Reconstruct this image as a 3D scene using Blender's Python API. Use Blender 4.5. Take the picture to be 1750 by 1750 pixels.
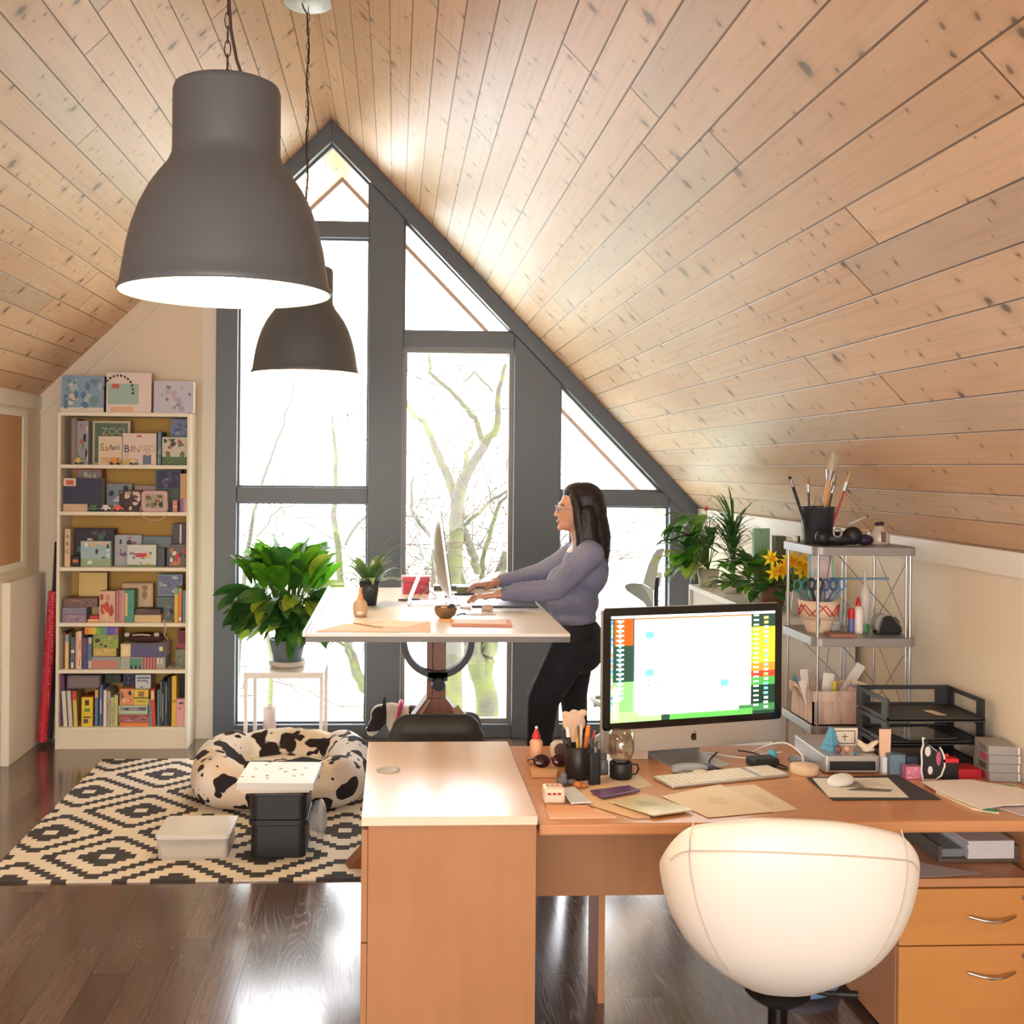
import bpy, math, random
from math import sin, cos, pi, radians as rad
from mathutils import Vector, Matrix, Euler, noise
random.seed(7)
SC = bpy.context.scene
COL = SC.collection
for o in list(bpy.data.objects): bpy.data.objects.remove(o)

# ------------------------------------------------------------ camera, world, lights, exposure
cd = bpy.data.cameras.new('camera'); cam = bpy.data.objects.new('camera', cd); COL.objects.link(cam)
cd.sensor_fit = 'HORIZONTAL'; cd.sensor_width = 36.0
cd.lens = 1900/1750*36.0
cd.shift_x = (875-771)/1750; cd.shift_y = -(875-798)/1750
cd.clip_start = 0.05; cd.clip_end = 200
YAW = math.atan(96/1900)
cam.matrix_world = Matrix.Translation((0, 0, 1.7)) @ Matrix.Rotation(-YAW, 4, 'Z') @ Matrix.Rotation(pi/2, 4, 'X') @ Matrix.Rotation(rad(0.5), 4, 'Z')
SC.camera = cam

w = bpy.data.worlds.new('world'); SC.world = w; w.use_nodes = True
bg = w.node_tree.nodes['Background']; bg.inputs[0].default_value = (0.93, 0.96, 1.0, 1); bg.inputs[1].default_value = 5.6

def area(name, loc, rot, sx, sy, power, col):
    l = bpy.data.lights.new(name, 'AREA'); l.shape = 'RECTANGLE'; l.size = sx; l.size_y = sy
    l.energy = power; l.color = col
    o = bpy.data.objects.new(name, l); COL.objects.link(o); o.location = loc; o.rotation_euler = rot; return o
# added fill light behind the camera; the closed back wall has no window
area('rear_fill', (-0.2, -2.6, 1.7), (rad(90), 0, 0), 3.8, 2.6, 120, (1.0, 0.98, 0.95))
SC.view_settings.view_transform = 'Standard'; SC.view_settings.look = 'None'
SC.view_settings.exposure = 1.0; SC.view_settings.gamma = 1.0; SC.view_settings.use_curve_mapping = False

# ------------------------------------------------------------ materials
def lin(c):
    def f(v):
        v /= 255.0
        return v/12.92 if v <= 0.04045 else ((v+0.055)/1.055)**2.4
    return tuple(f(v) for v in c)
MC = {}
def mat(c, rough=0.6, metal=0.0, spec=0.5, emis=None, es=0.0, key=None, trans=0.0, alpha=1.0, coat=0.0):
    k = key or (tuple(c), rough, metal, spec, emis, es, trans, alpha, coat)
    if k in MC: return MC[k]
    m = bpy.data.materials.new('material'); m.use_nodes = True
    p = m.node_tree.nodes['Principled BSDF']
    p.inputs['Base Color'].default_value = (*lin(c), 1)
    p.inputs['Roughness'].default_value = rough; p.inputs['Metallic'].default_value = metal
    p.inputs['Specular IOR Level'].default_value = spec
    p.inputs['Transmission Weight'].default_value = trans
    p.inputs['Alpha'].default_value = alpha
    p.inputs['Coat Weight'].default_value = coat
    if emis: p.inputs['Emission Color'].default_value = (*lin(emis), 1); p.inputs['Emission Strength'].default_value = es
    MC[k] = m; return m
class NT:
    def __init__(s, name):
        s.m = bpy.data.materials.new(name); s.m.use_nodes = True; s.t = s.m.node_tree
        s.p = s.t.nodes['Principled BSDF']
    def n(s, t): return s.t.nodes.new('ShaderNode'+t)
    def l(s, a, b): s.t.links.new(a, b)
    def put(s, inp, v):
        if isinstance(v, bpy.types.NodeSocket): s.l(v, inp)
        else: inp.default_value = v
    def op(s, o, a, b=0.0, c=0.0):
        n = s.n('Math'); n.operation = o; s.put(n.inputs[0], a); s.put(n.inputs[1], b); s.put(n.inputs[2], c); return n.outputs[0]
    def obj(s):
        tc = s.n('TexCoord'); sp = s.n('SeparateXYZ'); s.l(tc.outputs['Object'], sp.inputs[0]); return tc.outputs['Object'], sp.outputs
    def xyz(s, x, y, z=0.0):
        c = s.n('CombineXYZ'); s.put(c.inputs[0], x); s.put(c.inputs[1], y); s.put(c.inputs[2], z); return c.outputs[0]
    def noise(s, v, scale, detail=2.0, rough=0.5):
        n = s.n('TexNoise'); s.put(n.inputs['Vector'], v); n.inputs['Scale'].default_value = scale
        n.inputs['Detail'].default_value = detail; n.inputs['Roughness'].default_value = rough; return n.outputs[0]
    def white(s, v):
        n = s.n('TexWhiteNoise'); n.noise_dimensions = '2D'; s.put(n.inputs['Vector'], v); return n.outputs[0]
    def mix(s, f, a, b):
        n = s.n('Mix'); n.data_type = 'RGBA'
        s.put(n.inputs['Factor'], f)
        for i, v in ((6, a), (7, b)):
            if isinstance(v, bpy.types.NodeSocket): s.l(v, n.inputs[i])
            else: n.inputs[i].default_value = (*lin(v), 1)
        return n.outputs[2]
    def ramp(s, v, lo, hi):
        n = s.n('MapRange'); n.interpolation_type = 'SMOOTHSTEP'; s.put(n.inputs[0], v); n.inputs[1].default_value = lo; n.inputs[2].default_value = hi; return n.outputs[0]
    def bump(s, h, st, d=0.01):
        b = s.n('Bump'); b.inputs['Strength'].default_value = st; b.inputs['Distance'].default_value = d; s.l(h, b.inputs['Height']); s.l(b.outputs[0], s.p.inputs['Normal'])
    def done(s, colr, rough=0.6):
        if isinstance(colr, bpy.types.NodeSocket): s.l(colr, s.p.inputs['Base Color'])
        s.put(s.p.inputs['Roughness'], rough); return s.m

def ceiling_mat(BW=0.1219, OFF=0.047):
    N = NT('pine_boards'); _, (X, Y, Z) = N.obj()
    r = N.op('DIVIDE', N.op('ADD', Y, BW-OFF), BW); row = N.op('FLOOR', r); fr = N.op('FRACT', r)
    wn = N.white(N.xyz(row, 3.3)); u = N.op('ADD', X, N.op('MULTIPLY', wn, 7.0))
    c = N.op('DIVIDE', u, 2.9); col = N.op('FLOOR', c); fc = N.op('FRACT', c)
    w2 = N.white(N.xyz(row, col)); w3 = N.white(N.xyz(N.op('ADD', row, 17.3), col))
    base = N.mix(w2, (228, 190, 154), (206, 166, 132))
    base = N.mix(N.op('MULTIPLY', N.ramp(w3, 0.72, 0.95), 0.5), base, (184, 172, 156))
    base = N.mix(N.op('MULTIPLY', N.ramp(w3, 0.2, 0.0), 0.35), base, (214, 158, 122))
    g = N.noise(N.xyz(N.op('ADD', N.op('MULTIPLY', X, 1.1), N.op('MULTIPLY', w2, 30.0)), N.op('MULTIPLY', Y, 42.0), 0), 1.6, 5.0, 0.62)
    base = N.mix(N.op('MULTIPLY', N.ramp(g, 0.45, 0.75), 0.42), base, (168, 134, 106))
    big = N.noise(N.xyz(X, N.op('MULTIPLY', Y, 3.0), 2.0), 1.7, 3.0)
    base = N.mix(N.op('MULTIPLY', N.ramp(big, 0.45, 0.75), 0.22), base, (240, 214, 186))
    # knots
    for sc_, lo, hi, am in ((5.2, 0.125, 0.05, 0.85), (12.0, 0.11, 0.03, 0.75)):
        v = N.n('TexVoronoi'); v.voronoi_dimensions = '2D'; v.inputs['Scale'].default_value = sc_; v.inputs['Randomness'].default_value = 0.95
        nn = N.noise(N.xyz(X, Y, sc_), 30.0, 1.0)
        N.put(v.inputs['Vector'], N.xyz(N.op('ADD', N.op('ADD', X, N.op('MULTIPLY', wn, 5.0)), N.op('MULTIPLY', nn, 0.02)), N.op('ADD', N.op('MULTIPLY', Y, 0.8), N.op('MULTIPLY', nn, 0.02))))
        sp = N.n('SeparateColor'); N.l(v.outputs['Color'], sp.inputs[0])
        sz = N.op('MULTIPLY', N.ramp(sp.outputs[0], 0.25, 1.0), 1.0)
        k = N.ramp(N.op('DIVIDE', v.outputs['Distance'], N.op('ADD', sz, 0.001)), lo, hi)
        halo = N.ramp(N.op('DIVIDE', v.outputs['Distance'], N.op('ADD', sz, 0.001)), lo*2.6, lo*0.8)
        base = N.mix(N.op('MULTIPLY', halo, 0.3), base, (172, 128, 88))
        base = N.mix(N.op('MULTIPLY', k, am), base, (88, 66, 58))
    gr = N.op('MAXIMUM', N.ramp(fr, 0.05, 0.025), N.ramp(fc, 0.0028, 0.0014))
    base = N.mix(N.op('MULTIPLY', gr, 0.92), base, (84, 56, 38))
    N.bump(N.op('SUBTRACT', 1.0, gr), 0.6, 0.006)
    return N.done(base, 0.42)
def floor_mat():
    N = NT('dark_oak_planks'); _, (X, Y, Z) = N.obj()
    r = N.op('DIVIDE', X, 0.125); row = N.op('FLOOR', r); fr = N.op('FRACT', r)
    wn = N.white(N.xyz(row, 1.7)); c = N.op('DIVIDE', N.op('ADD', Y, N.op('MULTIPLY', wn, 9.0)), 1.6); col = N.op('FLOOR', c); fc = N.op('FRACT', c)
    w2 = N.white(N.xyz(row, col))
    base = N.mix(w2, (84, 64, 55), (116, 92, 80))
    dx = N.noise(N.xyz(N.op('MULTIPLY', X, 4.5), N.op('MULTIPLY', Y, 0.55), N.op('MULTIPLY', w2, 9.0)), 1.6, 1.0)
    rings = N.op('FRACT', N.op('MULTIPLY', N.op('ADD', dx, N.op('MULTIPLY', w2, 3.0)), 34.0))
    g = N.ramp(N.op('ABSOLUTE', N.op('SUBTRACT', rings, 0.5)), 0.32, 0.5)
    fine = N.noise(N.xyz(N.op('MULTIPLY', X, 60.0), N.op('MULTIPLY', Y, 2.0), 0), 2.0, 4.0)
    base = N.mix(N.op('MULTIPLY', N.op('MULTIPLY', g, N.ramp(w2, 0.4, 0.9)), 0.32), base, (128, 112, 104))
    base = N.mix(N.op('MULTIPLY', N.ramp(fine, 0.4, 0.7), 0.4), base, (66, 50, 43))
    gr = N.op('MAXIMUM', N.ramp(fr, 0.03, 0.008), N.ramp(fc, 0.003, 0.0008))
    base = N.mix(gr, base, (22, 16, 14))
    N.bump(N.op('ADD', N.op('MULTIPLY', g, -0.15), N.op('SUBTRACT', 1.0, gr)), 0.05, 0.001)
    N.p.inputs['Specular IOR Level'].default_value = 0.6; N.p.inputs['Coat Weight'].default_value = 0.55; N.p.inputs['Coat Roughness'].default_value = 0.13; N.p.inputs['Coat IOR'].default_value = 1.5
    return N.done(base, N.op('ADD', 0.17, N.op('MULTIPLY', g, 0.1)))
def wood_mat(a, b, sx=3.0, sy=30.0, rough=0.4, axis=0, amt=0.5):
    N = NT('veneer'); v, (X, Y, Z) = N.obj()
    p = [N.op('MULTIPLY', q, sy) for q in (X, Y, Z)]
    p[axis] = N.op('MULTIPLY', (X, Y, Z)[axis], sx)
    g = N.noise(N.xyz(*p), 1.0, 4.0, 0.6); b2 = N.noise(v, 3.0, 2.0)
    c = N.mix(N.op('MULTIPLY', N.ramp(g, 0.35, 0.7), amt), a, b)
    c = N.mix(N.op('MULTIPLY', N.ramp(b2, 0.35, 0.75), 0.35), c, b)
    return N.done(c, rough)
def wall_mat(c1, c2):
    N = NT('painted_plaster'); v, _ = N.obj(); g = N.noise(v, 1.3, 2.0); f = N.noise(v, 160.0, 2.0)
    N.bump(f, 0.05, 0.002); return N.done(N.mix(g, c1, c2), 0.75)
def rug_mat():
    N = NT('diamond_rug'); v, (X, Y, Z) = N.obj(); q = 1/22.0
    def fold(s, o, per):
        p = N.op('DIVIDE', N.op('SUBTRACT', s, o), per)
        a = N.op('ABSOLUTE', N.op('SUBTRACT', p, N.op('ROUND', p)))
        return N.op('MULTIPLY', N.op('FLOOR', N.op('DIVIDE', a, q)), q)
    a = fold(X, -1.225, 0.672); b = fold(Y, 4.86, 0.643)
    d = N.op('MINIMUM', N.op('ADD', a, b), N.op('SUBTRACT', 1.0-2*q, N.op('ADD', a, b)))
    def band(lo, hi): return N.op('MULTIPLY', N.op('GREATER_THAN', d, lo), N.op('LESS_THAN', d, hi))
    dark = N.op('MAXIMUM', band(0.02, 0.16), band(0.275, 0.395))
    wob = N.noise(v, 90.0, 2.0)
    c = N.mix(dark, (236, 224, 205), (44, 42, 46)); c = N.mix(N.op('MULTIPLY', wob, 0.18), c, (150, 140, 130))
    N.bump(N.noise(v, 400.0, 2.0), 0.3, 0.004); return N.done(c, 0.95)
def cow_mat():
    N = NT('cow_print'); v, _ = N.obj()
    n1 = N.noise(v, 7.5, 1.5, 0.4); n2 = N.noise(v, 16.0, 1.0)
    m = N.op('MAXIMUM', N.ramp(n1, 0.535, 0.55), N.ramp(n2, 0.64, 0.65))
    c = N.mix(N.ramp(N.noise(v, 3.0), 0.4, 0.6), (226, 208, 190), (238, 232, 226)); c = N.mix(m, c, (38, 30, 34))
    N.bump(N.noise(v, 60.0, 3.0), 0.25, 0.01); return N.done(c, 0.9)
def leaf_mat(a, b, tr=0.35):
    N = NT('leaf'); v, _ = N.obj(); g = N.noise(v, 9.0, 2.0)
    c = N.mix(N.ramp(g, 0.35, 0.65), a, b); N.done(c, 0.38)
    t = N.n('BsdfTranslucent'); N.l(c, t.inputs[0]); mx = N.n('MixShader'); mx.inputs[0].default_value = tr
    N.l(N.p.outputs[0], mx.inputs[1]); N.l(t.outputs[0], mx.inputs[2]); N.l(mx.outputs[0], N.t.nodes['Material Output'].inputs[0]); return N.m
def glass_mat(tint=(255, 255, 255), gloss=0.08, rough=0.02):
    N = NT('clear_glass'); t = N.n('BsdfTransparent'); t.inputs[0].default_value = (*lin(tint), 1)
    g = N.n('BsdfGlossy'); g.inputs['Roughness'].default_value = rough
    lw = N.n('LayerWeight'); lw.inputs[0].default_value = 0.25
    f = N.op('ADD', N.op('MULTIPLY', lw.outputs['Facing'], gloss*2.0), gloss*0.4)
    mx = N.n('MixShader'); N.l(f, mx.inputs[0]); N.l(t.outputs[0], mx.inputs[1]); N.l(g.outputs[0], mx.inputs[2])
    N.l(mx.outputs[0], N.t.nodes['Material Output'].inputs[0]); return N.m
def fabric_mat(a, b, sc=40.0, rough=0.9, bs=0.3):
    N = NT('fabric'); v, _ = N.obj(); g = N.noise(v, sc*0.15, 3.0); f = N.noise(v, sc, 3.0)
    N.bump(f, bs, 0.01); return N.done(N.mix(N.ramp(g, 0.3, 0.7), a, b), rough)

M_CEIL = ceiling_mat(); M_CEIL2 = ceiling_mat(0.1252, 0.113); M_FLOOR = floor_mat(); M_RUG = rug_mat(); M_COW = cow_mat()
M_WALL = wall_mat((238, 225, 204), (230, 217, 196)); M_TRIM = mat((232, 226, 214), 0.5)
M_FRAME = mat((96, 104, 114), 0.38); M_FRAME2 = mat((150, 148, 146), 0.4)  # M_FRAME: bluish lens-flare tint put into the base colour
M_GLASS = glass_mat(gloss=0.05)
M_DESK = wood_mat((205, 146, 98), (188, 124, 78), 2.0, 26.0, 0.33, 0)
M_DESKV = wood_mat((198, 142, 98), (182, 122, 80), 2.0, 18.0, 0.45, 2, 0.3)
M_CABTOP = wood_mat((238, 206, 176), (226, 190, 158), 2.0, 26.0, 0.3, 1, 0.3)  # top paler than the sides: window reflection put into the base colour
M_CABV = wood_mat((182, 130, 90), (164, 112, 74), 2.0, 18.0, 0.5, 2, 0.3)
for m_, cw in ((M_CABTOP, 1.0), (M_DESK, 0.25)):
    q_ = m_.node_tree.nodes['Principled BSDF']; q_.inputs['Coat Weight'].default_value = cw; q_.inputs['Coat Roughness'].default_value = 0.22; q_.inputs['Coat IOR'].default_value = 1.8 if cw > .5 else 1.5
M_BILLY = mat((238, 230, 210), 0.45); M_YEL = mat((206, 164, 86), 0.7)
M_WHITE = mat((240, 240, 238), 0.4); M_BLACK = mat((28, 28, 30), 0.45); M_DGREY = mat((62, 62, 64), 0.5)
M_METAL = mat((190, 190, 192), 0.3, 1.0); M_ALU = mat((205, 205, 206), 0.38, 0.85); M_CHROME = mat((220, 220, 222), 0.12, 1.0)
M_GREY = mat((150, 150, 150), 0.5); M_PAPER = mat((238, 228, 214), 0.8); M_RED = mat((200, 40, 46), 0.45)
M_LEAF = leaf_mat((78, 150, 34), (116, 184, 50), 0.5); M_LEAFD = leaf_mat((44, 88, 40), (74, 122, 52), 0.35); M_LEAFY = leaf_mat((140, 176, 60), (168, 186, 70), 0.45)
M_STEM = mat((88, 120, 50), 0.6)

# ------------------------------------------------------------ mesh builder
def tag(o, label=None, cat=None, group=None, kind=None):
    if label: o['label'] = label
    if cat: o['category'] = cat
    if group: o['group'] = group
    if kind: o['kind'] = kind
    return o
def thing(name, label, cat, loc=(0, 0, 0), rz=0.0, group=None):
    o = bpy.data.objects.new(name, None); COL.objects.link(o); o.location = loc; o.rotation_euler = (0, 0, rz)
    o.empty_display_size = 0.05; return tag(o, label, cat, group)
class B:
    def __init__(s): s.v = []; s.f = []; s.i = []; s.mats = []; s.sm = []; s.T = Matrix()
    def mi(s, m):
        if m not in s.mats: s.mats.append(m)
        return s.mats.index(m)
    def add(s, vs, fs, m, smooth=False):
        k = len(s.v); s.v += [tuple(s.T @ Vector(p)) for p in vs]; j = s.mi(m)
        for f in fs: s.f.append([a+k for a in f]); s.i.append(j); s.sm.append(smooth)
        return s
    def box(s, a, b, m):
        (x0, y0, z0), (x1, y1, z1) = a, b
        return s.add([(x0, y0, z0), (x1, y0, z0), (x1, y1, z0), (x0, y1, z0), (x0, y0, z1), (x1, y0, z1), (x1, y1, z1), (x0, y1, z1)],
            [(0, 3, 2, 1), (4, 5, 6, 7), (0, 1, 5, 4), (1, 2, 6, 5), (2, 3, 7, 6), (3, 0, 4, 7)], m)
    def rbox(s, a, b, m, r=0.01, n=3, ax=2):
        # box with corners rounded about one axis
        lo = list(a); hi = list(b); u, v = [(1, 2), (2, 0), (0, 1)][ax]; pts = []
        for cx, cy, st in ((hi[u]-r, hi[v]-r, 0), (lo[u]+r, hi[v]-r, 1), (lo[u]+r, lo[v]+r, 2), (hi[u]-r, lo[v]+r, 3)):
            for k in range(n+1):
                t = (st+k/n)*pi/2; pts.append((cx+r*cos(t), cy+r*sin(t)))
        def P(p, w):
            q = [0, 0, 0]; q[u] = p[0]; q[v] = p[1]; q[ax] = w; return tuple(q)
        N_ = len(pts); vs = [P(p, lo[ax]) for p in pts]+[P(p, hi[ax]) for p in pts]
        fs = [tuple(reversed(range(N_))), tuple(range(N_, 2*N_))]+[(i, (i+1) % N_, N_+(i+1) % N_, N_+i) for i in range(N_)]
        return s.add(vs, fs, m)
    def prism(s, pts, c0, c1, m, ax=1):
        # polygon in the plane across axis ax, extruded c0..c1
        if ax == 1: A = [(p[0], c0, p[1]) for p in pts]; Bv = [(p[0], c1, p[1]) for p in pts]
        elif ax == 2: A = [(p[0], p[1], c0) for p in pts]; Bv = [(p[0], p[1], c1) for p in pts]
        else: A = [(c0, p[0], p[1]) for p in pts]; Bv = [(c1, p[0], p[1]) for p in pts]
        n = len(pts)
        return s.add(A+Bv, [tuple(range(n)), tuple(reversed(range(n, 2*n)))]+[(i, i+n, (i+1) % n+n, (i+1) % n) for i in range(n)], m)
    def lathe(s, prof, m, c=(0, 0, 0), seg=24, smooth=True, sx=1.0, sy=1.0):
        vs = []; fs = []; n = len(prof)
        for k in range(seg):
            a = 2*pi*k/seg
            for r, z in prof: vs.append((c[0]+r*cos(a)*sx, c[1]+r*sin(a)*sy, c[2]+z))
        for k in range(seg):
            k2 = (k+1) % seg
            for j in range(n-1): fs.append((k*n+j, k2*n+j, k2*n+j+1, k*n+j+1))
        s.add(vs, fs, m, smooth)
        return s
    def cyl(s, p0, p1, r0, m, r1=None, seg=12, smooth=True):
        r1 = r0 if r1 is None else r1; p0 = Vector(p0); p1 = Vector(p1); d = (p1-p0)
        q = d.to_track_quat('Z', 'Y') if d.length > 1e-9 else Euler().to_quaternion()
        vs = []
        for p, r in ((p0, r0), (p1, r1)):
            for k in range(seg):
                a = 2*pi*k/seg; vs.append(p + q @ Vector((r*cos(a), r*sin(a), 0)))
        s.add(vs, [(k, (k+1) % seg, seg+(k+1) % seg, seg+k) for k in range(seg)], m, smooth)
        s.add(vs, [tuple(reversed(range(seg))), tuple(range(seg, 2*seg))], m); return s
    def tube(s, pts, r, m, seg=8, r1=None):
        pts = [Vector(p) for p in pts]; n = len(pts); vs = []; fs = []
        up = Vector((0.1, 0.2, 1)).normalized()
        for i, p in enumerate(pts):
            t = (pts[min(i+1, n-1)]-pts[max(i-1, 0)]).normalized()
            a = t.cross(up)
            if a.length < 0.05: a = t.cross(Vector((1, 0, 0)))
            a.normalize(); b = t.cross(a); rr = r if r1 is None else r+(r1-r)*i/(n-1)
            for k in range(seg):
                an = 2*pi*k/seg; vs.append(p+a*rr*cos(an)+b*rr*sin(an))
        for i in range(n-1):
            for k in range(seg): fs.append((i*seg+k, i*seg+(k+1) % seg, (i+1)*seg+(k+1) % seg, (i+1)*seg+k))
        s.add(vs, fs, m, True); s.add(vs, [tuple(range(seg)), tuple(range((n-1)*seg, n*seg))], m); return s
    def sph(s, c, r, m, seg=16, rings=10, rot=None):
        if not hasattr(r, '__len__'): r = (r, r, r)
        R = (rot or Euler()).to_matrix(); vs = []; fs = []; c = Vector(c)
        for j in range(rings+1):
            t = pi*j/rings
            for k in range(seg):
                a = 2*pi*k/seg; vs.append(c+R @ Vector((r[0]*sin(t)*cos(a), r[1]*sin(t)*sin(a), -r[2]*cos(t))))
        for j in range(rings):
            for k in range(seg): fs.append((j*seg+k, j*seg+(k+1) % seg, (j+1)*seg+(k+1) % seg, (j+1)*seg+k))
        return s.add(vs, fs, m, True)
    def mesh(s, name):
        me = bpy.data.meshes.new(name); me.from_pydata(s.v, [], s.f)
        for m in s.mats: me.materials.append(m)
        me.polygons.foreach_set('material_index', s.i); me.polygons.foreach_set('use_smooth', s.sm); me.update(); return me
    def out(s, name, parent=None, loc=(0, 0, 0), rot=(0, 0, 0), label=None, cat=None, group=None, kind=None, bev=0.0):
        o = bpy.data.objects.new(name, s.mesh(name)); COL.objects.link(o); o.location = loc; o.rotation_euler = rot
        if parent: o.parent = parent
        if bev:
            b = o.modifiers.new('bevel', 'BEVEL'); b.width = bev; b.segments = 2; b.limit_method = 'ANGLE'
        return tag(o, label, cat, group, kind)
def box(name, a, b, m, parent=None, bev=0.0, **k): return B().box(a, b, m).out(name, parent, bev=bev, **k)
def smooth_weld(me_obj):
    pass
def blob(name, prims, vox, m, parent=None, it=4, matfn=None, fac=0.5, loc=(0, 0, 0), **k):
    b = B()
    for p in prims:
        if p[0] == 'c':
            pts = p[1]
            for (p0, r0), (p1, r1) in zip(pts[:-1], pts[1:]):
                b.cyl(p0, p1, r0, m, r1, 14)
            for q, r in pts: b.sph(q, r*1.0, m, 14, 8)
        else: b.sph(p[1], p[2], m, 22, 14, Euler([rad(a) for a in p[3]]) if len(p) > 3 else None)
    o = b.out('tmp'); r = o.modifiers.new('r', 'REMESH'); r.mode = 'VOXEL'; r.voxel_size = vox; r.use_smooth_shade = True
    if it: sm = o.modifiers.new('s', 'SMOOTH'); sm.iterations = it; sm.factor = fac
    dg = bpy.context.evaluated_depsgraph_get(); me = bpy.data.meshes.new_from_object(o.evaluated_get(dg)); bpy.data.objects.remove(o)
    me.materials.clear(); ms = m if isinstance(m, list) else [m]
    for q in ms: me.materials.append(q)
    for pl in me.polygons: pl.use_smooth = True; pl.material_index = 0
    if matfn:
        extra, fn = matfn
        for q in extra: me.materials.append(q)
        for pl in me.polygons: pl.material_index = fn(pl.center)
    n = bpy.data.objects.new(name, me); me.name = name; COL.objects.link(n); n.location = loc
    if parent: n.parent = parent
    return tag(n, k.get('label'), k.get('cat'), k.get('group'), k.get('kind'))
def text(s, size, loc, rot, m, parent, name='lettering', depth=0.0006, align='CENTER'):
    c = bpy.data.curves.new('t', 'FONT'); c.body = s; c.size = size; c.extrude = depth; c.align_x = align; c.align_y = 'CENTER'; c.resolution_u = 3
    o = bpy.data.objects.new('t', c); COL.objects.link(o); dg = bpy.context.evaluated_depsgraph_get()
    me = bpy.data.meshes.new_from_object(o.evaluated_get(dg)); bpy.data.objects.remove(o); me.materials.clear(); me.materials.append(m)
    n = bpy.data.objects.new(name, me); COL.objects.link(n); n.location = loc; n.rotation_euler = rot; n.parent = parent; return n
def leaf(b, base, az, el, L, W, droop, m, nseg=6, fold=0.25, curl=0.0, roll=0.0):
    p = Vector(base); a = az; vs = []; fs = []
    for i in range(nseg+1):
        t = i/nseg; wd = W*0.5*(sin(pi*min(1, t*0.93+0.04))**0.75)*(1-0.25*t)
        e = el-droop*t*t; d = Vector((cos(a)*cos(e), sin(a)*cos(e), sin(e)))
        side = Vector((-sin(a), cos(a), 0)); up = side.cross(d)*-1; side, up = side*cos(roll)+up*sin(roll), up*cos(roll)-side*sin(roll)
        if i == nseg: wd = 0.001
        vs += [p-side*wd+up*wd*fold, p.copy(), p+side*wd+up*wd*fold]
        p = p+d*(L/nseg); a += curl/nseg
    for i in range(nseg):
        k = i*3; fs += [(k, k+1, k+4, k+3), (k+1, k+2, k+5, k+4)]
    b.add(vs, fs, m, True); return b

# ------------------------------------------------------------ room shell
W0, W1 = 6.99, 7.11; XL, XR = -2.19, 1.93; RX, RZ = -0.41, 3.85; SR, SL = 1.026, 0.971
zr = lambda x: RZ-SR*(x-RX)
zl = lambda x: RZ+SL*(x-RX)
YB, YE = -2.8, 8.3
B().box((XL-0.2, YB, -0.12), (XR+0.2, W1, 0.0), M_FLOOR).out('floor', kind='structure')
def slope(name, x_to, z_to):
    L = math.hypot(x_to-RX, z_to-RZ); s = 1 if x_to > RX else -1
    b = B().box((YB, 0.0, 0.0), (YE, L+0.02, 0.12), M_CEIL if s > 0 else M_CEIL2)
    o = b.out(name, kind='structure')
    ex = Vector((0, 1, 0)); ey = Vector(((x_to-RX)/L, 0, (z_to-RZ)/L)); ez = ex.cross(ey)
    if ez.z < 0:
        me = o.data
        for v in me.vertices: v.co.z = -v.co.z
        me.flip_normals()
    o.matrix_world = Matrix(((ex.x, ey.x, ez.x, RX), (ex.y, ey.y, ez.y, 0), (ex.z, ey.z, ez.z, RZ), (0, 0, 0, 1)))
    return o
slope('ceiling', XR+0.02, zr(XR+0.02)); slope('ceiling', XL-0.02, zl(XL-0.02))
# eave end boards (rake edges) outside
M_RAKE = mat((120, 104, 96), 0.7)
for nm, xs, f in (('trim_1', (RX, XR+0.4), zr), ('trim_2', (XL-0.4, RX), zl)):
    B().prism([(xs[0], f(xs[0])+0.16), (xs[1], f(xs[1])+0.16), (xs[1], f(xs[1])-0.035), (xs[0], f(xs[0])-0.035)], YE, YE+0.03, M_RAKE).out(nm, kind='structure')
# side walls
B().prism([(XL, 0), (XR, 0), (XR, zr(XR)), (RX, RZ), (XL, zl(XL))], YB-0.1, YB, M_WALL).out('wall_front', kind='structure')
B().box((XR, YB, 0), (XR+0.12, W1, zr(XR)+0.05), M_WALL).out('wall_right', kind='structure')
B().box((XL-0.12, YB, 0), (XL, W1, zl(XL)+0.02), M_WALL).out('wall_left', kind='structure')
B().prism([(XL, 0), (-1.115, 0), (-1.115, zl(-1.115)), (XL, zl(XL))], W0, W1, M_WALL).out('wall_back', kind='structure')
box('trim_3', (XR-0.018, YB, 1.375), (XR, W0, 1.452), M_TRIM, kind='structure')
B().prism([(XL, zl(XL)-0.13), (-1.115, zl(-1.115)-0.13), (-1.115, zl(-1.115)), (XL, zl(XL))], W0-0.012, W0, M_WALL).out('trim_4', kind='structure')
box('trim_5', (XL, YB, 2.03), (XL+0.012, W0, 2.11), M_TRIM, kind='structure')
box('trim_6', (-1.2, W0-0.012, 0.19), (-1.115, W0, 2.9), M_TRIM, kind='structure')
box('baseboard_back', (-1.222, W0-0.02, 0), (-1.115, W0, 0.19), M_TRIM, kind='structure')
box('baseboard_right', (XR-0.015, YB, 0), (XR, W0, 0.14), M_TRIM, kind='structure')
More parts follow.
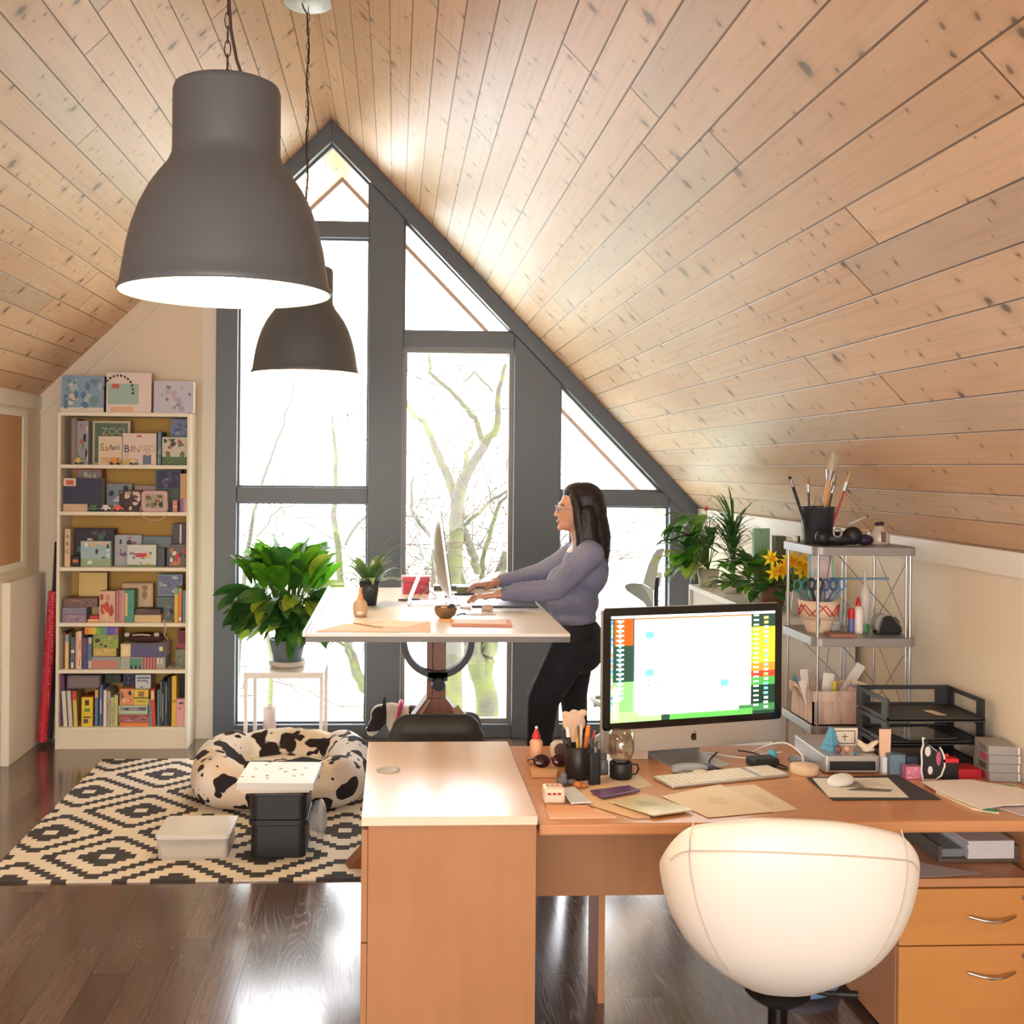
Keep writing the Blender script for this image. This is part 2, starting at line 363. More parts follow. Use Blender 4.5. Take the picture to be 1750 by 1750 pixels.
# glazed gable: posts, rails and rakes
def mem(name, pts, y0=W0-0.03, y1=W1, m=M_FRAME): return B().prism(pts, y0, y1, m).out(name, kind='structure', bev=0.004)
d = 0.128
mem('trim_7', [(-1.115, 0), (-0.983, 0), (-0.983, zl(-0.983)-d), (-1.115, zl(-1.115)-d)])
mem('trim_8', [(-0.17, 0), (0.045, 0), (0.045, zr(0.045)-d), (-0.17, zr(-0.17)-d)])
mem('trim_9', [(0.746, 0), (1.043, 0), (1.043, zr(1.043)-d), (0.746, zr(0.746)-d)])
mem('trim_10', [(1.742, 0), (1.918, 0), (1.918, zr(1.918)), (1.918, zr(1.918)-0.002), (1.742, zr(1.742)-d)])
mem('trim_11', [(RX, RZ-d), (RX, RZ), (1.918, zr(1.918)), (1.918, zr(1.918)-d)], W0-0.05)
mem('trim_12', [(RX, RZ), (RX, RZ-d), (-1.115, zl(-1.115)-d), (-1.115, zl(-1.115))], W0-0.05)
A0, A1 = -0.983, -0.17
k = 13
for x0, x1, z0, z1 in ((A0, A1, 0, 0.082), (0.045, 0.746, 0, 0.082), (1.043, 1.742, 0, 0.082), (A0, A1, 1.471, 1.563), (A0, A1, 3.129, 3.229), (0.045, 0.746, 2.448, 2.551), (1.043, 1.742, 1.46, 1.553)):
    mem('trim_%d' % k, [(x0, z0), (x1, z0), (x1, z1), (x0, z1)], W0-0.015); k += 1
wn = 1
def window(poly, ins=0.012, m=M_FRAME):
    global wn
    c = Vector((sum(p[0] for p in poly)/len(poly), sum(p[1] for p in poly)/len(poly)))
    inner = []
    n = len(poly)
    for i in range(n):   # offset polygon inward
        p0, p1, p2 = Vector(poly[i-1]), Vector(poly[i]), Vector(poly[(i+1) % n])
        d1 = (p1-p0).normalized(); d2 = (p2-p1).normalized(); n1 = Vector((-d1.y, d1.x)); n2 = Vector((-d2.y, d2.x))
        if n1.dot(c-p1) < 0: n1 = -n1
        if n2.dot(c-p1) < 0: n2 = -n2
        bis = (n1+n2); bis = bis/(bis.dot(n1)) ; inner.append(p1+bis*ins)
    b = B(); y0, y1 = W0+0.03, W0+0.075
    vs = [(p[0], y, p[1]) for y in (y0, y1) for p in poly]+[(p[0], y, p[1]) for y in (y0, y1) for p in inner]
    fs = []
    for i in range(n):
        j = (i+1) % n
        fs += [(i, j, 2*n+j, 2*n+i), (n+i, 3*n+i, 3*n+j, n+j), (2*n+i, 2*n+j, 3*n+j, 3*n+i), (i, n+i, n+j, j)]
    b.add(vs, fs, m); o = b.out('window_%d' % wn, kind='structure'); wn += 1
    B().prism([tuple(p) for p in inner], W0+0.05, W0+0.056, M_GLASS).out('pane', o)
    return o
window([(A0, 0.082), (A1, 0.082), (A1, 1.471), (A0, 1.471)])
window([(A0, 1.563), (A1, 1.563), (A1, 3.129), (A0+0.03, 3.129), (A0, zl(A0)-d)])
window([(RX-(RZ-d-3.229)/SL, 3.229), (A1, 3.229), (A1, zr(A1)-d), (RX, RZ-d)])
window([(0.045, 0.082), (0.746, 0.082), (0.746, 2.448), (0.045, 2.448)], 0.028, M_FRAME2)
window([(0.045, 2.551), (0.744, 2.551), (0.045, zr(0.045)-d)])
window([(1.043, 0.082), (1.742, 0.082), (1.742, 1.46), (1.043, 1.46)])
window([(1.043, 1.553), (1.742, 1.553), (1.742, zr(1.742)-d), (1.043, zr(1.043)-d)] if zr(1.742)-d > 1.56 else [(1.043, 1.553), (RX+(RZ-d-1.553)/SR, 1.553), (1.043, zr(1.043)-d)])
# exterior ground
N = NT('pale_ground'); v_, _ = N.obj(); N.done(N.mix(N.noise(v_, 0.7, 3.0), (200, 202, 190), (176, 184, 150)), 0.9)
B().box((-40, 8.4, -3.3), (40, 60, -3.2), N.m).out('ground', kind='structure')

# left wall: pinboard recess and low white partition
t = thing('pinboard', 'tan panel in a white frame on the left wall above the white partition', 'board', (XL, 0, 0))
box('panel', (0.004, 5.0, 1.13), (0.016, 6.6, 1.97), wall_mat((198, 150, 112), (188, 140, 104)), t)
b = B(); b.box((0, 4.9, 1.97), (0.026, 6.67, 2.01), M_TRIM); b.box((0, 4.9, 1.09), (0.026, 6.67, 1.13), M_TRIM); b.box((0, 6.6, 1.13), (0.026, 6.67, 1.97), M_TRIM); b.box((0, 4.9, 1.13), (0.026, 5.0, 1.97), M_TRIM); b.out('frame', t)
box('wall_low', (XL, 6.34, 0), (XL+0.045, 6.96, 1.03), mat((236, 228, 216), 0.6), kind='structure', bev=0.003)

# ------------------------------------------------------------ outside trees
def tree_mat(a, b):
    N = NT('mossy_bark'); v, _ = N.obj(); N.done(N.mix(N.ramp(N.noise(v, 5.0, 3.0), 0.35, 0.65), a, b), 0.95); return N.m
M_MOSS = tree_mat((82, 86, 44), (68, 64, 54)); M_BARK = tree_mat((74, 66, 60), (66, 68, 50)); M_TWIG = tree_mat((78, 60, 52), (72, 74, 46))
M_YG = leaf_mat((96, 110, 24), (76, 96, 30), 0.3)
def wig(pts, sub=4, amp=0.03, ydrift=0.0):
    out = []
    for i in range(len(pts)-1):
        a = Vector(pts[i]); c = Vector(pts[i+1])
        for j in range(sub):
            p = a.lerp(c, j/sub)
            if i or j: p += Vector((random.uniform(-1, 1), random.uniform(-1, 1), random.uniform(-1, 1)))*amp
            out.append(p)
    out.append(Vector(pts[-1])); return out
def V3(l, y0=11.0, dy=0.0): return [(x, y0+dy*i, z) for i, (x, z) in enumerate(l)]
def twigs(b, p, d, L, r, depth, m):
    n = 3; q = [Vector(p)]
    for i in range(n):
        d = (d+Vector((random.gauss(0, 0.28), random.gauss(0, 0.28), random.gauss(0.05, 0.22)))).normalized(); q.append(q[-1]+d*L/n)
    b.tube(q, r, m, 4, r*0.5)
    if depth:
        for i in range(random.randint(2, 3)):
            s = random.choice(q[1:]); nd = (d+Vector((random.gauss(0, 0.8), random.gauss(0, 0.5), random.gauss(0.1, 0.7)))).normalized()
            twigs(b, s, nd, L*random.uniform(0.55, 0.8), r*0.6, depth-1, m)
t = thing('mossy_tree', 'moss-covered bare tree forking just beyond the tall central window', 'tree', (0.7, 11, -3.2))
off = Vector((-0.7, -11, 3.2)); b = B(); b.T = Matrix.Translation(off)
b.tube(wig([(0.75, 11.1, -3.2), (0.62, 11, -1.2), (0.58, 11, 0.2), (0.59, 11, 0.61), (0.61, 11, 1.16), (0.65, 11, 1.51), (0.69, 11, 1.62)], 4, 0.015), 0.105, M_MOSS, 10, 0.06)
for l, r0, r1, dy in (([(0.61, 1.3), (0.55, 1.59), (0.4, 1.88), (0.31, 2.16), (0.19, 2.22), (0.11, 2.38)], 0.05, 0.02, 0.12), ([(0.65, 1.51), (0.86, 1.9), (0.99, 2.08), (0.98, 2.39), (1.05, 2.69)], 0.055, 0.018, -0.1),
    ([(0.86, 1.9), (0.84, 2.1), (0.74, 2.27), (0.63, 2.4), (0.35, 2.66), (0.34, 2.86)], 0.034, 0.016, 0.1), ([(0.68, 1.6), (0.72, 1.84), (0.8, 1.97)], 0.035, 0.02, 0.2), ([(0.96, 2.45), (0.79, 2.65), (0.68, 2.56)], 0.012, 0.008, 0.1),
    ([(0.62, 1.14), (0.69, 1.14), (0.95, 1.4), (1.23, 1.58)], 0.026, 0.012, -0.2), ([(0.62, 1.2), (0.72, 1.0), (0.79, 0.83), (0.85, 0.63)], 0.05, 0.04, 0.1)):
    b.tube(wig(V3(l, 11.0, dy), 4, 0.012), r0, M_MOSS, 7, r1)
b.out('trunk', t)
b = B(); b.T = Matrix.Translation(off)
for i in range(46):
    z = random.uniform(0.7, 2.7); x = 0.6+random.gauss(0, 0.22)
    twigs(b, (x, 11+random.uniform(-.4, .4), z), Vector((random.gauss(0, 1), random.gauss(0, 0.5), random.gauss(0.5, 0.4))).normalized(), random.uniform(0.3, 0.7), 0.006, 2, M_TWIG)
b.out('twigs', t)
t = thing('forked_tree', 'thick yellow-green forked trunk seen under the standing desk', 'tree', (0.95, 11.6, -3.2))
b = B(); b.T = Matrix.Translation((-0.95, -11.6, 3.2))
b.tube(wig(V3([(1.1, -3.2), (1.03, -1.4), (0.99, -0.82), (0.94, -0.53), (0.83, -0.28), (0.8, -0.02), (0.72, 0.3), (0.6, 0.9)], 11.6), 4, 0.015), 0.15, M_MOSS, 10, 0.06)
b.tube(wig(V3([(0.94, -0.5), (0.99, -0.27), (1.06, -0.02), (1.02, 0.3), (1.2, 0.8)], 11.6, 0.05), 4, 0.015), 0.1, M_MOSS, 8, 0.05); b.out('trunk', t)
b = B(); b.T = Matrix.Translation((-0.95, -11.6, 3.2))
for i in range(30): twigs(b, (0.9+random.gauss(0, .5), 11.6, random.uniform(0.0, 0.9)), Vector((random.gauss(0, 1), 0.2, random.gauss(0.2, .6))).normalized(), 0.6, 0.006, 2, M_TWIG)
b.out('twigs', t)
def side_tree(label, x, y, limbs, n, zlo, zhi, spread=0.5):
    t = thing('bare_tree', label, 'tree', (x, y, -3.2)); b = B(); b.T = Matrix.Translation((-x, -y, 3.2))
    for l, r0, r1 in limbs: b.tube(wig(V3(l, y, random.uniform(-.1, .1)), 4, 0.02), r0, M_MOSS if r0 > 0.03 else M_BARK, 7, r1)
    b.out('trunk', t); b = B(); b.T = Matrix.Translation((-x, -y, 3.2))
    for i in range(n):
        twigs(b, (x+random.gauss(0, spread), y+random.uniform(-.4, .4), random.uniform(zlo, zhi)), Vector((random.gauss(0, 1), random.gauss(0, .4), random.gauss(.4, .5))).normalized(), random.uniform(.3, .9), 0.006, 2, M_TWIG)
    b.out('twigs', t)
side_tree('slender bare tree with thin branches behind the left windows', -0.55, 11.3, [([(-0.3, -3.2), (-0.25, -0.6), (-0.4, -0.3), (-0.47, 0.0), (-0.6, 1.2), (-0.58, 1.8), (-0.62, 2.2)], 0.075, 0.008), ([(-0.5, 0.9), (-0.2, 1.3), (-0.1, 1.5)], 0.016, 0.01), ([(-0.25, -0.6), (-0.05, -0.2)], 0.02, 0.01)], 22, -0.6, 2.2, 0.28)
side_tree('thin leaning bare tree left of the hanging lamps, outside', -1.25, 11.0, [([(-1.7, -3.2), (-1.45, 0.8), (-1.35, 1.39), (-1.12, 2.1), (-1.01, 2.54)], 0.03, 0.006), ([(-1.35, 1.0), (-1.15, 1.25), (-0.95, 1.35)], 0.012, 0.006)], 16, 0.6, 1.6, 0.25)
side_tree('reddish bare tree behind the right edge of the central window', 1.0, 11.8, [([(0.9, -3.2), (0.95, 0.72), (1.05, 1.16), (1.22, 1.45), (1.2, 1.8)], 0.035, 0.012), ([(1.05, 1.2), (0.95, 1.6)], 0.012, 0.006)], 60, 0.3, 1.5, 0.5)
side_tree('young bare tree behind the left edge of the central window', 0.25, 10.6, [([(0.4, -3.2), (0.36, 1.0), (0.14, 1.29), (0.18, 1.61)], 0.03, 0.01)], 42, 0.4, 1.3, 0.3)
side_tree('faint bare tree behind the grey swivel chair, outside', 1.9, 12.0, [([(1.9, -3.2), (2.0, 0.6), (2.2, 1.4)], 0.04, 0.01), ([(1.95, 0.5), (1.8, 0.9), (1.95, 1.0)], 0.015, 0.006)], 60, -0.8, 1.4, 0.55)
side_tree('low bushy tree behind the plant on the white stand', -1.2, 10.2, [([(-1.2, -3.2), (-1.1, 0.0), (-1.3, 0.9)], 0.035, 0.01)], 26, -0.5, 1.3, 0.4)

# ------------------------------------------------------------ pendant lamps
M_LAMP = mat((88, 92, 97), 0.42); M_SHIN = mat((250, 240, 214), 0.5)
def pendant(loc, ztop, label, power):
    t = thing('pendant_lamp', label, 'lamp', loc, 0, 'dark grey bell-shaped pendant lamps')
    prof = [(.235, 0), (.239, .006), (.232, .018), (.227, .05), (.219, .1), (.208, .145), (.192, .192), (.172, .232), (.150, .264), (.131, .288), (.121, .31), (.12, .325), (.12, .452), (.116, .464), (.105, .47), (0.0, .472)]
    B().lathe(prof, M_LAMP, seg=64).out('lamp_shade', t)
    ip = [(.234, 0.001), (.228, .016), (.222, .05), (.214, .1), (.203, .145), (.187, .192), (.167, .232), (.145, .264), (.115, .292), (0.0, .296)]
    B().lathe(ip, M_SHIN, seg=64).out('shade_lining', t)
    b = B(); b.cyl((0, 0, .29), (0, 0, .22), .022, M_WHITE); b.out('socket', t)
    B().sph((0, 0, .17), (.03, .03, .042), mat((255, 240, 210), 0.4, emis=(255, 226, 170), es=12.0)).out('bulb', t)
    H = ztop-loc[2]-0.1; b = B(); n = int((H-.47)/.032); m = mat((70, 58, 54), 0.4, 0.6)
    for i in range(n):
        z = .472+i*.032; a = i % 2*pi/2; pts = []
        for k in range(9):
            u = 2*pi*k/8; dx = .007*cos(u); pts.append((dx*cos(a), dx*sin(a), z+.018+.02*sin(u)))
        b.tube(pts, .0016, m, 5)
    b.out('chain', t)
    b = B(); pts = [(.04, 0, .472), (.02, .0, .53), (.006, .004, .60)]
    z = .64
    while z < H: pts.append((.005*sin(z*23), .005*cos(z*17), z)); z += .05
    pts += [(-.02, 0, H-.02), (-.03, 0, H+.01)]; b.tube(pts, .0035, mat((58, 46, 42), 0.5), 6); b.out('cord', t)
    b = B(); b.lathe([(0, H), (.108, H), (.112, H+.004)], mat((200, 202, 204), 0.4), seg=36); b.lathe([(.112, H+.002), (.128, H+.10), (0, H+.10)], M_DGREY, seg=36); b.out('canopy', t)
    l = bpy.data.lights.new('bulb_light', 'POINT'); l.energy = power; l.color = (1, .80, .52); l.shadow_soft_size = .035
    o = bpy.data.objects.new('bulb_light', l); COL.objects.link(o); o.parent = t; o.location = (0, 0, .115)
pendant((-.385, 2.53, 2.085), 3.84, 'large dark grey bell-shaped pendant lamp, nearer and larger of the two', 12)
pendant((-.40, 4.94, 2.105), 3.84, 'dark grey bell-shaped pendant lamp farther back, in front of the window', 10)

# ------------------------------------------------------------ rug, boxes on it
box('rug', (-1.66, 4.575, 0), (1.36, 6.47, 0.008), M_RUG, label='cream rug with stepped black diamond pattern', cat='rug')
RG = 0.008
t = thing('storage_box', 'low clear plastic box with a frosted lid on the rug', 'box', (-0.855, 4.95, RG))
M_CLR = mat((244, 240, 234), 0.2, alpha=0.5); b = B()
b.rbox((-.15, -.13, 0), (.15, .13, .085), M_CLR, .02); b.out('body', t)
B().rbox((-.16, -.14, .085), (.16, .14, .103), mat((246, 244, 242), 0.2, alpha=0.75), .025).out('lid', t, bev=.004)
B().rbox((-.14, -.12, .004), (.14, .12, .05), mat((196, 180, 158), 0.8), .02).out('contents', t)
t = thing('file_crate', 'black plastic crate with rounded corners standing on the rug', 'crate', (-0.49, 4.96, RG))
b = B(); b.rbox((-.118, -.14, 0), (.118, .14, .14), M_BLACK, .03, 4); b.rbox((-.128, -.15, .14), (.128, .15, .165), M_BLACK, .035, 4); b.rbox((-.124, -.146, .165), (.124, .146, .27), M_BLACK, .035, 4)
b.out('body', t, bev=.004); B().rbox((-.132, -.154, .27), (.132, .154, .286), mat((40, 40, 42), 0.35), .035, 4).out('lid', t, bev=.003)
b = B(); b.box((-.15, -.15, 0), (.14, .15, .014), M_PAPER); b.out('board_book', None, (-.50, 4.95, .2945), (0, 0, .03), 'white flat box, lower of the two on the black crate', 'box', bev=.002)
M_DOTS = NT('speckled_cover'); v_, _ = M_DOTS.obj(); vv = M_DOTS.n('TexVoronoi'); vv.inputs['Scale'].default_value = 28; M_DOTS.l(v_, vv.inputs['Vector'])
spn = M_DOTS.n('SeparateColor'); M_DOTS.l(vv.outputs['Color'], spn.inputs[0])
M_DOTS.done(M_DOTS.mix(M_DOTS.op('MULTIPLY', M_DOTS.ramp(vv.outputs['Distance'], .28, .22), M_DOTS.ramp(spn.outputs[0], .45, .5)), (246, 244, 242), (120, 96, 100)), .4)
b = B(); b.box((-.165, -.17, 0), (.165, .17, .03), M_WHITE); b.box((-.166, -.171, .03), (.166, .171, .0325), M_DOTS.m); b.out('picture_book', None, (-.495, 4.96, .3086), (0, 0, -.04), 'white speckled picture book, topmost on the black crate', 'book', bev=.001)
b = B(); pts = []
for k in range(9): pts.append((.02*sin(k*2.1), .01*cos(k*3), -.14+k*.035))
for j, q in enumerate(pts[:-1]): b.sph((q[0], q[1]+.0, .02+abs(q[2])*.2), (.028, .05, .06+.02*sin(j*2)), mat((214, 214, 216), 0.15, alpha=0.35), 10, 7)
b.out('plastic_bag', None, (-.333, 4.97, .10), label='crumpled clear plastic bag stuck between the crate side and the dog bed', cat='bag')
b = B(); b.prism([(0, 0), (.10, .0), (.09, .085)], -.04, .04, wood_mat((150, 96, 66), (120, 76, 50))); b.out('book_end', None, (-.19, 4.72, RG), (0, 0, .3), 'small brown wooden wedge on the rug beside the desk end', 'wedge')

# ------------------------------------------------------------ dog bed and dog
pr = []
pts = []
for k in range(28):
    a = 2*pi*k/28; ce, se = cos(a), sin(a); ex = .62
    x = -.565+.345*math.copysign(abs(ce)**ex, ce); y = 5.80+.31*math.copysign(abs(se)**ex, se)
    r = .112+.008*sin(5*a)+(.012 if abs(ce) > .75 else 0)+(.012 if se > .5 else 0)-(.02 if se < -.5 and abs(ce) < .6 else 0)
    pts.append(((x, y, RG+r*.98), r))
pr.append(('c', pts+[pts[0]])); pr.append(('s', (-.565, 5.8, .092), (.36, .32, .075)))
blob('dog_bed', pr, .014, M_COW, it=3, label='black and cream cow-print bolster dog bed on the rug', cat='dog bed')
M_DW = fabric_mat((232, 222, 210), (206, 190, 172), 60); M_DB = fabric_mat((34, 30, 32), (58, 50, 50), 60); M_DBR = fabric_mat((66, 48, 44), (44, 34, 34), 60)
dx, dy = 0.0, 6.1
pr = [('c', [((.06, dy, .30), .095), ((.2, dy, .285), .10), ((.36, dy, .28), .085), ((.42, dy, .285), .07)]),
      ('c', [((.06, dy, .32), .075), ((-.01, dy, .345), .062), ((-.045, dy-.01, .345), .055)]),
      ('s', (-.06, dy-.02, .345), (.062, .062, .058)), ('c', [((-.07, dy-.02, .325), .045), ((-.105, dy-.03, .275), .036), ((-.115, dy-.03, .26), .03)]),
      ('c', [((-.05, dy-.065, .37), .018), ((-.045, dy-.075, .415), .011), ((-.043, dy-.075, .435), .004)]), ('c', [((-.05, dy+.035, .37), .018), ((-.045, dy+.045, .415), .011), ((-.043, dy+.045, .433), .004)]),
      ('c', [((.44, dy, .31), .025), ((.475, dy, .30), .012)])]
for s_ in (-1, 1):
    pr.append(('c', [((.06, dy+s_*.06, .24), .05), ((.07, dy+s_*.07, .14), .026), ((.055, dy+s_*.07, .035), .020), ((.035, dy+s_*.07, .027), .019)]))
    pr.append(('c', [((.38, dy+s_*.05, .26), .065), ((.345, dy+s_*.065, .165), .038), ((.43, dy+s_*.065, .10), .021), ((.41, dy+s_*.065, .035), .019), ((.39, dy+s_*.065, .027), .019)]))
def dogc(c):
    x, y, z = c
    if x < -.035: 
        if abs(y-(dy-.02)) < .014+.01*(z > .33) or z < .262: return 0
        return 1
    if x < .075: return 0
    if z > .18 and .09 < x < .30+.02*sin(z*60): return 2
    if x > .33 and z > .24: return 2 if x > .40 else 0
    return 0
dog = blob('dog', pr, .0075, M_DW, it=3, matfn=([M_DB, M_DBR], dogc), label='small black and white short-haired dog with a pink collar under the standing desk', cat='dog')
b = B(); cp = []
for k in range(17):
    a = 2*pi*k/16; cp.append((.028+.0*cos(a)+.018*sin(a), dy+.078*cos(a), .335+.076*sin(a)))
b.tube(cp, .012, mat((206, 50, 106), .6), 8); b.out('collar', dog)
for s_ in (-1, 1): B().sph((-.098, dy-.02+s_*.036, .338), .011, mat((16, 12, 12), .1), 10, 7).out('eye', dog)
B().sph((-.137, dy-.03, .268), (.011, .016, .011), mat((18, 16, 18), .3), 10, 7).out('nose', dog)

# ------------------------------------------------------------ bookcase
BX0, BX1, BY0, BY1 = -2.005, -1.225, 6.72, 6.985
t = thing('bookcase', 'tall white bookcase with a yellow back, packed with books and games', 'bookcase', (0, 0, 0))
box('side_panel', (BX0, BY0, 0), (BX0+.018, BY1, 2.005), M_BILLY, t, .001); box('side_panel', (BX1-.018, BY0, 0), (BX1, BY1, 2.005), M_BILLY, t, .001)
box('back_panel', (BX0+.018, BY1-.006, .1), (BX1-.018, BY1, 1.985), M_YEL, t); box('plinth', (BX0+.018, BY0+.008, 0), (BX1-.018, BY0+.022, .108), M_BILLY, t)
SH = [.13, .473, .752, 1.083, 1.415, 1.695, 2.008]
for z in SH: box('shelf', (BX0+.018, BY0+.002, z-.022), (BX1-.018, BY1-.006, z), M_BILLY, t, .001)
IX0, IX1 = BX0+.018, BX1-.018
def blobs(b, x0, x1, z0, z1, y, pal, n, sc=.16):
    for k in range(n):
        cx = random.uniform(x0, x1); cz = random.uniform(z0, z1); w_ = (x1-x0)*sc*random.uniform(.4, 1.2); h_ = (z1-z0)*sc*random.uniform(.4, 1.2); st = random.uniform(0, 6)
        m = random.randint(5, 8); P = []
        for j in range(m):
            a = st+2*pi*j/m; r = random.uniform(.6, 1.1); P.append((min(x1, max(x0, cx+w_*r*cos(a))), min(z1, max(z0, cz+h_*r*sin(a)))))
        yy = y-.0004-.00004*k; b.add([(p[0], yy, p[1]) for p in P], [tuple(range(m))], mat(random.choice(pal), .5))
def carton(name, label, x0, x1, z0, z1, yf, dep, c, side=None, pal=None, n=10, frame=None, cat='box', tilt=0.0, group=None, bands=None, txt=None, sc=.16, lean=0.0):
    wd = x1-x0; h = z1-z0; b = B(); mc = mat(c, .5); ms = mat(side or tuple(int(v*.85) for v in c), .55)
    b.box((-wd/2, 0, 0), (wd/2, dep, h), ms); b.add([(-wd/2, -.0003, 0), (wd/2, -.0003, 0), (wd/2, -.0003, h), (-wd/2, -.0003, h)], [(0, 1, 2, 3)], mc)
    if frame: 
        f = .06*min(wd, h); b.add([(-wd/2+f, -.00035, f), (wd/2-f, -.00035, f), (wd/2-f, -.00035, h-f), (-wd/2+f, -.00035, h-f)], [(0, 1, 2, 3)], mat(frame, .5))
    if bands:
        for j, (u0, v0, u1, v1, cc) in enumerate(bands):
            y = -.00037-.00003*j; b.add([(-wd/2+u0*wd, y, v0*h), (-wd/2+u1*wd, y, v0*h), (-wd/2+u1*wd, y, v1*h), (-wd/2+u0*wd, y, v1*h)], [(0, 1, 2, 3)], mat(cc, .5))
    if pal: blobs(b, -wd/2*.88, wd/2*.88, h*.06, h*.94, -.0002-.00003*len(bands or []), pal, n, sc)
    o = b.out(name, None, ((x0+x1)/2, yf, z0+.0006+abs(sin(lean))*wd/2), (-tilt, lean, 0), label, cat, group)
    if txt:
        for s_, sz, px, pz, cc in txt: text(s_, sz, (px*wd-wd/2, -.003, pz*h), (pi/2, 0, 0), mat(cc, .5), o)
    return o
def fx(zx, a, b_): return IX0+(zx-a)/(b_-a)*(IX1-IX0)
def row(floor, a, b_, zf, K, items):
    for it in items:
        name, label, x0, x1, zt, zb, yo, dep, c = it[:9]; kw = it[9] if len(it) > 9 else {}
        z0 = floor if zb is None else floor+(zf-zb)*K
        X0, X1 = fx(x0, a, b_), fx(x1, a, b_); X0 = max(X0, IX0+.001) if floor < 2 else X0; X1 = min(X1, IX1-.001) if floor < 2 else X1
        ceil_ = min([s for s in SH if s > floor+.01] or [9])-.024
        carton(name, label, X0, X1, z0, min(floor+(zf-zt)*K, ceil_), BY0+yo, dep, c, **kw)
PB = [(70, 110, 150), (190, 200, 150), (220, 170, 120), (90, 140, 120), (200, 100, 90), (240, 230, 200), (60, 70, 90)]
PK = [(30, 30, 40), (220, 200, 170), (170, 90, 80), (90, 120, 110)]
z1 = (230, 1375)
row(2.009, *z1, 530, .00069, [
 ('game_box', 'pale blue game box with pastel animals, left on top of the bookcase', 222, 608, 215, None, .02, .06, (136, 164, 190), dict(pal=[(214, 206, 186), (120, 150, 150), (224, 196, 170), (176, 190, 200), (90, 128, 160)], n=22, side=(90, 80, 84), bands=[(0, 0, 1, .12, (226, 214, 196))], tilt=.05)),
 ('game_box', 'tall white game box with green panel, centre on top of the bookcase', 632, 1040, 185, None, .015, .07, (228, 214, 208), dict(bands=[(.03, .2, .72, .72, (160, 190, 180)), (.12, .6, .28, .72, (200, 90, 84)), (.1, .02, .6, .14, (226, 180, 150))], pal=None, tilt=.04, side=(190, 150, 150))),
 ('game_box', 'lavender-white game box, right on top of the bookcase', 1058, 1420, 252, None, .03, .07, (196, 198, 216), dict(pal=[(160, 166, 190), (140, 130, 150), (206, 206, 220), (190, 170, 186)], n=16, side=(240, 240, 236), tilt=.02, sc=.12))])
b = B()
for k in range(13):
    a = rad(170-k*15); b.sph((-1.652+.085*cos(a), BY0+.009, 2.009+.13+.09*sin(a)), (.007, .0015, .008), mat([(40, 36, 40), (90, 70, 70), (60, 90, 90)][k % 3], .5), 8, 5)
b.out('cover_pictures', bpy.data.objects['game_box.001']).matrix_parent_inverse = bpy.data.objects['game_box.001'].matrix_basis.inverted()
row(SH[5], *z1, 1000, .000689, [
 ('board_book', 'tall mauve-backed book at the far left of the upper shelf', 305, 352, 600, None, .05, .15, (150, 126, 130), dict(cat='book')),
 ('game_box', 'grey box with white drawing behind the yellow toy car', 358, 462, 620, None, .045, .15, (150, 152, 160), dict(pal=PK, n=9)),
 ('game_box', 'green cream-framed ZOO game box on the upper shelf', 468, 815, 614, None, .12, .05, (210, 196, 166), dict(frame=(96, 118, 96), pal=[(110, 130, 100), (84, 104, 84)], n=8, txt=[('ZOO', .062, .55, .75, (186, 184, 140))])),
 ('game_box', 'cream Safari game box in front of the ZOO box', 552, 768, 752, None, .05, .05, (226, 206, 180), dict(side=(170, 90, 84), bands=[(.1, .06, .9, .26, (214, 180, 140))], txt=[('S', .062, .16, .6, (120, 160, 60)), ('a', .055, .36, .58, (180, 110, 80)), ('fari', .045, .68, .6, (60, 50, 60))])),
 ('game_box', 'square cream BINGO game box on the upper shelf', 778, 1085, 725, None, .035, .05, (224, 206, 196), dict(bands=[(.6, .02, .85, .32, (100, 116, 140)), (.42, .88, .56, .94, (190, 90, 90)), (.02, .02, .28, .2, (206, 176, 110))], pal=[(206, 190, 176), (200, 180, 160)], n=3, txt=[('B', .062, .12, .5, (60, 54, 70)), ('I', .058, .27, .5, (170, 90, 110)), ('N', .058, .42, .48, (190, 150, 80)), ('G', .058, .64, .52, (214, 176, 150)), ('O', .058, .86, .52, (206, 170, 160))])),
 ('board_book', 'dark teal book spine right of the BINGO box', 1098, 1130, 708, None, .03, .15, (96, 124, 134), dict(cat='book', pal=[(200, 200, 190)], n=5)),
 ('game_box', 'cream and green forest game box at the right of the upper shelf', 1136, 1370, 755, None, .04, .06, (200, 196, 180), dict(bands=[(0, 0, 1, .3, (84, 110, 70))], pal=[(96, 124, 70), (110, 140, 80), (150, 90, 80), (70, 80, 60)], n=14)),
 ('game_box', 'periwinkle blue box with an animal, high at the right of the upper shelf', 1180, 1368, 592, 748, .14, .1, (126, 140, 176), dict(pal=[(90, 96, 130), (150, 130, 130), (160, 176, 196)], n=9)),
 ('game_box', 'dull blue box standing behind the forest game box', 1150, 1368, 750, None, .14, .1, (104, 116, 138), dict())])
def toy(label, x, y, z, c1, c2, L=.05):
    t = thing('toy_car', label, 'toy', (x, y, z)); b = B(); b.rbox((-L/2, -.012, .008), (L/2, .012, .026), mat(c1, .35), .008, 3, 1); b.rbox((-L*.3, -.01, .026), (L*.25, .01, .040), mat(c1, .35), .007, 3, 1); b.out('body', t, bev=.002)
    for sx in (-1, 1): B().cyl((sx*L*.28, -.0135, .009), (sx*L*.28, .0135, .009), .009, mat(c2, .5)).out('wheel', t)
zx1 = lambda q: fx(q, *z1)
toy('small yellow toy car at the left of the upper shelf', zx1(388), BY0+.018, SH[5]+.0005, (220, 196, 110), (90, 80, 60))
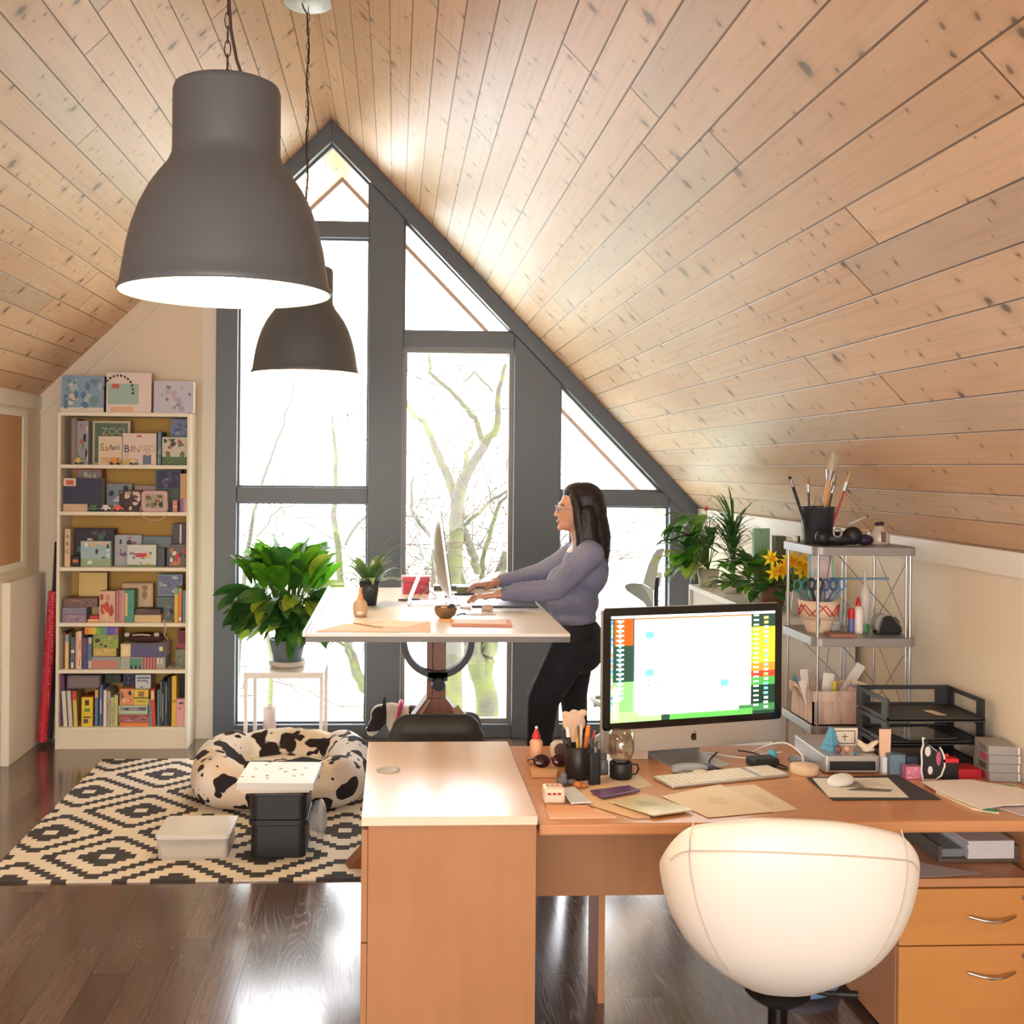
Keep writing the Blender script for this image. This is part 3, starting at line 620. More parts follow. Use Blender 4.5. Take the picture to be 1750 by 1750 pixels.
toy('orange toy car in front of the Safari box', zx1(715), BY0+.02, SH[5]+.0005, (226, 150, 60), (50, 44, 44), .07)
toy('cream toy car in front of the BINGO box', zx1(888), BY0+.016, SH[5]+.0005, (228, 206, 160), (80, 90, 70), .045)
row(SH[4], *z1, 1415, .000675, [
 ('game_box', 'navy starry game box with an orange label on the second shelf', 246, 598, 1122, None, .03, .06, (52, 56, 84), dict(side=(150, 150, 150), bands=[(0, 0, .62, .22, (214, 186, 160)), (0, .76, .32, 1, (226, 206, 190)), (.06, .8, .26, .94, (214, 96, 70))])),
 ('game_box', 'orange-edged grey box behind the navy starry box', 320, 552, 1042, None, .13, .1, (186, 110, 90), dict(frame=(140, 140, 140), pal=PK+[(200, 190, 170)], n=10)),
 ('game_box', 'grey-blue box with penguins on the second shelf', 602, 835, 1172, None, .12, .06, (130, 146, 158), dict(pal=[(220, 220, 214), (60, 60, 70), (150, 164, 176)], n=10, side=(150, 150, 140))),
 ('game_box', 'black box with cream star pattern on the second shelf', 745, 950, 1226, None, .05, .05, (66, 46, 54), dict(pal=[(226, 206, 180), (220, 196, 170), (190, 160, 130)], n=14, sc=.22)),
 ('game_box', 'dusty pink box behind the small lunch case', 858, 1052, 1186, None, .13, .08, (176, 150, 150), dict()),
 ('game_box', 'dark blue box with a crescent moon, high at the right of the second shelf', 1060, 1292, 1044, 1216, .1, .1, (84, 104, 130), dict(frame=(48, 52, 84), pal=[(70, 80, 120), (90, 80, 120)], n=6)),
 ('game_box', 'dark green box under the crescent moon box', 1065, 1290, 1218, None, .1, .1, (76, 96, 84), dict()),
 ('carton', 'plain tan cardboard box at the right end of the second shelf', 1306, 1372, 1074, 1296, .04, .14, (206, 166, 110), dict()),
 ('carton', 'striped pink and blue carton under the tan cardboard box', 1306, 1372, 1298, None, .04, .14, (186, 130, 150), dict(bands=[(.1, 0, .3, 1, (110, 100, 150)), (.6, 0, .8, 1, (224, 190, 180))])),
 ('carton', 'small pink carton beside the striped carton', 1242, 1282, 1312, None, .03, .03, (220, 140, 140), dict(bands=[(0, .4, 1, .5, (240, 200, 190))]))])
mo = [o for o in COL.objects if 'crescent moon' in o.get('label', '')][0]
b = B(); b.tube([(-.01+.02*cos(rad(60+k*20)), -.004, .04+.022*sin(rad(60+k*20))) for k in range(13)], .003, mat((226, 196, 176), .5), 5, .001); b.out('moon_print', mo)
t = thing('lunch_case', 'small pink lunch case with green picture and a hanging handle', 'case', (zx1(1078), BY0+.012, SH[4]+.0006))
b = B(); b.rbox((-.077, 0, 0), (.077, .06, .126), mat((204, 168, 170), .45), .02, 4, 1); b.out('body', t, bev=.003)
b = B(); b.rbox((-.055, -.001, .02), (.055, 0, .106), mat((170, 160, 130), .5), .01, 3, 1); blobs(b, -.05, .05, .025, .1, -.001, [(90, 120, 90), (60, 60, 60), (150, 60, 60), (100, 130, 100)], 12, .2); b.out('picture', t)
b = B(); b.tube([(-.08, -.006, .03)]+[(-.08*cos(rad(q)), -.01, .0-.05*sin(rad(q))) for q in range(0, 181, 15)]+[(.08, -.006, .06)], .0022, mat((216, 190, 186), .4), 6); b.out('handle', t)
for lab, q, wq, cc in (('orange toy van in front of the star pattern box', 750, .065, (226, 110, 80)), ('white and navy toy car on the second shelf', 640, .06, (220, 220, 216)), ('green toy car beside the navy starry box', 530, .07, (86, 116, 80))):
    toy(lab, zx1(q), BY0+.014, SH[4]+.0005, cc, (46, 44, 60), wq)
K3 = .000689
row(SH[3], *z1, 1835+18, .00068, [
 ('board_book', 'cream book spine with letters, left on the third shelf', 262, 312, 1520, None, .03, .16, (224, 196, 160), dict(cat='book', txt=[('A', .03, .5, .8, (50, 40, 60)), ('B', .03, .5, .6, (50, 40, 60)), ('C', .03, .5, .4, (50, 40, 60))])),
 ('game_box', 'black box with toys on its lid, third shelf', 322, 682, 1524, None, .1, .08, (52, 46, 58), dict(pal=[(190, 90, 100), (90, 90, 110), (220, 200, 180), (220, 140, 60), (70, 110, 90)], n=16, sc=.12)),
 ('board_book', 'narrow black box with an orange dot beside the panda box', 322, 392, 1760, None, .03, .05, (40, 38, 50), dict(bands=[(.2, .4, .9, .7, (220, 110, 80))])),
 ('game_box', 'light blue panda game box on the third shelf', 398, 672, 1628, None, .05, .04, (160, 190, 200), dict(bands=[(0, 0, 1, .3, (150, 176, 140)), (.05, .88, .95, .97, (206, 190, 180))], pal=[(40, 40, 44), (230, 230, 226), (226, 190, 130), (60, 60, 70), (214, 170, 150)], n=9, sc=.13)),
 ('game_box', 'pale puzzle box with purple figures, third shelf', 672, 930, 1580, None, .12, .05, (176, 186, 194), dict(pal=[(130, 100, 140), (160, 110, 110), (70, 60, 80), (200, 180, 180)], n=14)),
 ('game_box', 'dull teal box behind the red-badged box, third shelf', 936, 1204, 1592, None, .13, .05, (118, 138, 146), dict(pal=[(100, 120, 130), (60, 60, 80)], n=5)),
 ('game_box', 'white game box with a red badge on the third shelf', 826, 1090, 1658, None, .04, .05, (206, 212, 210), dict(bands=[(.3, .44, .68, .62, (204, 60, 60)), (0, 0, 1, .1, (110, 140, 100))], pal=[(110, 140, 110), (150, 120, 150), (206, 190, 120), (120, 110, 120)], n=10, sc=.1)),
 ('board_book', 'slim dark grey book right of the red-badged box', 1096, 1160, 1690, None, .06, .15, (86, 92, 98), dict(cat='book')),
 ('game_box', 'grey box with a small red figure at the right end of the third shelf', 1204, 1370, 1655, None, .05, .06, (112, 104, 104), dict(pal=[(200, 120, 80), (200, 50, 60), (230, 220, 210), (60, 80, 60)], n=12, sc=.18)),
 ('game_box', 'tall dark box with a white candle stick picture, right end of the third shelf', 1210, 1370, 1476, None, .13, .08, (90, 82, 90), dict(bands=[(.42, .5, .52, .98, (245, 245, 245))]))])
z2 = (190, 1205)
row(SH[2], *z2, 613, .00077, [
 ('board_book', 'cream yellow book with a smiling drawn face on the fourth shelf', 290, 520, 242, None, .15, .04, (226, 198, 130), dict(cat='book', bands=[(.25, .3, .7, .5, (226, 176, 150))], pal=[(200, 150, 120), (220, 190, 120)], n=6, side=(110, 60, 60))),
 ('carton', 'purple and pink patterned carton, lower left on the fourth shelf', 208, 400, 552, None, .02, .12, (150, 130, 150), dict(pal=[(90, 70, 90), (190, 160, 170)], n=16, sc=.1)),
 ('carton', 'blue-grey patterned carton on the pink carton, fourth shelf', 208, 400, 498, 550, .02, .12, (130, 130, 158), dict(pal=[(150, 100, 120), (190, 180, 190)], n=12, sc=.1)),
 ('game_box', 'brown striped box lying on the two patterned cartons', 214, 486, 428, 496, .03, .14, (120, 96, 90), dict(pal=[(160, 130, 110), (80, 60, 60)], n=14, sc=.1)),
 ('carton', 'orange carton with a red top on the fourth shelf', 412, 500, 588, None, .015, .05, (226, 160, 60), dict(bands=[(0, .55, 1, 1, (236, 200, 160))])),
 ('carton', 'small red block on the orange carton', 426, 498, 560, 587, .02, .04, (196, 60, 50), dict()),
 ('board_book', 'pink book with a curved red pattern on the fourth shelf', 500, 628, 372, None, .03, .06, (214, 176, 160), dict(cat='book', pal=[(176, 60, 50), (190, 80, 70), (226, 196, 140), (200, 140, 120)], n=10, sc=.25)),
 ('board_book', 'dusty pink book right of the curved red pattern', 632, 704, 366, None, .04, .12, (196, 140, 140), dict(cat='book', bands=[(.2, 0, .35, 1, (170, 100, 110)), (.7, 0, .8, 1, (220, 180, 180))])),
 ('board_book', 'teal and cream book on the fourth shelf', 706, 780, 362, None, .03, .1, (80, 150, 134), dict(cat='book', bands=[(0, .2, .3, .9, (214, 186, 140))])),
 ('game_box', 'cream box with a seated girl, at the back of the fourth shelf', 640, 895, 326, None, .16, .04, (206, 176, 150), dict(frame=(220, 194, 160), pal=[(150, 110, 120), (170, 130, 110)], n=6)),
 ('carton', 'cream oval carton on the fourth shelf', 784, 1000, 556, None, .03, .1, (216, 188, 144), dict()),
 ('board_book', 'dark picture book lying on the cream carton', 790, 992, 512, 554, .03, .12, (80, 66, 66), dict(cat='book', pal=[(120, 110, 90), (150, 90, 80)], n=8, sc=.1)),
 ('board_book', 'light blue framed picture book, upper right of the fourth shelf', 944, 1146, 252, 424, .13, .05, (126, 160, 186), dict(cat='book', frame=(120, 128, 160), pal=[(206, 206, 206), (90, 100, 120), (160, 170, 190)], n=8)),
 ('game_box', 'grey-teal box under the light blue framed book', 938, 1112, 428, None, .12, .06, (104, 122, 126), dict(pal=[(60, 64, 60), (150, 150, 140)], n=8)),
 ('board_book', 'tall yellow book at the right of the fourth shelf', 1110, 1140, 340, None, .02, .15, (222, 180, 70), dict(cat='book', bands=[(0, .8, 1, 1, (120, 170, 160))])),
 ('board_book', 'orange book next to the tall yellow book', 1142, 1166, 345, None, .025, .15, (216, 130, 70), dict(cat='book', bands=[(0, .9, 1, 1, (160, 180, 100)), (.1, .05, .9, .15, (230, 230, 220))])),
 ('board_book', 'blue-grey book at the right end of the fourth shelf', 1172, 1203, 362, None, .03, .15, (112, 140, 162), dict(cat='book'))])
z3 = (5, 1680)
SPN = 'slim picture books standing upright'
row(SH[1], *z3, 790, .000462, [
 ('picture_book', 'green book at the far left of the fifth shelf', 6, 32, 330, None, .04, .16, (130, 150, 116), dict(cat='book')),
 ('picture_book', 'dark red book second from the left on the fifth shelf', 38, 74, 320, None, .035, .16, (150, 44, 52), dict(cat='book')),
 ('picture_book', 'cream book with blue top on the fifth shelf', 76, 120, 345, None, .02, .16, (226, 206, 150), dict(cat='book', bands=[(0, .8, 1, 1, (130, 180, 190))])),
 ('picture_book', 'slate blue book with white label on the fifth shelf', 143, 196, 380, None, .03, .16, (92, 108, 128), dict(cat='book', bands=[(.1, .5, .9, .6, (230, 230, 230)), (.1, .03, .7, .2, (220, 220, 210))])),
 ('picture_book', 'red and white thin book left of the tall cream book', 204, 236, 312, None, .03, .16, (206, 130, 120), dict(cat='book', bands=[(.4, 0, .7, 1, (230, 210, 200))])),
 ('picture_book', 'tall cream speckled book on the fifth shelf', 239, 291, 300, None, .02, .16, (234, 210, 176), dict(cat='book', pal=[(190, 90, 70), (220, 180, 140)], n=8, sc=.2)),
 ('picture_book', 'magenta and blue thin book on the fifth shelf', 298, 330, 390, None, .03, .16, (150, 70, 110), dict(cat='book', bands=[(0, .0, 1, .45, (80, 80, 140))])),
 ('picture_book', 'navy book left of the pale blue-topped book', 333, 368, 380, None, .025, .16, (70, 84, 130), dict(cat='book')),
 ('picture_book', 'blue book with peach dots on the fifth shelf', 371, 420, 380, None, .03, .16, (104, 124, 160), dict(cat='book', bands=[(.2, .8, 1, .98, (226, 190, 160)), (.2, .02, 1, .25, (226, 190, 160))])),
 ('game_box', 'flat grey box with red diagonal stripes on the fifth shelf', 428, 808, 632, None, .02, .16, (150, 158, 160), dict(bands=[(.03+.1*j, .06, .10+.1*j, .7, (214, 120, 96)) for j in range(9)])),
 ('game_box', 'yellow patterned box on the red-striped box', 436, 742, 528, 630, .04, .14, (206, 180, 110), dict(pal=[(200, 110, 70), (150, 170, 90), (226, 206, 160)], n=10, sc=.12)),
 ('game_box', 'green picture box on the yellow patterned box', 430, 768, 338, 526, .04, .14, (150, 170, 90), dict(bands=[(0, .9, 1, 1, (110, 80, 140))], pal=[(120, 150, 70), (170, 140, 120), (90, 60, 60), (180, 190, 110)], n=9, sc=.2)),
 ('carton', 'rainbow-striped box at the top left of the fifth shelf', 342, 785, 244, 336, .005, .1, (226, 130, 60), dict(bands=[(j/9, 0, (j+1)/9, 1, c) for j, c in enumerate([(232, 130, 60), (236, 170, 70), (226, 200, 80), (140, 180, 80), (90, 160, 90), (110, 140, 180), (80, 90, 170), (110, 90, 180), (150, 100, 170)])])),
 ('game_box', 'purple-grey flat box with a yellow bird, middle of the fifth shelf', 812, 1408, 465, 632, .02, .16, (92, 90, 130), dict(side=(200, 190, 190), bands=[(0, 0, .22, 1, (226, 206, 160)), (.05, .15, .17, .8, (236, 220, 180)), (.86, .45, .94, .8, (226, 220, 120))])),
 ('game_box', 'flat box with grey, teal and red striped end, fifth shelf', 812, 1408, 636, None, .02, .16, (160, 160, 160), dict(bands=[(.0, 0, .2, 1, (170, 176, 164)), (.2, .05, .48, .9, (90, 146, 126)), (.22, 0, .26, .3, (20, 30, 30)), (.32, 0, .36, .3, (20, 30, 30)), (.42, 0, .45, .3, (20, 30, 30))]+[(.5+.065*j, 0, .535+.065*j, 1, (190, 50, 50)) for j in range(5)]+[(.82, .4, .85, .9, (236, 226, 190)), (.9, .4, .93, .9, (236, 226, 190))])),
 ('game_box', 'green box at the right end of the fifth shelf', 1530, 1674, 545, None, .05, .1, (122, 134, 110), dict(pal=[(170, 140, 130), (90, 110, 80)], n=7)),
 ('game_box', 'maroon figure box on the green box, fifth shelf', 1555, 1670, 300, 543, .06, .08, (134, 60, 70), dict(bands=[(.1, .3, .9, .9, (110, 50, 60)), (-.2, .1, 1, .25, (160, 60, 76))]))])
zx3 = lambda q: fx(q, *z3)
t = thing('fabric_pouch', 'dark maroon pouch with white paws lying on the purple flat box', 'pouch', (0, 0, 0)); zt = SH[1]+(790-463)*.000462
blob('body', [('s', (zx3(1110), BY0+.09, zt+.030), (.125, .07, .030))], .006, fabric_mat((84, 40, 44), (60, 44, 46)), t, 2)
for q in (880, 1275): B().sph((zx3(q), BY0+.045, zt+.052), (.018, .012, .014), mat((206, 196, 186), .8), 12, 8).out('paw', t)
b = B(); b.tube([(zx3(960), BY0+.035, zt+.05), (zx3(1080), BY0+.022, zt+.056), (zx3(1200), BY0+.03, zt+.05)], .005, mat((206, 196, 186), .8), 6); b.out('stick', t)
b = B(); b.tube([(zx3(1390), BY0-.004, SH[2]+.02), (zx3(1420), BY0-.01, SH[2]-.03), (zx3(1400), BY0-.008, SH[2]-.07), (zx3(1450), BY0-.004, SH[2]-.1)], .005, mat((190, 184, 176), .7), 7, .002)
b.out('ribbon', None, label='grey ribbon hanging over the fourth shelf edge', cat='ribbon')
row(SH[0], *z3, 1535, .00046, [
 ('picture_book', 'purple book at the far left of the bottom shelf', 8, 58, 870, None, .04, .17, (100, 60, 100), dict(cat='book')),
 ('picture_book', 'white book, left one of the white leaning pair on the bottom shelf', 66, 116, 1075, None, .02, .16, (220, 214, 206), dict(cat='book', lean=-.07)),
 ('picture_book', 'white book, right one of the white leaning pair on the bottom shelf', 134, 184, 1070, None, .02, .16, (214, 206, 198), dict(cat='book', lean=-.07)),
 ('picture_book', 'yellow book with a red top on the bottom shelf', 202, 250, 1075, None, .02, .16, (214, 190, 96), dict(cat='book', lean=-.06, bands=[(0, .74, 1, 1, (214, 60, 66))])),
 ('game_box', 'bright yellow box with black pictures on the bottom shelf', 302, 452, 1150, None, .015, .16, (232, 200, 60), dict(side=(180, 90, 60), bands=[(.3, .72, .66, .9, (70, 60, 50)), (.25, .5, .75, .62, (110, 150, 70)), (.2, .12, .6, .26, (96, 80, 90)), (.15, .3, .85, .34, (60, 50, 40))])),
 ('picture_book', 'blue book with an orange top on the bottom shelf', 470, 512, 1062, None, .03, .16, (92, 130, 160), dict(cat='book', bands=[(0, .78, 1, 1, (226, 180, 90))])),
 ('picture_book', 'periwinkle book leaning slightly, bottom shelf', 530, 568, 1002, None, .03, .16, (116, 124, 176), dict(cat='book', bands=[(0, 0, 1, .3, (80, 110, 160)), (.3, .3, .7, .65, (200, 200, 214))])),
 ('picture_book', 'white book left of the pale green books, bottom shelf', 586, 628, 1066, None, .025, .16, (230, 222, 210), dict(cat='book')),
 ('picture_book', 'pale green speckled book, first of three, bottom shelf', 634, 676, 1080, None, .03, .16, (180, 176, 156), dict(cat='book', pal=[(140, 120, 120), (150, 170, 110)], n=9, sc=.2)),
 ('picture_book', 'pale green speckled book, second of three, bottom shelf', 680, 724, 1160, None, .03, .16, (196, 190, 160), dict(cat='book', pal=[(160, 140, 130), (150, 170, 110)], n=9, sc=.2)),
 ('picture_book', 'lime green book, last of three, bottom shelf', 728, 776, 1130, None, .03, .16, (190, 200, 120), dict(cat='book', pal=[(170, 110, 120), (220, 220, 160)], n=5, sc=.15)),
 ('picture_book', 'orange book lying lowest in the stack on the bottom shelf', 808, 1192, 1488, None, .02, .17, (224, 140, 66), dict(cat='book')),
 ('game_box', 'red and white patterned flat box in the bottom shelf stack', 790, 1190, 1392, 1486, .025, .17, (170, 110, 116), dict(bands=[(0, .8, 1, 1, (186, 50, 50))], pal=[(230, 220, 220), (60, 60, 70), (150, 80, 100)], n=12, sc=.1)),
 ('game_box', 'pale green flat box in the bottom shelf stack', 790, 1178, 1262, 1390, .02, .17, (190, 204, 190), dict(side=(120, 110, 110), bands=[(.05, .45, .95, .85, (150, 150, 150)), (.2, .55, .35, .7, (40, 40, 40)), (.7, .5, .95, .8, (100, 96, 110)), (0, 0, 1, .18, (140, 160, 120))])),
 ('game_box', 'orange square box with a pirate face on the bottom shelf stack', 800, 985, 1050, 1260, .03, .14, (226, 150, 100), dict(pal=[(190, 90, 80), (60, 40, 50), (230, 190, 160), (130, 90, 130)], n=9, sc=.18)),
 ('game_box', 'yellow square box with a drawn hat on the bottom shelf stack', 990, 1185, 1060, 1260, .025, .14, (226, 196, 80), dict(bands=[(.0, .42, 1, .52, (110, 120, 60)), (.3, .55, .7, .9, (160, 120, 70)), (.2, .2, .8, .3, (150, 160, 80))])),
 ('game_box', 'navy starry box at the top of the bottom shelf stack', 802, 988, 872, 1048, .1, .1, (48, 50, 84), dict(pal=[(226, 226, 230)], n=6, sc=.05)),
 ('game_box', 'white box with grey lettering at the top of the bottom shelf stack', 992, 1195, 880, 1058, .06, .1, (206, 212, 216), dict(bands=[(.1, .7, .9, .85, (120, 130, 140)), (.1, .5, .8, .62, (140, 140, 150))], pal=[(70, 60, 70)], n=2, sc=.1)),
 ('picture_book', 'teal book right of the stack on the bottom shelf', 1188, 1226, 1185, None, .03, .16, (116, 160, 166), dict(cat='book')),
 ('picture_book', 'red and cream book leaning right of the stack', 1232, 1284, 1052, None, .02, .16, (206, 76, 76), dict(cat='book', lean=-.04, bands=[(.1, .72, .9, .95, (226, 206, 160))])),
 ('picture_book', 'dark teal book beside the red and cream one', 1300, 1330, 1062, None, .03, .16, (84, 130, 130), dict(cat='book')),
 ('picture_book', 'black paperback, first of the dark group on the bottom shelf', 1336, 1362, 950, None, .03, .16, (60, 70, 76), dict(cat='book', bands=[(.3, .2, .6, 1, (150, 160, 160))])),
 ('picture_book', 'black paperback, second of the dark group on the bottom shelf', 1366, 1396, 930, None, .03, .16, (30, 36, 44), dict(cat='book', bands=[(.1, .1, .4, .7, (180, 190, 190))])),
 ('picture_book', 'black paperback, third of the dark group on the bottom shelf', 1400, 1430, 960, None, .03, .16, (66, 80, 92), dict(cat='book', bands=[(.5, .3, .8, .9, (140, 150, 160))])),
 ('picture_book', 'black paperback, last of the dark group on the bottom shelf', 1434, 1480, 900, None, .03, .16, (24, 28, 38), dict(cat='book', bands=[(.3, .5, .5, .8, (90, 90, 110))])),
 ('picture_book', 'tall bright yellow book on the bottom shelf', 1496, 1556, 880, None, .02, .17, (228, 184, 62), dict(cat='book', bands=[(0, .48, 1, .52, (180, 130, 50))])),
 ('game_box', 'black box standing behind the pink book, bottom shelf', 1562, 1670, 860, None, .12, .1, (36, 34, 46), dict()),
 ('picture_book', 'light pink book at the right end of the bottom shelf', 1552, 1674, 1182, None, .03, .05, (226, 170, 176), dict(cat='book', bands=[(.3, .8, .8, .88, (90, 100, 120)), (.2, .6, .6, .7, (214, 130, 150))])),
 ('game_box', 'grey woven-pattern box lying across the white leaning books', 96, 545, 872, 1048, .03, .16, (96, 84, 90), dict(bands=[(.05*j, .1, .05*j+.02, .9, (160, 150, 150)) for j in range(1, 19)])),
 ('soft_toy', 'dark green soft toy lying above the periwinkle book', 575, 782, 885, 995, .08, .1, (54, 64, 50), dict(cat='toy', pal=[(70, 84, 60), (40, 46, 40)], n=8))])
# wrapping rolls left of the bookcase
M_WRAP = NT('dotted_paper'); v_, _ = M_WRAP.obj(); vv = M_WRAP.n('TexVoronoi'); vv.inputs['Scale'].default_value = 55; vv.inputs['Randomness'].default_value = .3; M_WRAP.l(v_, vv.inputs['Vector'])
M_WRAP.done(M_WRAP.mix(M_WRAP.ramp(vv.outputs['Distance'], .32, .25), (196, 40, 62), (230, 150, 160)), .5)
def roll(label, p0, p1, r, m):
    t = thing('paper_roll', label, 'paper roll', p0); b = B(); d_ = Vector(p1)-Vector(p0); b.cyl((0, 0, 0), d_, r, m, seg=20); b.out('roll', t)
    B().cyl(-d_.normalized()*.001, d_.normalized()*.004, r*.6, mat((220, 214, 206), .7)).out('core', t)
roll('dark grey paper roll leaning behind the red dotted one', (-2.085, 6.86, .03), (-2.055, 6.93, 1.22), .024, mat((52, 50, 58), .5))
roll('red dotted wrapping paper roll leaning beside the bookcase', (-2.10, 6.79, .032), (-2.045, 6.80, .93), .030, M_WRAP.m)

# ------------------------------------------------------------ near desk, end cabinet, drawer pedestal
DZ = 0.75
t = thing('desk_cabinet', 'tall end cabinet of light birch veneer with a round cable grommet in its top', 'cabinet', (0.1525, 3.32, 0))
CZ = .78
B().box((-.2325, -.40, CZ-.024), (.2325, .40, CZ), M_CABTOP).out('top_panel', t, bev=.002)
b = B(); b.box((-.2145, -.395, .0), (.2295, .395, CZ-.0245), M_CABV); b.out('body', t, bev=.001)
B().box((-.2315, -.394, .45), (-.2155, .393, CZ-.034), M_CABV).out('drawer_front', t, bev=.001)
B().box((-.2315, -.394, .02), (-.2155, .393, .446), M_CABV).out('drawer_front', t, bev=.001)
b = B(); b.lathe([(.034, 0), (.036, .003), (.026, .004), (.024, .002), (0, .002)], mat((176, 172, 168), .4), (-.165, .05, CZ), 28); b.out('grommet', t)
t = thing('desk', 'long birch desk with a rounded front edge running to the right wall', 'desk', (0, 0, 0))
B().box((.392, 2.945, DZ-.032), (1.915, 3.78, DZ), M_DESK).out('desktop', t, bev=.006)
B().box((.392, 3.38, .39), (1.46, 3.40, DZ-.033), M_CABV).out('modesty_panel', t, bev=.001)  # shade on this panel is painted in with the darker veneer
B().box((.657, 3.50, 0), (.679, 3.68, DZ-.033), M_DESKV).out('leg', t, bev=.002)
B().box((1.909, 3.02, 0), (1.9135, 3.75, DZ-.033), M_DESKV).out('leg', t, bev=.002)
b = B(); b.box((1.40, 3.05, DZ-.07), (1.43, 3.37, DZ-.033), M_METAL); b.out('rail', t)
t = thing('drawer_pedestal', 'birch drawer pedestal under the right end of the desk', 'drawer unit', (1.475, 3.165, 0))
B().box((0, 0.02, .03), (.405, .43, .505), M_DESKV).out('body', t, bev=.001); B().box((-.002, 0, .487), (.407, .43, .512), M_DESKV).out('top_panel', t, bev=.002)
def arc_handle(par, x, z):
    b = B(); P = [(x-.07+.14*k/12, -.004-.022*sin(pi*k/12), z-.008*sin(pi*k/12)) for k in range(13)]; b.tube(P, .0045, M_CHROME, 8); b.out('handle', par)
for z0, z1_ in ((.318, .482), (.03, .314)):
    dr = B().box((.002, 0.0, z0), (.403, .0195, z1_), wood_mat((214, 150, 84), (196, 130, 68), 3, 22, .4, 0, .4)).out('drawer', t, bev=.0015)
    arc_handle(dr, .278, (.402 if z0 > .3 else .238))
    b = B(); b.cyl((.375, 0, .455 if z0 > .3 else .285), (.375, -.006, .455 if z0 > .3 else .285), .008, M_METAL); b.out('lock', dr)
# inside the open compartment
t = thing('paper_tray', 'dark wooden tray in the compartment under the desktop', 'tray', (1.655, 3.29, .5135))
b = B(); b.box((0, 0, 0), (.25, .24, .012), mat((96, 84, 72), .6)); b.box((0, 0, .012), (.012, .24, .05), mat((96, 84, 72), .6)); b.box((.238, 0, .012), (.25, .24, .05), mat((96, 84, 72), .6)); b.out('body', t, bev=.001)
b = B(); random.seed(3)
for k in range(9): b.box((1.745+random.uniform(-.003, .003), 3.285, .5265+k*.006), (1.888, 3.49, .5265+k*.006+.0055), mat((226, 222, 228), .8))
b.out('paper_ream', None, label='stack of white paper in the dark tray below the desktop', cat='paper')
box('grey_folder', (1.672, 3.305, .5262), (1.738, 3.49, .55), mat((128, 136, 142), .5), label='grey folder standing beside the white paper stack in the tray', cat='folder')
b = B(); b.prism([(1.495, 3.175), (1.60, 3.178), (1.745, 3.20), (1.62, 3.28), (1.53, 3.40), (1.50, 3.40)], .5128, .5134, mat((206, 200, 196), .8), 2)
b.out('newsprint_sheet', None, label='grey printed sheet lying on top of the drawer pedestal', cat='paper')
def lines(b, x0, y0, x1, n, dy, z, m, hh=.0025):
    for k in range(n): b.box((x0, y0-k*dy-hh, z), (x0+(x1-x0)*random.uniform(.6, 1), y0-k*dy, z+.0002), m)

# ------------------------------------------------------------ white tub chair
t = thing('tub_chair', 'white leather tub swivel chair with its back to the viewer', 'chair', (.955, 2.70, 0), rad(-9))
M_LEA = NT('white_leather'); v_, _ = M_LEA.obj(); M_LEA.bump(M_LEA.noise(v_, 90, 3), .06, .003); M_LEA.done(M_LEA.mix(M_LEA.noise(v_, 2), (246, 242, 236), (240, 234, 226)), .38)
HW = [(0, .0), (.02, .078), (.06, .138), (.096, .188), (.152, .240), (.209, .272), (.266, .292), (.323, .304), (.39, .308), (.455, .296), (.50, .27)]
def hw(t_):
    z = t_*.5
    for (a, r0), (c_, r1) in zip(HW[:-1], HW[1:]):
        if z <= c_+1e-9: return r0+(r1-r0)*(z-a)/(c_-a)
    return HW[-1][1]
def rim(ap):
    ap = math.degrees(ap)
    if ap < 49: return .514-.034*(ap/49)**2
    if ap < 74: return .480-.10*((ap-49)/25)**1.3
    return .380-.17*((ap-74)/38)
vs = []; fs = []; NP, NTt = 48, 18
for i in range(NP+1):
    ph = rad(-112+224*i/NP); ap = abs(ph)
    top = rim(ap)
    ex = .78; sx = math.copysign(abs(sin(ph))**ex, sin(ph)); cy_ = math.copysign(abs(cos(ph))**ex, cos(ph))
    for j in range(NTt+1):
        u = j/NTt; z = top*(u**1.4); r = hw(z/.5)
        r *= 1-.14*max(0, (math.degrees(ap)-80)/32); vs.append((sx*r, -cy_*r*.88-.03*u*(1 if cy_ > 0 else 0), .41+z))
for i in range(NP):
    for j in range(NTt): k = i*(NTt+1)+j; fs.append((k, k+NTt+1, k+NTt+2, k+1))
sh = B().add(vs, fs, M_LEA.m, True).out('shell', t)
md = sh.modifiers.new('weld', 'WELD'); md.merge_threshold = .0005
md = sh.modifiers.new('solid', 'SOLIDIFY'); md.thickness = .05; md.offset = 1.0 if False else -1.0
md = sh.modifiers.new('sub', 'SUBSURF'); md.levels = 1; md.render_levels = 1
b = B()
for a0, dz in ((-50, 0), (50, 0)):
    P = []
    for j in range(6, NTt+1):
        u = j/NTt; ph = rad(a0*(.55+.45*u)); z = rim(abs(ph))*(u**1.4); r = hw(z/.5)+.0012; sx = math.copysign(abs(sin(ph))**.78, sin(ph)); P.append((sx*r, -(abs(cos(ph))**.78)*r*.88-.03*u-.001, .41+z))
    b2 = B(); b2.tube(P, .0016, mat((214, 200, 182), .5), 5); b2.out('seam', t)
P = []
for i in range(25):
    ph = rad(-62+124*i/24); z = rim(abs(ph))*.86; r = hw(z/.5)+.0015; sx = math.copysign(abs(sin(ph))**.78, sin(ph)); u = (z/rim(abs(ph)))**(1/1.4); P.append((sx*r, -(abs(cos(ph))**.78)*r*.88-.03*u-.001, .41+z))
b2 = B(); b2.tube(P, .0016, mat((214, 200, 182), .5), 5); b2.out('seam', t)
blob('seat_cushion', [('s', (0, .03, .52), (.21, .19, .05))], .015, M_LEA.m, t, 3)
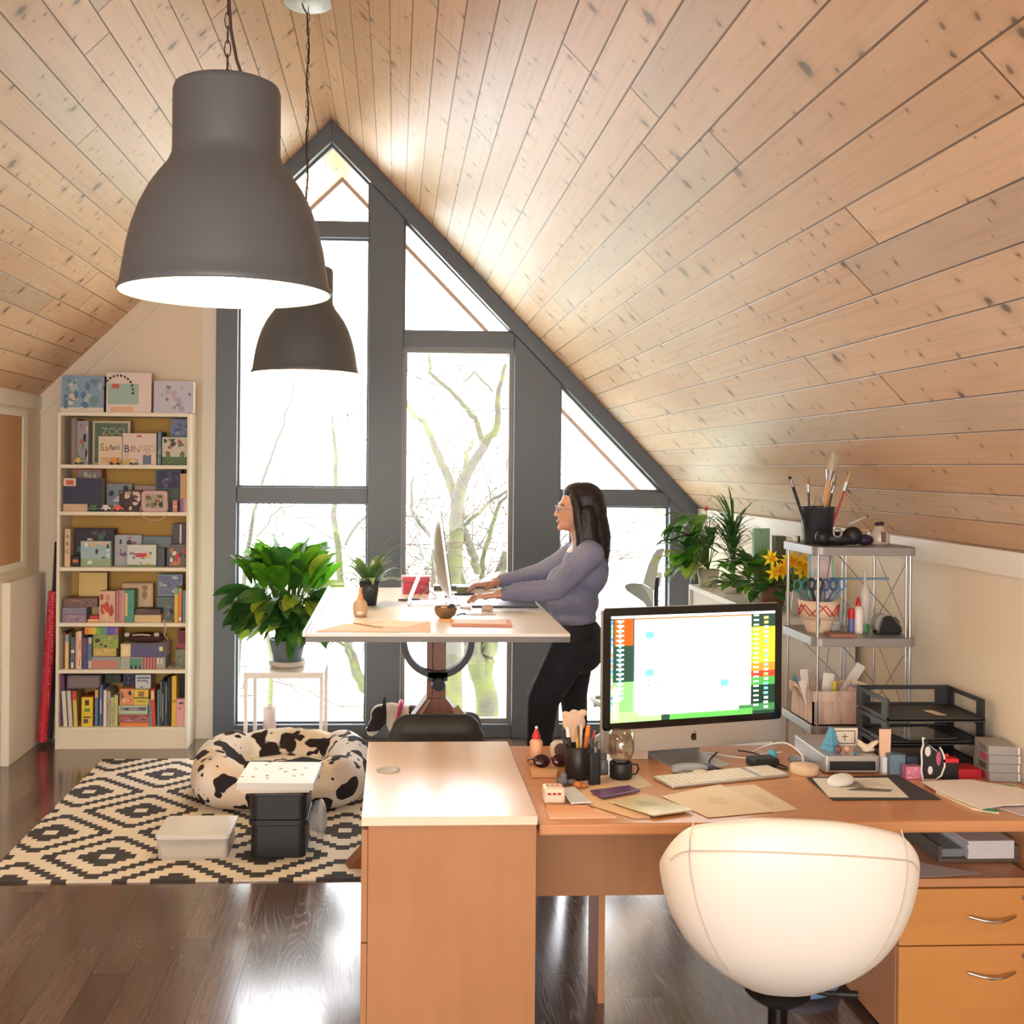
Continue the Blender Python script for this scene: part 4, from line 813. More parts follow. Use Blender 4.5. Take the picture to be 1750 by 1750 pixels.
b = B(); b.cyl((0, 0, .06), (0, 0, .43), .024, mat((52, 50, 50), .25, .9)); b.cyl((0, 0, .39), (0, 0, .412), .05, M_BLACK, .08); b.out('column', t)
b = B(); b.tube([(.05, .02, .415), (.13, .03, .40), (.17, .035, .40)], .007, M_BLACK, 8); b.rbox((.15, .025, .393), (.20, .045, .407), M_BLACK, .006, 3, 0); b.out('height_lever', t)
for k in range(4):
    a = pi/4+k*pi/2; b = B(); b.tube([(0, 0, .06), (.16*cos(a), .16*sin(a), .05), (.27*cos(a), .27*sin(a), .02)], .02, M_CHROME, 10, .013); b.out('foot', t)
b = B(); b.lathe([(.0, .0), (.125, 0), (.15, .012), (.155, .03), (.148, .03), (.12, .01), (0, .008)], mat((120, 150, 190), .25), (1.33, 3.63, .0), 36); b.out('blue_dish', None, label='pale blue round plastic dish on the floor behind the tub chair', cat='dish')

# ------------------------------------------------------------ big computer on the desk
ca = math.atan2(.155, .58)
t = thing('desktop_computer', 'large silver all-in-one computer with a bright screen on the near desk', 'computer', (.968, 3.545, DZ), ca)
b = B(); b.rbox((-.325, -.006, .052), (.325, .012, .51), M_ALU, .012, 4, 1)
vs = []; n = 12
for j in range(n+1):
    for i in range(n+1):
        u = -1+2*i/n; v = -1+2*j/n; e = (1-u**4)*(1-v**4); vs.append((.31*u, .010+.03*e, .281+.22*v))
b.add(vs, [(j*(n+1)+i, j*(n+1)+i+1, (j+1)*(n+1)+i+1, (j+1)*(n+1)+i) for j in range(n) for i in range(n)], M_ALU, True); b.out('housing', t, bev=.001)
b = B(); b.rbox((-.325, -.0085, .126), (.325, -.0062, .51), mat((14, 14, 16), .12), .012, 4, 1); b.out('bezel', t)
# screen picture: a light-emitting display
def em(c, s=1.0): return mat(c, .3, emis=c, es=s, spec=.3)
b = B(); SX0, SZ0, SWd, SHt = -.2985, .149, .597, .336; ly = [0]
def scr(u0, v0, u1, v1, c, s=.75):
    ly[0] += 1; y = -.0087-.00003*ly[0]
    b.add([(SX0+u0*SWd, y, SZ0+(1-v1)*SHt), (SX0+u1*SWd, y, SZ0+(1-v1)*SHt), (SX0+u1*SWd, y, SZ0+(1-v0)*SHt), (SX0+u0*SWd, y, SZ0+(1-v0)*SHt)], [(0, 1, 2, 3)], em(c, s))
random.seed(5)
scr(0, 0, 1, 1, (36, 60, 50), .9); scr(0, 0, 1, .025, (236, 236, 236)); scr(.02, .03, .13, .28, (190, 90, 30), .5); scr(0, .62, .16, 1, (120, 190, 110)); scr(0, .9, .3, 1, (150, 214, 130)); scr(0, .66, .05, .98, (190, 226, 160))
scr(.84, .15, 1, .55, (232, 206, 50)); scr(.84, .5, 1, .6, (226, 130, 40)); scr(.84, .58, 1, .66, (196, 60, 40)); scr(.84, .64, 1, .72, (70, 150, 70)); scr(.84, .72, 1, .98, (30, 60, 46), .5); scr(.55, .9, 1, .97, (60, 120, 70)); scr(.35, .94, .86, 1, (90, 170, 80))
scr(.84, .15, .88, .5, (150, 190, 60)); scr(0, .04, .012, .9, (150, 200, 190))
for k in range(16): scr(.002, .05+k*.05, .011, .08+k*.05, random.choice([(60, 150, 220), (230, 120, 60), (110, 190, 90), (220, 220, 220), (60, 90, 200)]))
for k in range(17): scr(.03+.004*random.random(), .04+k*.045, .075, .058+k*.045, (226, 236, 232)); scr(.045, .058+k*.045, .06, .075+k*.045, random.choice([(120, 210, 220), (240, 240, 240)]))
for k in range(20): scr(.862, .03+k*.046, .895, .047+k*.046, (240, 240, 236)); scr(.925+.005*random.random(), .05+k*.046, .955, .075+k*.046, random.choice([(120, 190, 210), (240, 240, 236), (240, 220, 120)]))
scr(.135, .035, .845, .905, (250, 252, 253), 1.3); scr(.165, .88, .77, .945, (250, 252, 252), 1.3); scr(.135, .028, .845, .04, (200, 130, 80))
for u, v in ((.20, .155), (.20, .51), (.655, .645)): scr(u, v, u+.05, v+.065, (110, 222, 236)); scr(u+.008, v+.03, u+.04, v+.036, (60, 170, 200))
for u, v, c in ((.215, .655, (60, 130, 190)), (.29, .65, (80, 180, 130)), (.37, .645, (200, 200, 210)), (.29, .61, (200, 220, 230)), (.72, .6, (150, 200, 220))): scr(u, v, u+.012, v+.012, c)
b.out('screen', t)
# fruit-shaped emblem on the chin
P = []
for k in range(40):
    a = 2*pi*k/40; r = .0115*(1-.09*cos(2*a)*1.0); x, z = r*cos(a), r*sin(a)*1.02
    if z > .006: z -= .0035*max(0, 1-abs(x)/.005)
    if z < -.008: z += .002*max(0, 1-abs(x)/.004)
    if x > .003:
        dd = math.hypot(x-.0135, z-.001)
        if dd < .0062: q = .0062/max(dd, 1e-4); x, z = .0135+(x-.0135)*q, .001+(z-.001)*q; x = min(x, .0098)
    P.append((x, z+.088))
b = B(); b.prism(P, -.0072, -.0061, mat((24, 24, 26), .3)); b.prism([(.0005, .1005), (.0035, .1015), (.0055, .1055), (.0025, .1045)], -.0072, -.0061, mat((24, 24, 26), .3)); b.out('emblem', t)
b = B(); b.prism([(-.07, .012), (.07, .012), (.095, .18), (-.095, .18)], -0.0, .004, M_ALU, 0) if False else None
b = B(); b.add([(-.09, .045, .20), (.09, .045, .20), (.10, .13, .006), (-.10, .13, .006), (-.09, .052, .20), (.09, .052, .20), (.10, .14, .006), (-.10, .14, .006)], [(0, 1, 2, 3), (7, 6, 5, 4), (0, 3, 7, 4), (1, 5, 6, 2), (0, 4, 5, 1), (3, 2, 6, 7)], M_ALU)
b.rbox((-.10, -.07, 0), (.10, .14, .006), M_ALU, .01, 4, 2); b.out('stand', t, bev=.001)

# keyboards, mice, papers and clutter on the near desk
def slab(name, label, cat, pts, z, th, m, parent=None, bev=0.0, group=None):
    cx = sum(p[0] for p in pts)/len(pts); cy = sum(p[1] for p in pts)/len(pts); b = B(); b.prism([(p[0]-cx, p[1]-cy) for p in pts], 0, th, m, 2)
    return b.out(name, parent, (cx, cy, z), (0, 0, 0), label, cat, group, bev=bev)
t = thing('keyboard', 'thin silver keyboard with cream keys in front of the big computer', 'keyboard', (1.012, 3.375, DZ+.0015), .30)
b = B(); b.rbox((-.21, -.058, 0), (.21, .058, .007), M_ALU, .008, 4, 2); b.out('base', t, bev=.001)
b = B()
for j in range(5):
    for i in range(19):
        x = -.204+i*.0215; 
        if i in (14,) : continue
        if j == 0 and 3 < i < 9: continue
        b.box((x+.001, -.05+j*.0205, .007), (x+.0195, -.0325+j*.0205, .0095), mat((232, 222, 204), .5))
b.box((-.204+4*.0215+.001, -.05, .007), (-.204+9*.0215-.003, -.0325, .0095), mat((232, 222, 204), .5)); kk = b.out('keys', t); kk['kind'] = 'stuff'
slab('mouse_pad', 'dark grey mat under the calendar sheet and mouse', 'mat', [(1.275, 3.365), (1.57, 3.39), (1.585, 3.137), (1.266, 3.137)], DZ+.0012, .002, mat((62, 60, 64), .8))
cal = slab('printed_sheet', 'white printed sheet on the dark grey mat', 'paper', [(1.288, 3.352), (1.525, 3.352), (1.495, 3.150), (1.262, 3.158)], DZ+.0036, .001, mat((228, 222, 208), .7))
b = B(); b.box((-.06, .0, .0011), (.02, .06, .0014), mat((150, 146, 138), .7)); lines(b, .0, .07, .09, 6, .012, .0011, mat((160, 154, 146), .7)); b.prism([(-.05, -.03), (.07, -.05), (.09, -.03), (.0, .0)], .0011, .0015, mat((110, 104, 100), .7), 2); b.out('print', cal)
t = thing('mouse', 'white computer mouse on the printed sheet', 'mouse', (1.352, 3.292, DZ+.0047), -.95)
b = B(); b.sph((0, 0, .008), (.03, .056, .021), M_WHITE, 24, 14)
for i, v in enumerate(b.v): b.v[i] = (v[0], v[1], max(0.0, v[2]))
b.out('body', t)
b = B(); b.lathe([(0, 0), (.043, 0), (.044, .003), (.044, .022), (.042, .025), (0, .025)], mat((226, 200, 166), .5), seg=36); b.out('charging_puck', None, (1.29, 3.425, DZ+.0003), label='round cream wireless puck with a white cable beside the keyboard', cat='charger')
def cable(label, pts, r, m, cat='cable'):
    b = B(); P = []; pts = [Vector(p) for p in pts]
    for i in range(len(pts)-1):
        p0, p1, p2, p3 = pts[max(0, i-1)], pts[i], pts[i+1], pts[min(len(pts)-1, i+2)]
        for k in range(6):
            u = k/6; P.append(.5*((2*p1)+(p2-p0)*u+(2*p0-5*p1+4*p2-p3)*u*u+(3*p1-p0-3*p2+p3)*u**3))
    P.append(pts[-1]); b.tube(P, r, m, 6); return b.out('cable', None, label=label, cat=cat)
z = DZ+.006
cable('white cable looping up from the round cream puck', [(1.30, 3.47, z+.002), (1.31, 3.50, z+.03), (1.28, 3.55, z+.055), (1.24, 3.60, z+.04), (1.20, 3.66, z)], .0028, M_WHITE)
cable('black cable curling left of the black power brick', [(1.15, 3.50, z), (1.10, 3.44, z), (1.03, 3.455, z), (1.02, 3.54, z), (1.07, 3.62, z+.01)], .003, M_BLACK)
cable('black cable curling right of the black power brick', [(1.235, 3.52, z), (1.25, 3.47, z), (1.235, 3.45, z), (1.215, 3.49, z+.004), (1.20, 3.60, z+.008), (1.16, 3.68, z)], .003, M_BLACK)
cable('white cable lying behind the black power brick', [(1.30, 3.66, z), (1.22, 3.62, z+.004), (1.17, 3.56, z+.006), (1.12, 3.60, z), (1.04, 3.66, z)], .0026, M_WHITE)
box('power_brick', (-.045, -.03, 0), (.045, .03, .028), M_BLACK, bev=.006, loc=(1.185, 3.51, DZ+.0005), rot=(0, 0, .15), label='black power brick behind the keyboard', cat='power adapter')
box('card_reader', (-.04, -.03, 0), (.04, .03, .012), mat((120, 122, 124), .4), bev=.003, loc=(1.335, 3.56, DZ+.0005), label='flat grey drive right of the black power brick', cat='drive')
b = B(); b.lathe([(0, 0), (.014, 0), (.017, .012), (.012, .024), (.009, .030), (0, .034)], mat((80, 176, 206), .25)); b.out('bell', None, (1.245, 3.59, DZ+.0005), label='small turquoise glass bauble behind the black power brick', cat='ornament')
box('note_box', (-.035, -.02, 0), (.035, .02, .05), mat((222, 206, 186), .7), loc=(.80, 3.62, DZ+.0005), label='small white card box behind the wine glass', cat='box')
# magnets and parts pile at the computer foot
for lab, x, y, s_, c in (('grey crumpled plastic bag at the foot of the big computer', .93, 3.44, (.06, .03, .014), (150, 150, 152)), ('small dark blue packet at the foot of the big computer', .985, 3.455, (.03, .02, .011), (70, 74, 92)), ('cream knotted strap at the foot of the big computer', .955, 3.41, (.028, .014, .008), (206, 190, 160)), ('brown leather scrap at the foot of the big computer', .905, 3.405, (.022, .014, .007), (120, 90, 70))):
    o = blob('packet', [('s', (0, 0, s_[2]), s_), ('s', (s_[0]*.6, s_[1]*.3, s_[2]*.9), (s_[0]*.5, s_[1]*.8, s_[2]*.8), (0, 20, 40)), ('s', (-s_[0]*.6, -s_[1]*.3, s_[2]*.7), (s_[0]*.45, s_[1]*.7, s_[2]*.65), (0, -10, 20))], .003, mat(c, .35), it=1, label=lab, cat='packet', loc=(x, y, DZ+.001 if s_[2] > .01 else DZ+.0005))
# papers left half
z = DZ+.0005
random.seed(11)
TAN = mat((226, 190, 150), .8); CRM = mat((232, 214, 184), .8); PNK = mat((232, 184, 150), .75)
slab('paper_sheet', 'peach folder at the left front corner of the desk', 'folder', [(.425, 3.075), (.57, 3.065), (.61, 2.99), (.425, 2.985)], z, .004, PNK)
slab('paper_sheet', 'orange card lying on the peach folder', 'card', [(.43, 3.10), (.545, 3.09), (.565, 3.03), (.43, 3.03)], z+.0045, .002, mat((226, 164, 120), .6))
slab('paper_sheet', 'large tan sheet running under the purple packet', 'paper', [(.50, 3.165), (.63, 3.33), (.745, 3.20), (.70, 2.985), (.66, 2.98)], z+.0008, .001, TAN)
slab('paper_sheet', 'beige corner sheet under the pen holder', 'paper', [(.50, 3.24), (.60, 3.40), (.76, 3.42), (.78, 3.29), (.65, 3.22)], z, .0007, mat((206, 184, 158), .8))
o = slab('cellophane_pack', 'clear-wrapped cream card pack in front of the purple packet', 'packet', [(.615, 3.115), (.745, 3.17), (.83, 3.03), (.71, 2.985)], z+.006, .004, mat((212, 198, 164), .18))
b = B(); lines(b, -.04, .03, .03, 4, .012, .0041, mat((120, 120, 110), .6)); b.out('print', o)
slab('purple_packet', 'shiny purple wrapped packet', 'packet', [(.575, 3.215), (.70, 3.262), (.725, 3.215), (.60, 3.145)], z+.006, .006, mat((104, 70, 120), .15), bev=.002)
o = slab('paper_sheet', 'big cream sheet in front of the keyboard', 'paper', [(.778, 3.183), (.985, 3.300), (1.06, 3.034), (.86, 2.985)], z+.001, .001, CRM)
b = B(); lines(b, -.02, .04, .05, 5, .014, .0011, mat((190, 168, 140), .7)); b.out('print', o)
o = slab('paper_sheet', 'second cream sheet partly under the big cream sheet', 'paper', [(.985, 3.275), (1.09, 3.30), (1.135, 3.055), (1.055, 3.03), (1.0, 3.1)], z, .0008, mat((222, 204, 174), .8))
b = B(); lines(b, .0, .04, .04, 7, .016, .0009, mat((176, 158, 134), .7)); b.out('print', o)
box('ear_plug_box', (-.03, -.03, 0), (.03, .03, .045), mat((234, 214, 190), .35), bev=.008, loc=(.458, 3.145, z), label='small rounded cream box with red lettering beside the end cabinet', cat='box')
ob = bpy.data.objects['ear_plug_box']; b = B()
for k in range(3): b.box((-.02+k*.014, -.0306, .027), (-.01+k*.014, -.0302, .033), mat((160, 40, 60), .5))
for k in range(3): b.box((-.02+k*.014, .0, .0451), (-.01+k*.014, .008, .0453), mat((160, 40, 60), .5))
b.out('lettering', ob)
slab('plastic_sleeve', 'crinkled clear plastic sleeve beside the rounded cream box', 'plastic sleeve', [(.495, 3.235), (.535, 3.25), (.56, 3.10), (.50, 3.09)], z+.0085, .004, mat((226, 232, 240), .08, spec=.8), bev=.001)
slab('cork_coaster', 'wooden coaster stack left of the pen holder', 'coaster', [(.425, 3.385), (.505, 3.385), (.515, 3.44), (.43, 3.46)], z, .012, mat((206, 160, 118), .7), bev=.002)
t = thing('glue_bottle', 'small white glue bottle with a red cap beside the end cabinet', 'bottle', (.462, 3.56, z))
B().lathe([(0, 0), (.02, 0), (.021, .004), (.021, .068), (.012, .078), (0, .08)], mat((222, 170, 130), .45)).out('body', t); B().lathe([(.013, .079), (.014, .085), (.004, .108), (0, .110)], mat((206, 40, 50), .35)).out('cap', t)
B().sph((0, 0, .113), .005, M_WHITE, 10, 6).out('tip', t)
t = thing('sunglasses', 'dark brown sunglasses lying beside the white glue bottle', 'sunglasses', (.50, 3.49, z+.0005), .1)
for s_ in (-1, 1):
    b = B(); b.sph((s_*.03, 0, .024), (.028, .008, .021), mat((52, 24, 28), .12), 16, 10, Euler((-.4, 0, 0))); b.out('lens', t)
    b = B(); b.tube([(s_*.058, .004, .030), (s_*.062, .05, .018), (s_*.055, .085, .003)], .003, mat((60, 28, 30), .3), 6); b.out('temple', t)
b = B(); b.tube([(-.008, 0, .03), (0, -.004, .033), (.008, 0, .03)], .003, mat((60, 28, 30), .3), 6); b.out('bridge', t)
t = thing('tape_dispenser', 'small white tape dispenser with a dark wheel behind the sunglasses', 'tape dispenser', (.548, 3.60, z))
b = B(); b.rbox((-.035, -.014, 0), (.04, .014, .06), mat((222, 206, 190), .4), .024, 5, 1); b.out('body', t); b = B(); b.cyl((-.002, -.017, .034), (-.002, .017, .034), .022, mat((92, 74, 66), .4), seg=24); b.out('reel', t)
t = thing('clay_figure', 'small grey clay figure in front of the pen holder', 'figure', (.507, 3.30, z)); blob('body', [('s', (0, 0, .014), (.018, .016, .014)), ('s', (.004, 0, .030), (.011, .010, .010)), ('s', (.03, .01, .008), (.018, .012, .009))], .003, mat((108, 110, 120), .5), t, 1)
o = blob('clay_piece', [('s', (0, 0, .011), (.014, .012, .011)), ('s', (.02, .005, .008), (.012, .011, .008))], .003, mat((196, 120, 60), .6), it=1, label='small orange clay lump left of the pen holder foot', cat='lump', loc=(.548, 3.27, z))
# pen holder
t = thing('pen_holder', 'dark mesh pen holder full of pens on the near desk', 'pen holder', (.568, 3.385, z))
b = B(); b.lathe([(0, 0), (.038, 0), (.04, .003), (.04, .098), (.038, .1), (.037, .098), (.037, .006), (0, .006)], mat((44, 42, 42), .4, .3, alpha=.93), seg=28); b.out('cup', t)
t = thing('pen_holder', 'tall narrow black pen holder in front of the dark mesh one', 'pen holder', (.606, 3.315, z))
b = B(); b.rbox((-.018, -.015, 0), (.018, .015, .098), mat((26, 26, 30), .3), .008, 3, 2); b.out('cup', t, bev=.001)
def pen(label, x, y, z0, L, dx_, dy_, r, c1, c2, cat='pen'):
    t = thing('pen' if cat == 'pen' else cat.replace(' ', '_'), label, cat, (x, y, z0)); d_ = Vector((dx_, dy_, 1)).normalized()
    B().cyl((0, 0, 0), d_*L*.8, r, mat(c1, .4), seg=8).out('barrel', t); B().cyl(d_*L*.8, d_*L, r*1.05, mat(c2, .4), r*.8, seg=8).out('cap', t)
for a in (('black marker with a white end in the mesh pen holder', .552, 3.38, .15, -.12, 0, .007, (30, 30, 34), (226, 226, 226)), ('blue-black pen leaning left in the mesh pen holder', .548, 3.392, .14, -.2, .05, .005, (44, 50, 70), (30, 34, 60)),
    ('yellow pencil in the mesh pen holder', .574, 3.375, .145, -.1, .0, .004, (222, 176, 70), (200, 150, 90)), ('beige pencil in the mesh pen holder', .578, 3.392, .15, .02, .1, .005, (200, 180, 150), (220, 206, 180)), ('grey pen in the mesh pen holder', .566, 3.40, .145, .05, .1, .005, (150, 150, 150), (90, 90, 90)),
    ('orange-capped marker in the mesh pen holder', .584, 3.39, .15, .12, .05, .008, (200, 110, 50), (238, 130, 30)), ('dark red pen in the mesh pen holder', .588, 3.378, .14, .22, .0, .005, (120, 40, 40), (160, 50, 50))):
    pen(a[0], a[1], a[2], z+.008, *a[3:])
for a in (('thick black marker in the narrow pen holder', .600, 3.315, .135, -.02, 0, .007, (26, 26, 28), (50, 50, 54)), ('slim black pen in the narrow pen holder', .613, 3.314, .13, .06, 0, .005, (30, 30, 34), (110, 110, 116))): pen(a[0], a[1], a[2], z+.003, *a[3:])
# cream wavy card stand behind the pens
t = thing('cream_holder', 'cream paper flower ornament behind the pen holder', 'ornament', (.60, 3.66, z)); blob('body', [('s', (0, 0, .105), (.040, .012, .036)), ('s', (.03, 0, .138), (.016, .01, .012)), ('s', (-.028, 0, .132), (.014, .01, .012)), ('s', (.0, 0, .14), (.014, .01, .01)), ('c', [((0, 0, .08), .014), ((0, 0, .006), .018)])], .004, mat((236, 206, 180), .8), t, 2)
for lab, x, y, h, r, c, c2 in (('small green-lidded bottle behind the wine glass', .662, 3.56, .07, .016, (160, 170, 150), (90, 120, 90)), ('small grey stone figure left of the wine glass', .655, 3.44, .06, .018, (120, 126, 132), (90, 92, 98)), ('small pink candle between the pens and the green-lidded bottle', .63, 3.60, .055, .012, (220, 180, 170), (190, 110, 100))):
    t = thing('bottle', lab, 'bottle', (x, y, z)); B().lathe([(0, 0), (r, 0), (r*1.05, h*.1), (r*.95, h*.6), (r*.55, h*.75), (0, h*.78)], mat(c, .3), seg=16).out('body', t); B().lathe([(r*.7, h*.72), (r*.75, h*.9), (r*.4, h), (0, h*1.01)], mat(c2, .4), seg=14).out('cap', t)
# wine glass tumbler with black cup
t = thing('dark_mug', 'black cup with a handle standing under the upturned clear tumbler', 'cup', (.70, 3.38, z))
B().lathe([(0, 0), (.031, 0), (.034, .004), (.035, .048), (.033, .05), (.031, .046), (.030, .03), (0, .03)], M_BLACK, seg=28).out('body', t)
b = B(); b.tube([(.034, 0, .042), (.050, 0, .042), (.055, 0, .028), (.048, 0, .012), (.034, 0, .01)], .003, M_BLACK, 6); b.out('handle', t)
t = thing('drinking_glass', 'clear stemless wine glass above the black cup', 'glass', (.70, 3.38, z+.0505)); B().lathe([(0, .0), (.02, .001), (.033, .012), (.040, .035), (.041, .055), (.036, .092), (.034, .092), (.039, .055), (.038, .036), (.031, .014), (.018, .004), (0, .003)], glass_mat((236, 232, 226), .35), seg=36).out('bowl', t)
# silver printer box with ornaments
t = thing('silver_box', 'silver optical drive box with a dark front slot on the desk', 'drive', (1.44, 3.54, DZ+.0042), -.02)
b = B(); b.rbox((-.088, -.13, 0), (.088, .155, .052), M_ALU, .01, 3, 2); b.out('body', t, bev=.003); box('front_slot', (-.072, -.1335, .008), (.072, -.1302, .036), mat((40, 40, 42), .3), t)
zb = DZ+.0042+.0523
t = thing('blue_tree', 'light blue folded-paper tree on the silver box', 'ornament', (1.405, 3.50, zb)); b = B()
for z0, r0, h in ((0, .036, .03), (.018, .028, .028), (.036, .02, .034)): b.lathe([(r0, z0), (r0*.35, z0+h), (0, z0+h)], mat((92, 156, 186), .7), seg=7, smooth=False)
b.out('body', t)
t = thing('framed_card', 'small cream framed card with a dark cross on the silver box', 'frame', (1.462, 3.53, zb+.001)); b = B(); b.box((-.043, 0, 0), (.043, .006, .058), mat((236, 224, 204), .6)); b.out('frame', t, bev=.001)
b = B(); 
for q in ((-.034, .008, -.032, .050), (.032, .008, .034, .050), (-.034, .048, .034, .050), (-.034, .008, .034, .010), (-.001, .018, .001, .040), (-.010, .030, .010, .032)): b.box((q[0], -.0012, q[1]), (q[2], -.0002, q[3]), mat((60, 50, 44), .6))
b.out('print', t)
o = blob('paper_flower', [('s', (0, 0, .016), (.03, .014, .010), (0, 20, 0)), ('s', (.02, 0, .024), (.026, .012, .007), (0, -30, 0)), ('s', (-.014, 0, .026), (.02, .012, .007), (0, 40, 0)), ('s', (0, 0, .008), (.015, .014, .0078))], .003, mat((232, 216, 190), .7), it=1, label='cream origami flower on the silver box', cat='ornament', loc=(1.50, 3.455, zb+.001))
for lab, x, y, c, r in (('small pink bead on the silver box', 1.438, 3.455, (222, 160, 150), .010), ('small red bead on the silver box', 1.462, 3.45, (190, 50, 50), .006), ('small brown stone on the silver box', 1.41, 3.45, (130, 80, 60), .011), ('small teal bead on the silver box', 1.455, 3.43, (60, 130, 160), .006)):
    B().sph((0, 0, r), r, mat(c, .3), 12, 8).out('bead', None, (x, y, zb+.0003), label=lab, cat='bead')
t = thing('marker_tube', 'upright white and peach tube right of the silver box', 'tube', (1.55, 3.43, z)); b = B(); b.cyl((0, 0, 0), (0, 0, .05), .016, mat((226, 232, 238), .3), seg=20); b.out('cap', t)
b = B(); b.add([(-.016, -.003, .05), (.016, -.003, .05), (.019, -.001, .135), (-.019, -.001, .135), (-.016, .006, .05), (.016, .006, .05), (.019, .001, .135), (-.019, .001, .135)], [(0, 1, 2, 3), (7, 6, 5, 4), (0, 3, 7, 4), (1, 5, 6, 2), (3, 2, 6, 7)], mat((238, 196, 170), .4)); b.out('body', t)
# stacking letter trays
M_TR = mat((46, 46, 48), .5)
for k, (lab) in enumerate(('black letter tray at the bottom of the three-tray stack', 'black letter tray in the middle of the three-tray stack', 'black letter tray on top of the three-tray stack')):
    zt = DZ+.001+k*.0735; t = thing('letter_tray', lab, 'letter tray', (1.575, 3.47, zt), 0, 'stacked letter trays'); 
    B().box((0, 0, .004), (.32, .24, .008), M_TR).out('tray_floor', t)
    b = B(); b.box((0, 0, .0), (.32, .006, .012), M_TR); b.out('front_lip', t)
    def rail(par, p, q, nm='side_rail'):   # open frame panel between two corner points
        b = B(); P, Q = Vector((*p, 0)), Vector((*q, 0)); D = (Q-P); L = D.length; u = D.normalized(); w_ = Vector((-u.y, u.x, 0))*.003
        def bar(a0, a1, z0, z1_):
            A_ = P+u*a0; C_ = P+u*a1; b.add([A_-w_+Vector((0, 0, z0)), C_-w_+Vector((0, 0, z0)), C_+w_+Vector((0, 0, z0)), A_+w_+Vector((0, 0, z0)), A_-w_+Vector((0, 0, z1_)), C_-w_+Vector((0, 0, z1_)), C_+w_+Vector((0, 0, z1_)), A_+w_+Vector((0, 0, z1_))], [(0, 3, 2, 1), (4, 5, 6, 7), (0, 1, 5, 4), (1, 2, 6, 5), (2, 3, 7, 6), (3, 0, 4, 7)], M_TR)
        bar(0, .045, .008, .058); bar(L-.045, L, .008, .058); bar(0, L, .058, .072); bar(.045, L-.045, .008, .014); return b.out(nm, par)
    rail(t, (.003, .0), (.003, .24)); rail(t, (.317, 0), (.317, .24)); rail(t, (.003, .237), (.317, .237), 'back_rail')
zt = DZ+.001+2*.0735+.0086
slab('note_card', 'small cream card on the top letter tray', 'card', [(1.755, 3.60), (1.785, 3.60), (1.80, 3.53), (1.768, 3.53)], zt, .001, mat((214, 196, 170), .8))
slab('clear_folder', 'grey glossy magazine in the middle letter tray', 'magazine', [(1.63, 3.66), (1.80, 3.68), (1.83, 3.52), (1.66, 3.50)], zt-.0735, .002, mat((110, 108, 106), .15))
slab('clear_folder', 'dark paper sheets in the bottom letter tray', 'paper', [(1.61, 3.68), (1.80, 3.68), (1.80, 3.49), (1.61, 3.49)], zt-.147, .004, mat((90, 86, 84), .4))
# coloured things in front of the trays
for lab, x, y, w_, h, c, bl in (('slate blue patterned tin right of the white tube', 1.575, 3.395, .05, .062, (112, 136, 156), (86, 156, 190)), ('pink patterned box in front of the slate blue tin', 1.605, 3.348, .05, .038, (214, 130, 160), (230, 180, 200)), ('dark navy tin behind the pink patterned box', 1.625, 3.40, .038, .055, (60, 72, 94), (100, 120, 150))):
    o = carton('tin', lab, x-w_/2, x+w_/2, z, z+h, y, .03, c, pal=[bl, tuple(int(v*.8) for v in c)], n=6, cat='tin')
t = thing('cat_cutout', 'black and white cat figure cutout with a white outline', 'figure', (1.655, 3.338, z))
P = [(-.028, 0), (.014, -.0), (.034, .014), (.046, .046), (.044, .078), (.036, .098), (.028, .110), (.020, .096), (.004, .108), (-.010, .118), (-.022, .140), (-.030, .142), (-.028, .118), (-.034, .096), (-.032, .06), (-.034, .03)]
b = B(); b.prism([(p[0]*.98, max(0, p[1]*.94-.002)) for p in P], .001, .004, mat((238, 234, 228), .5)); b.out('outline', t); b = B(); b.prism([(p[0]*.84, p[1]*.875+.003) for p in P], -.0004, .0008, mat((34, 32, 36), .5)); b.out('body', t)
for q, r in (((-.012, .088), .012), ((-.004, .03), .010)): b = B(); b.sph((q[0], -.0006, q[1]), (r*.8, .0012, r*1.3), mat((226, 222, 220), .5), 12, 8); b.out('white_patch', t)
b = B(); b.sph((.022, -.0006, .066), (.008, .0012, .022), mat((190, 90, 130), .5), 10, 8); b.out('pink_patch', t)
t = thing('card_deck', 'black box with a bright red lid right of the cat cutout', 'box', (1.717, 3.34, z)); b = B(); b.box((-.024, 0, 0), (.024, .03, .052), mat((30, 28, 30), .4)); b.out('body', t, bev=.001); b = B(); b.box((-.025, -.001, .052), (.025, .031, .064), mat((214, 40, 60), .4)); b.out('lid', t, bev=.001)
B().sph((-.008, .012, .071), (.008, .006, .007), mat((206, 40, 50), .3), 10, 8).out('knob', t)
b = B(); b.box((0, 0, 0), (.075, .07, .030), mat((180, 36, 48), .4)); b.out('red_box', None, (1.744, 3.345, z), (0, 0, .05), 'flat red box between the black box and the grey boxes', 'box', bev=.001)
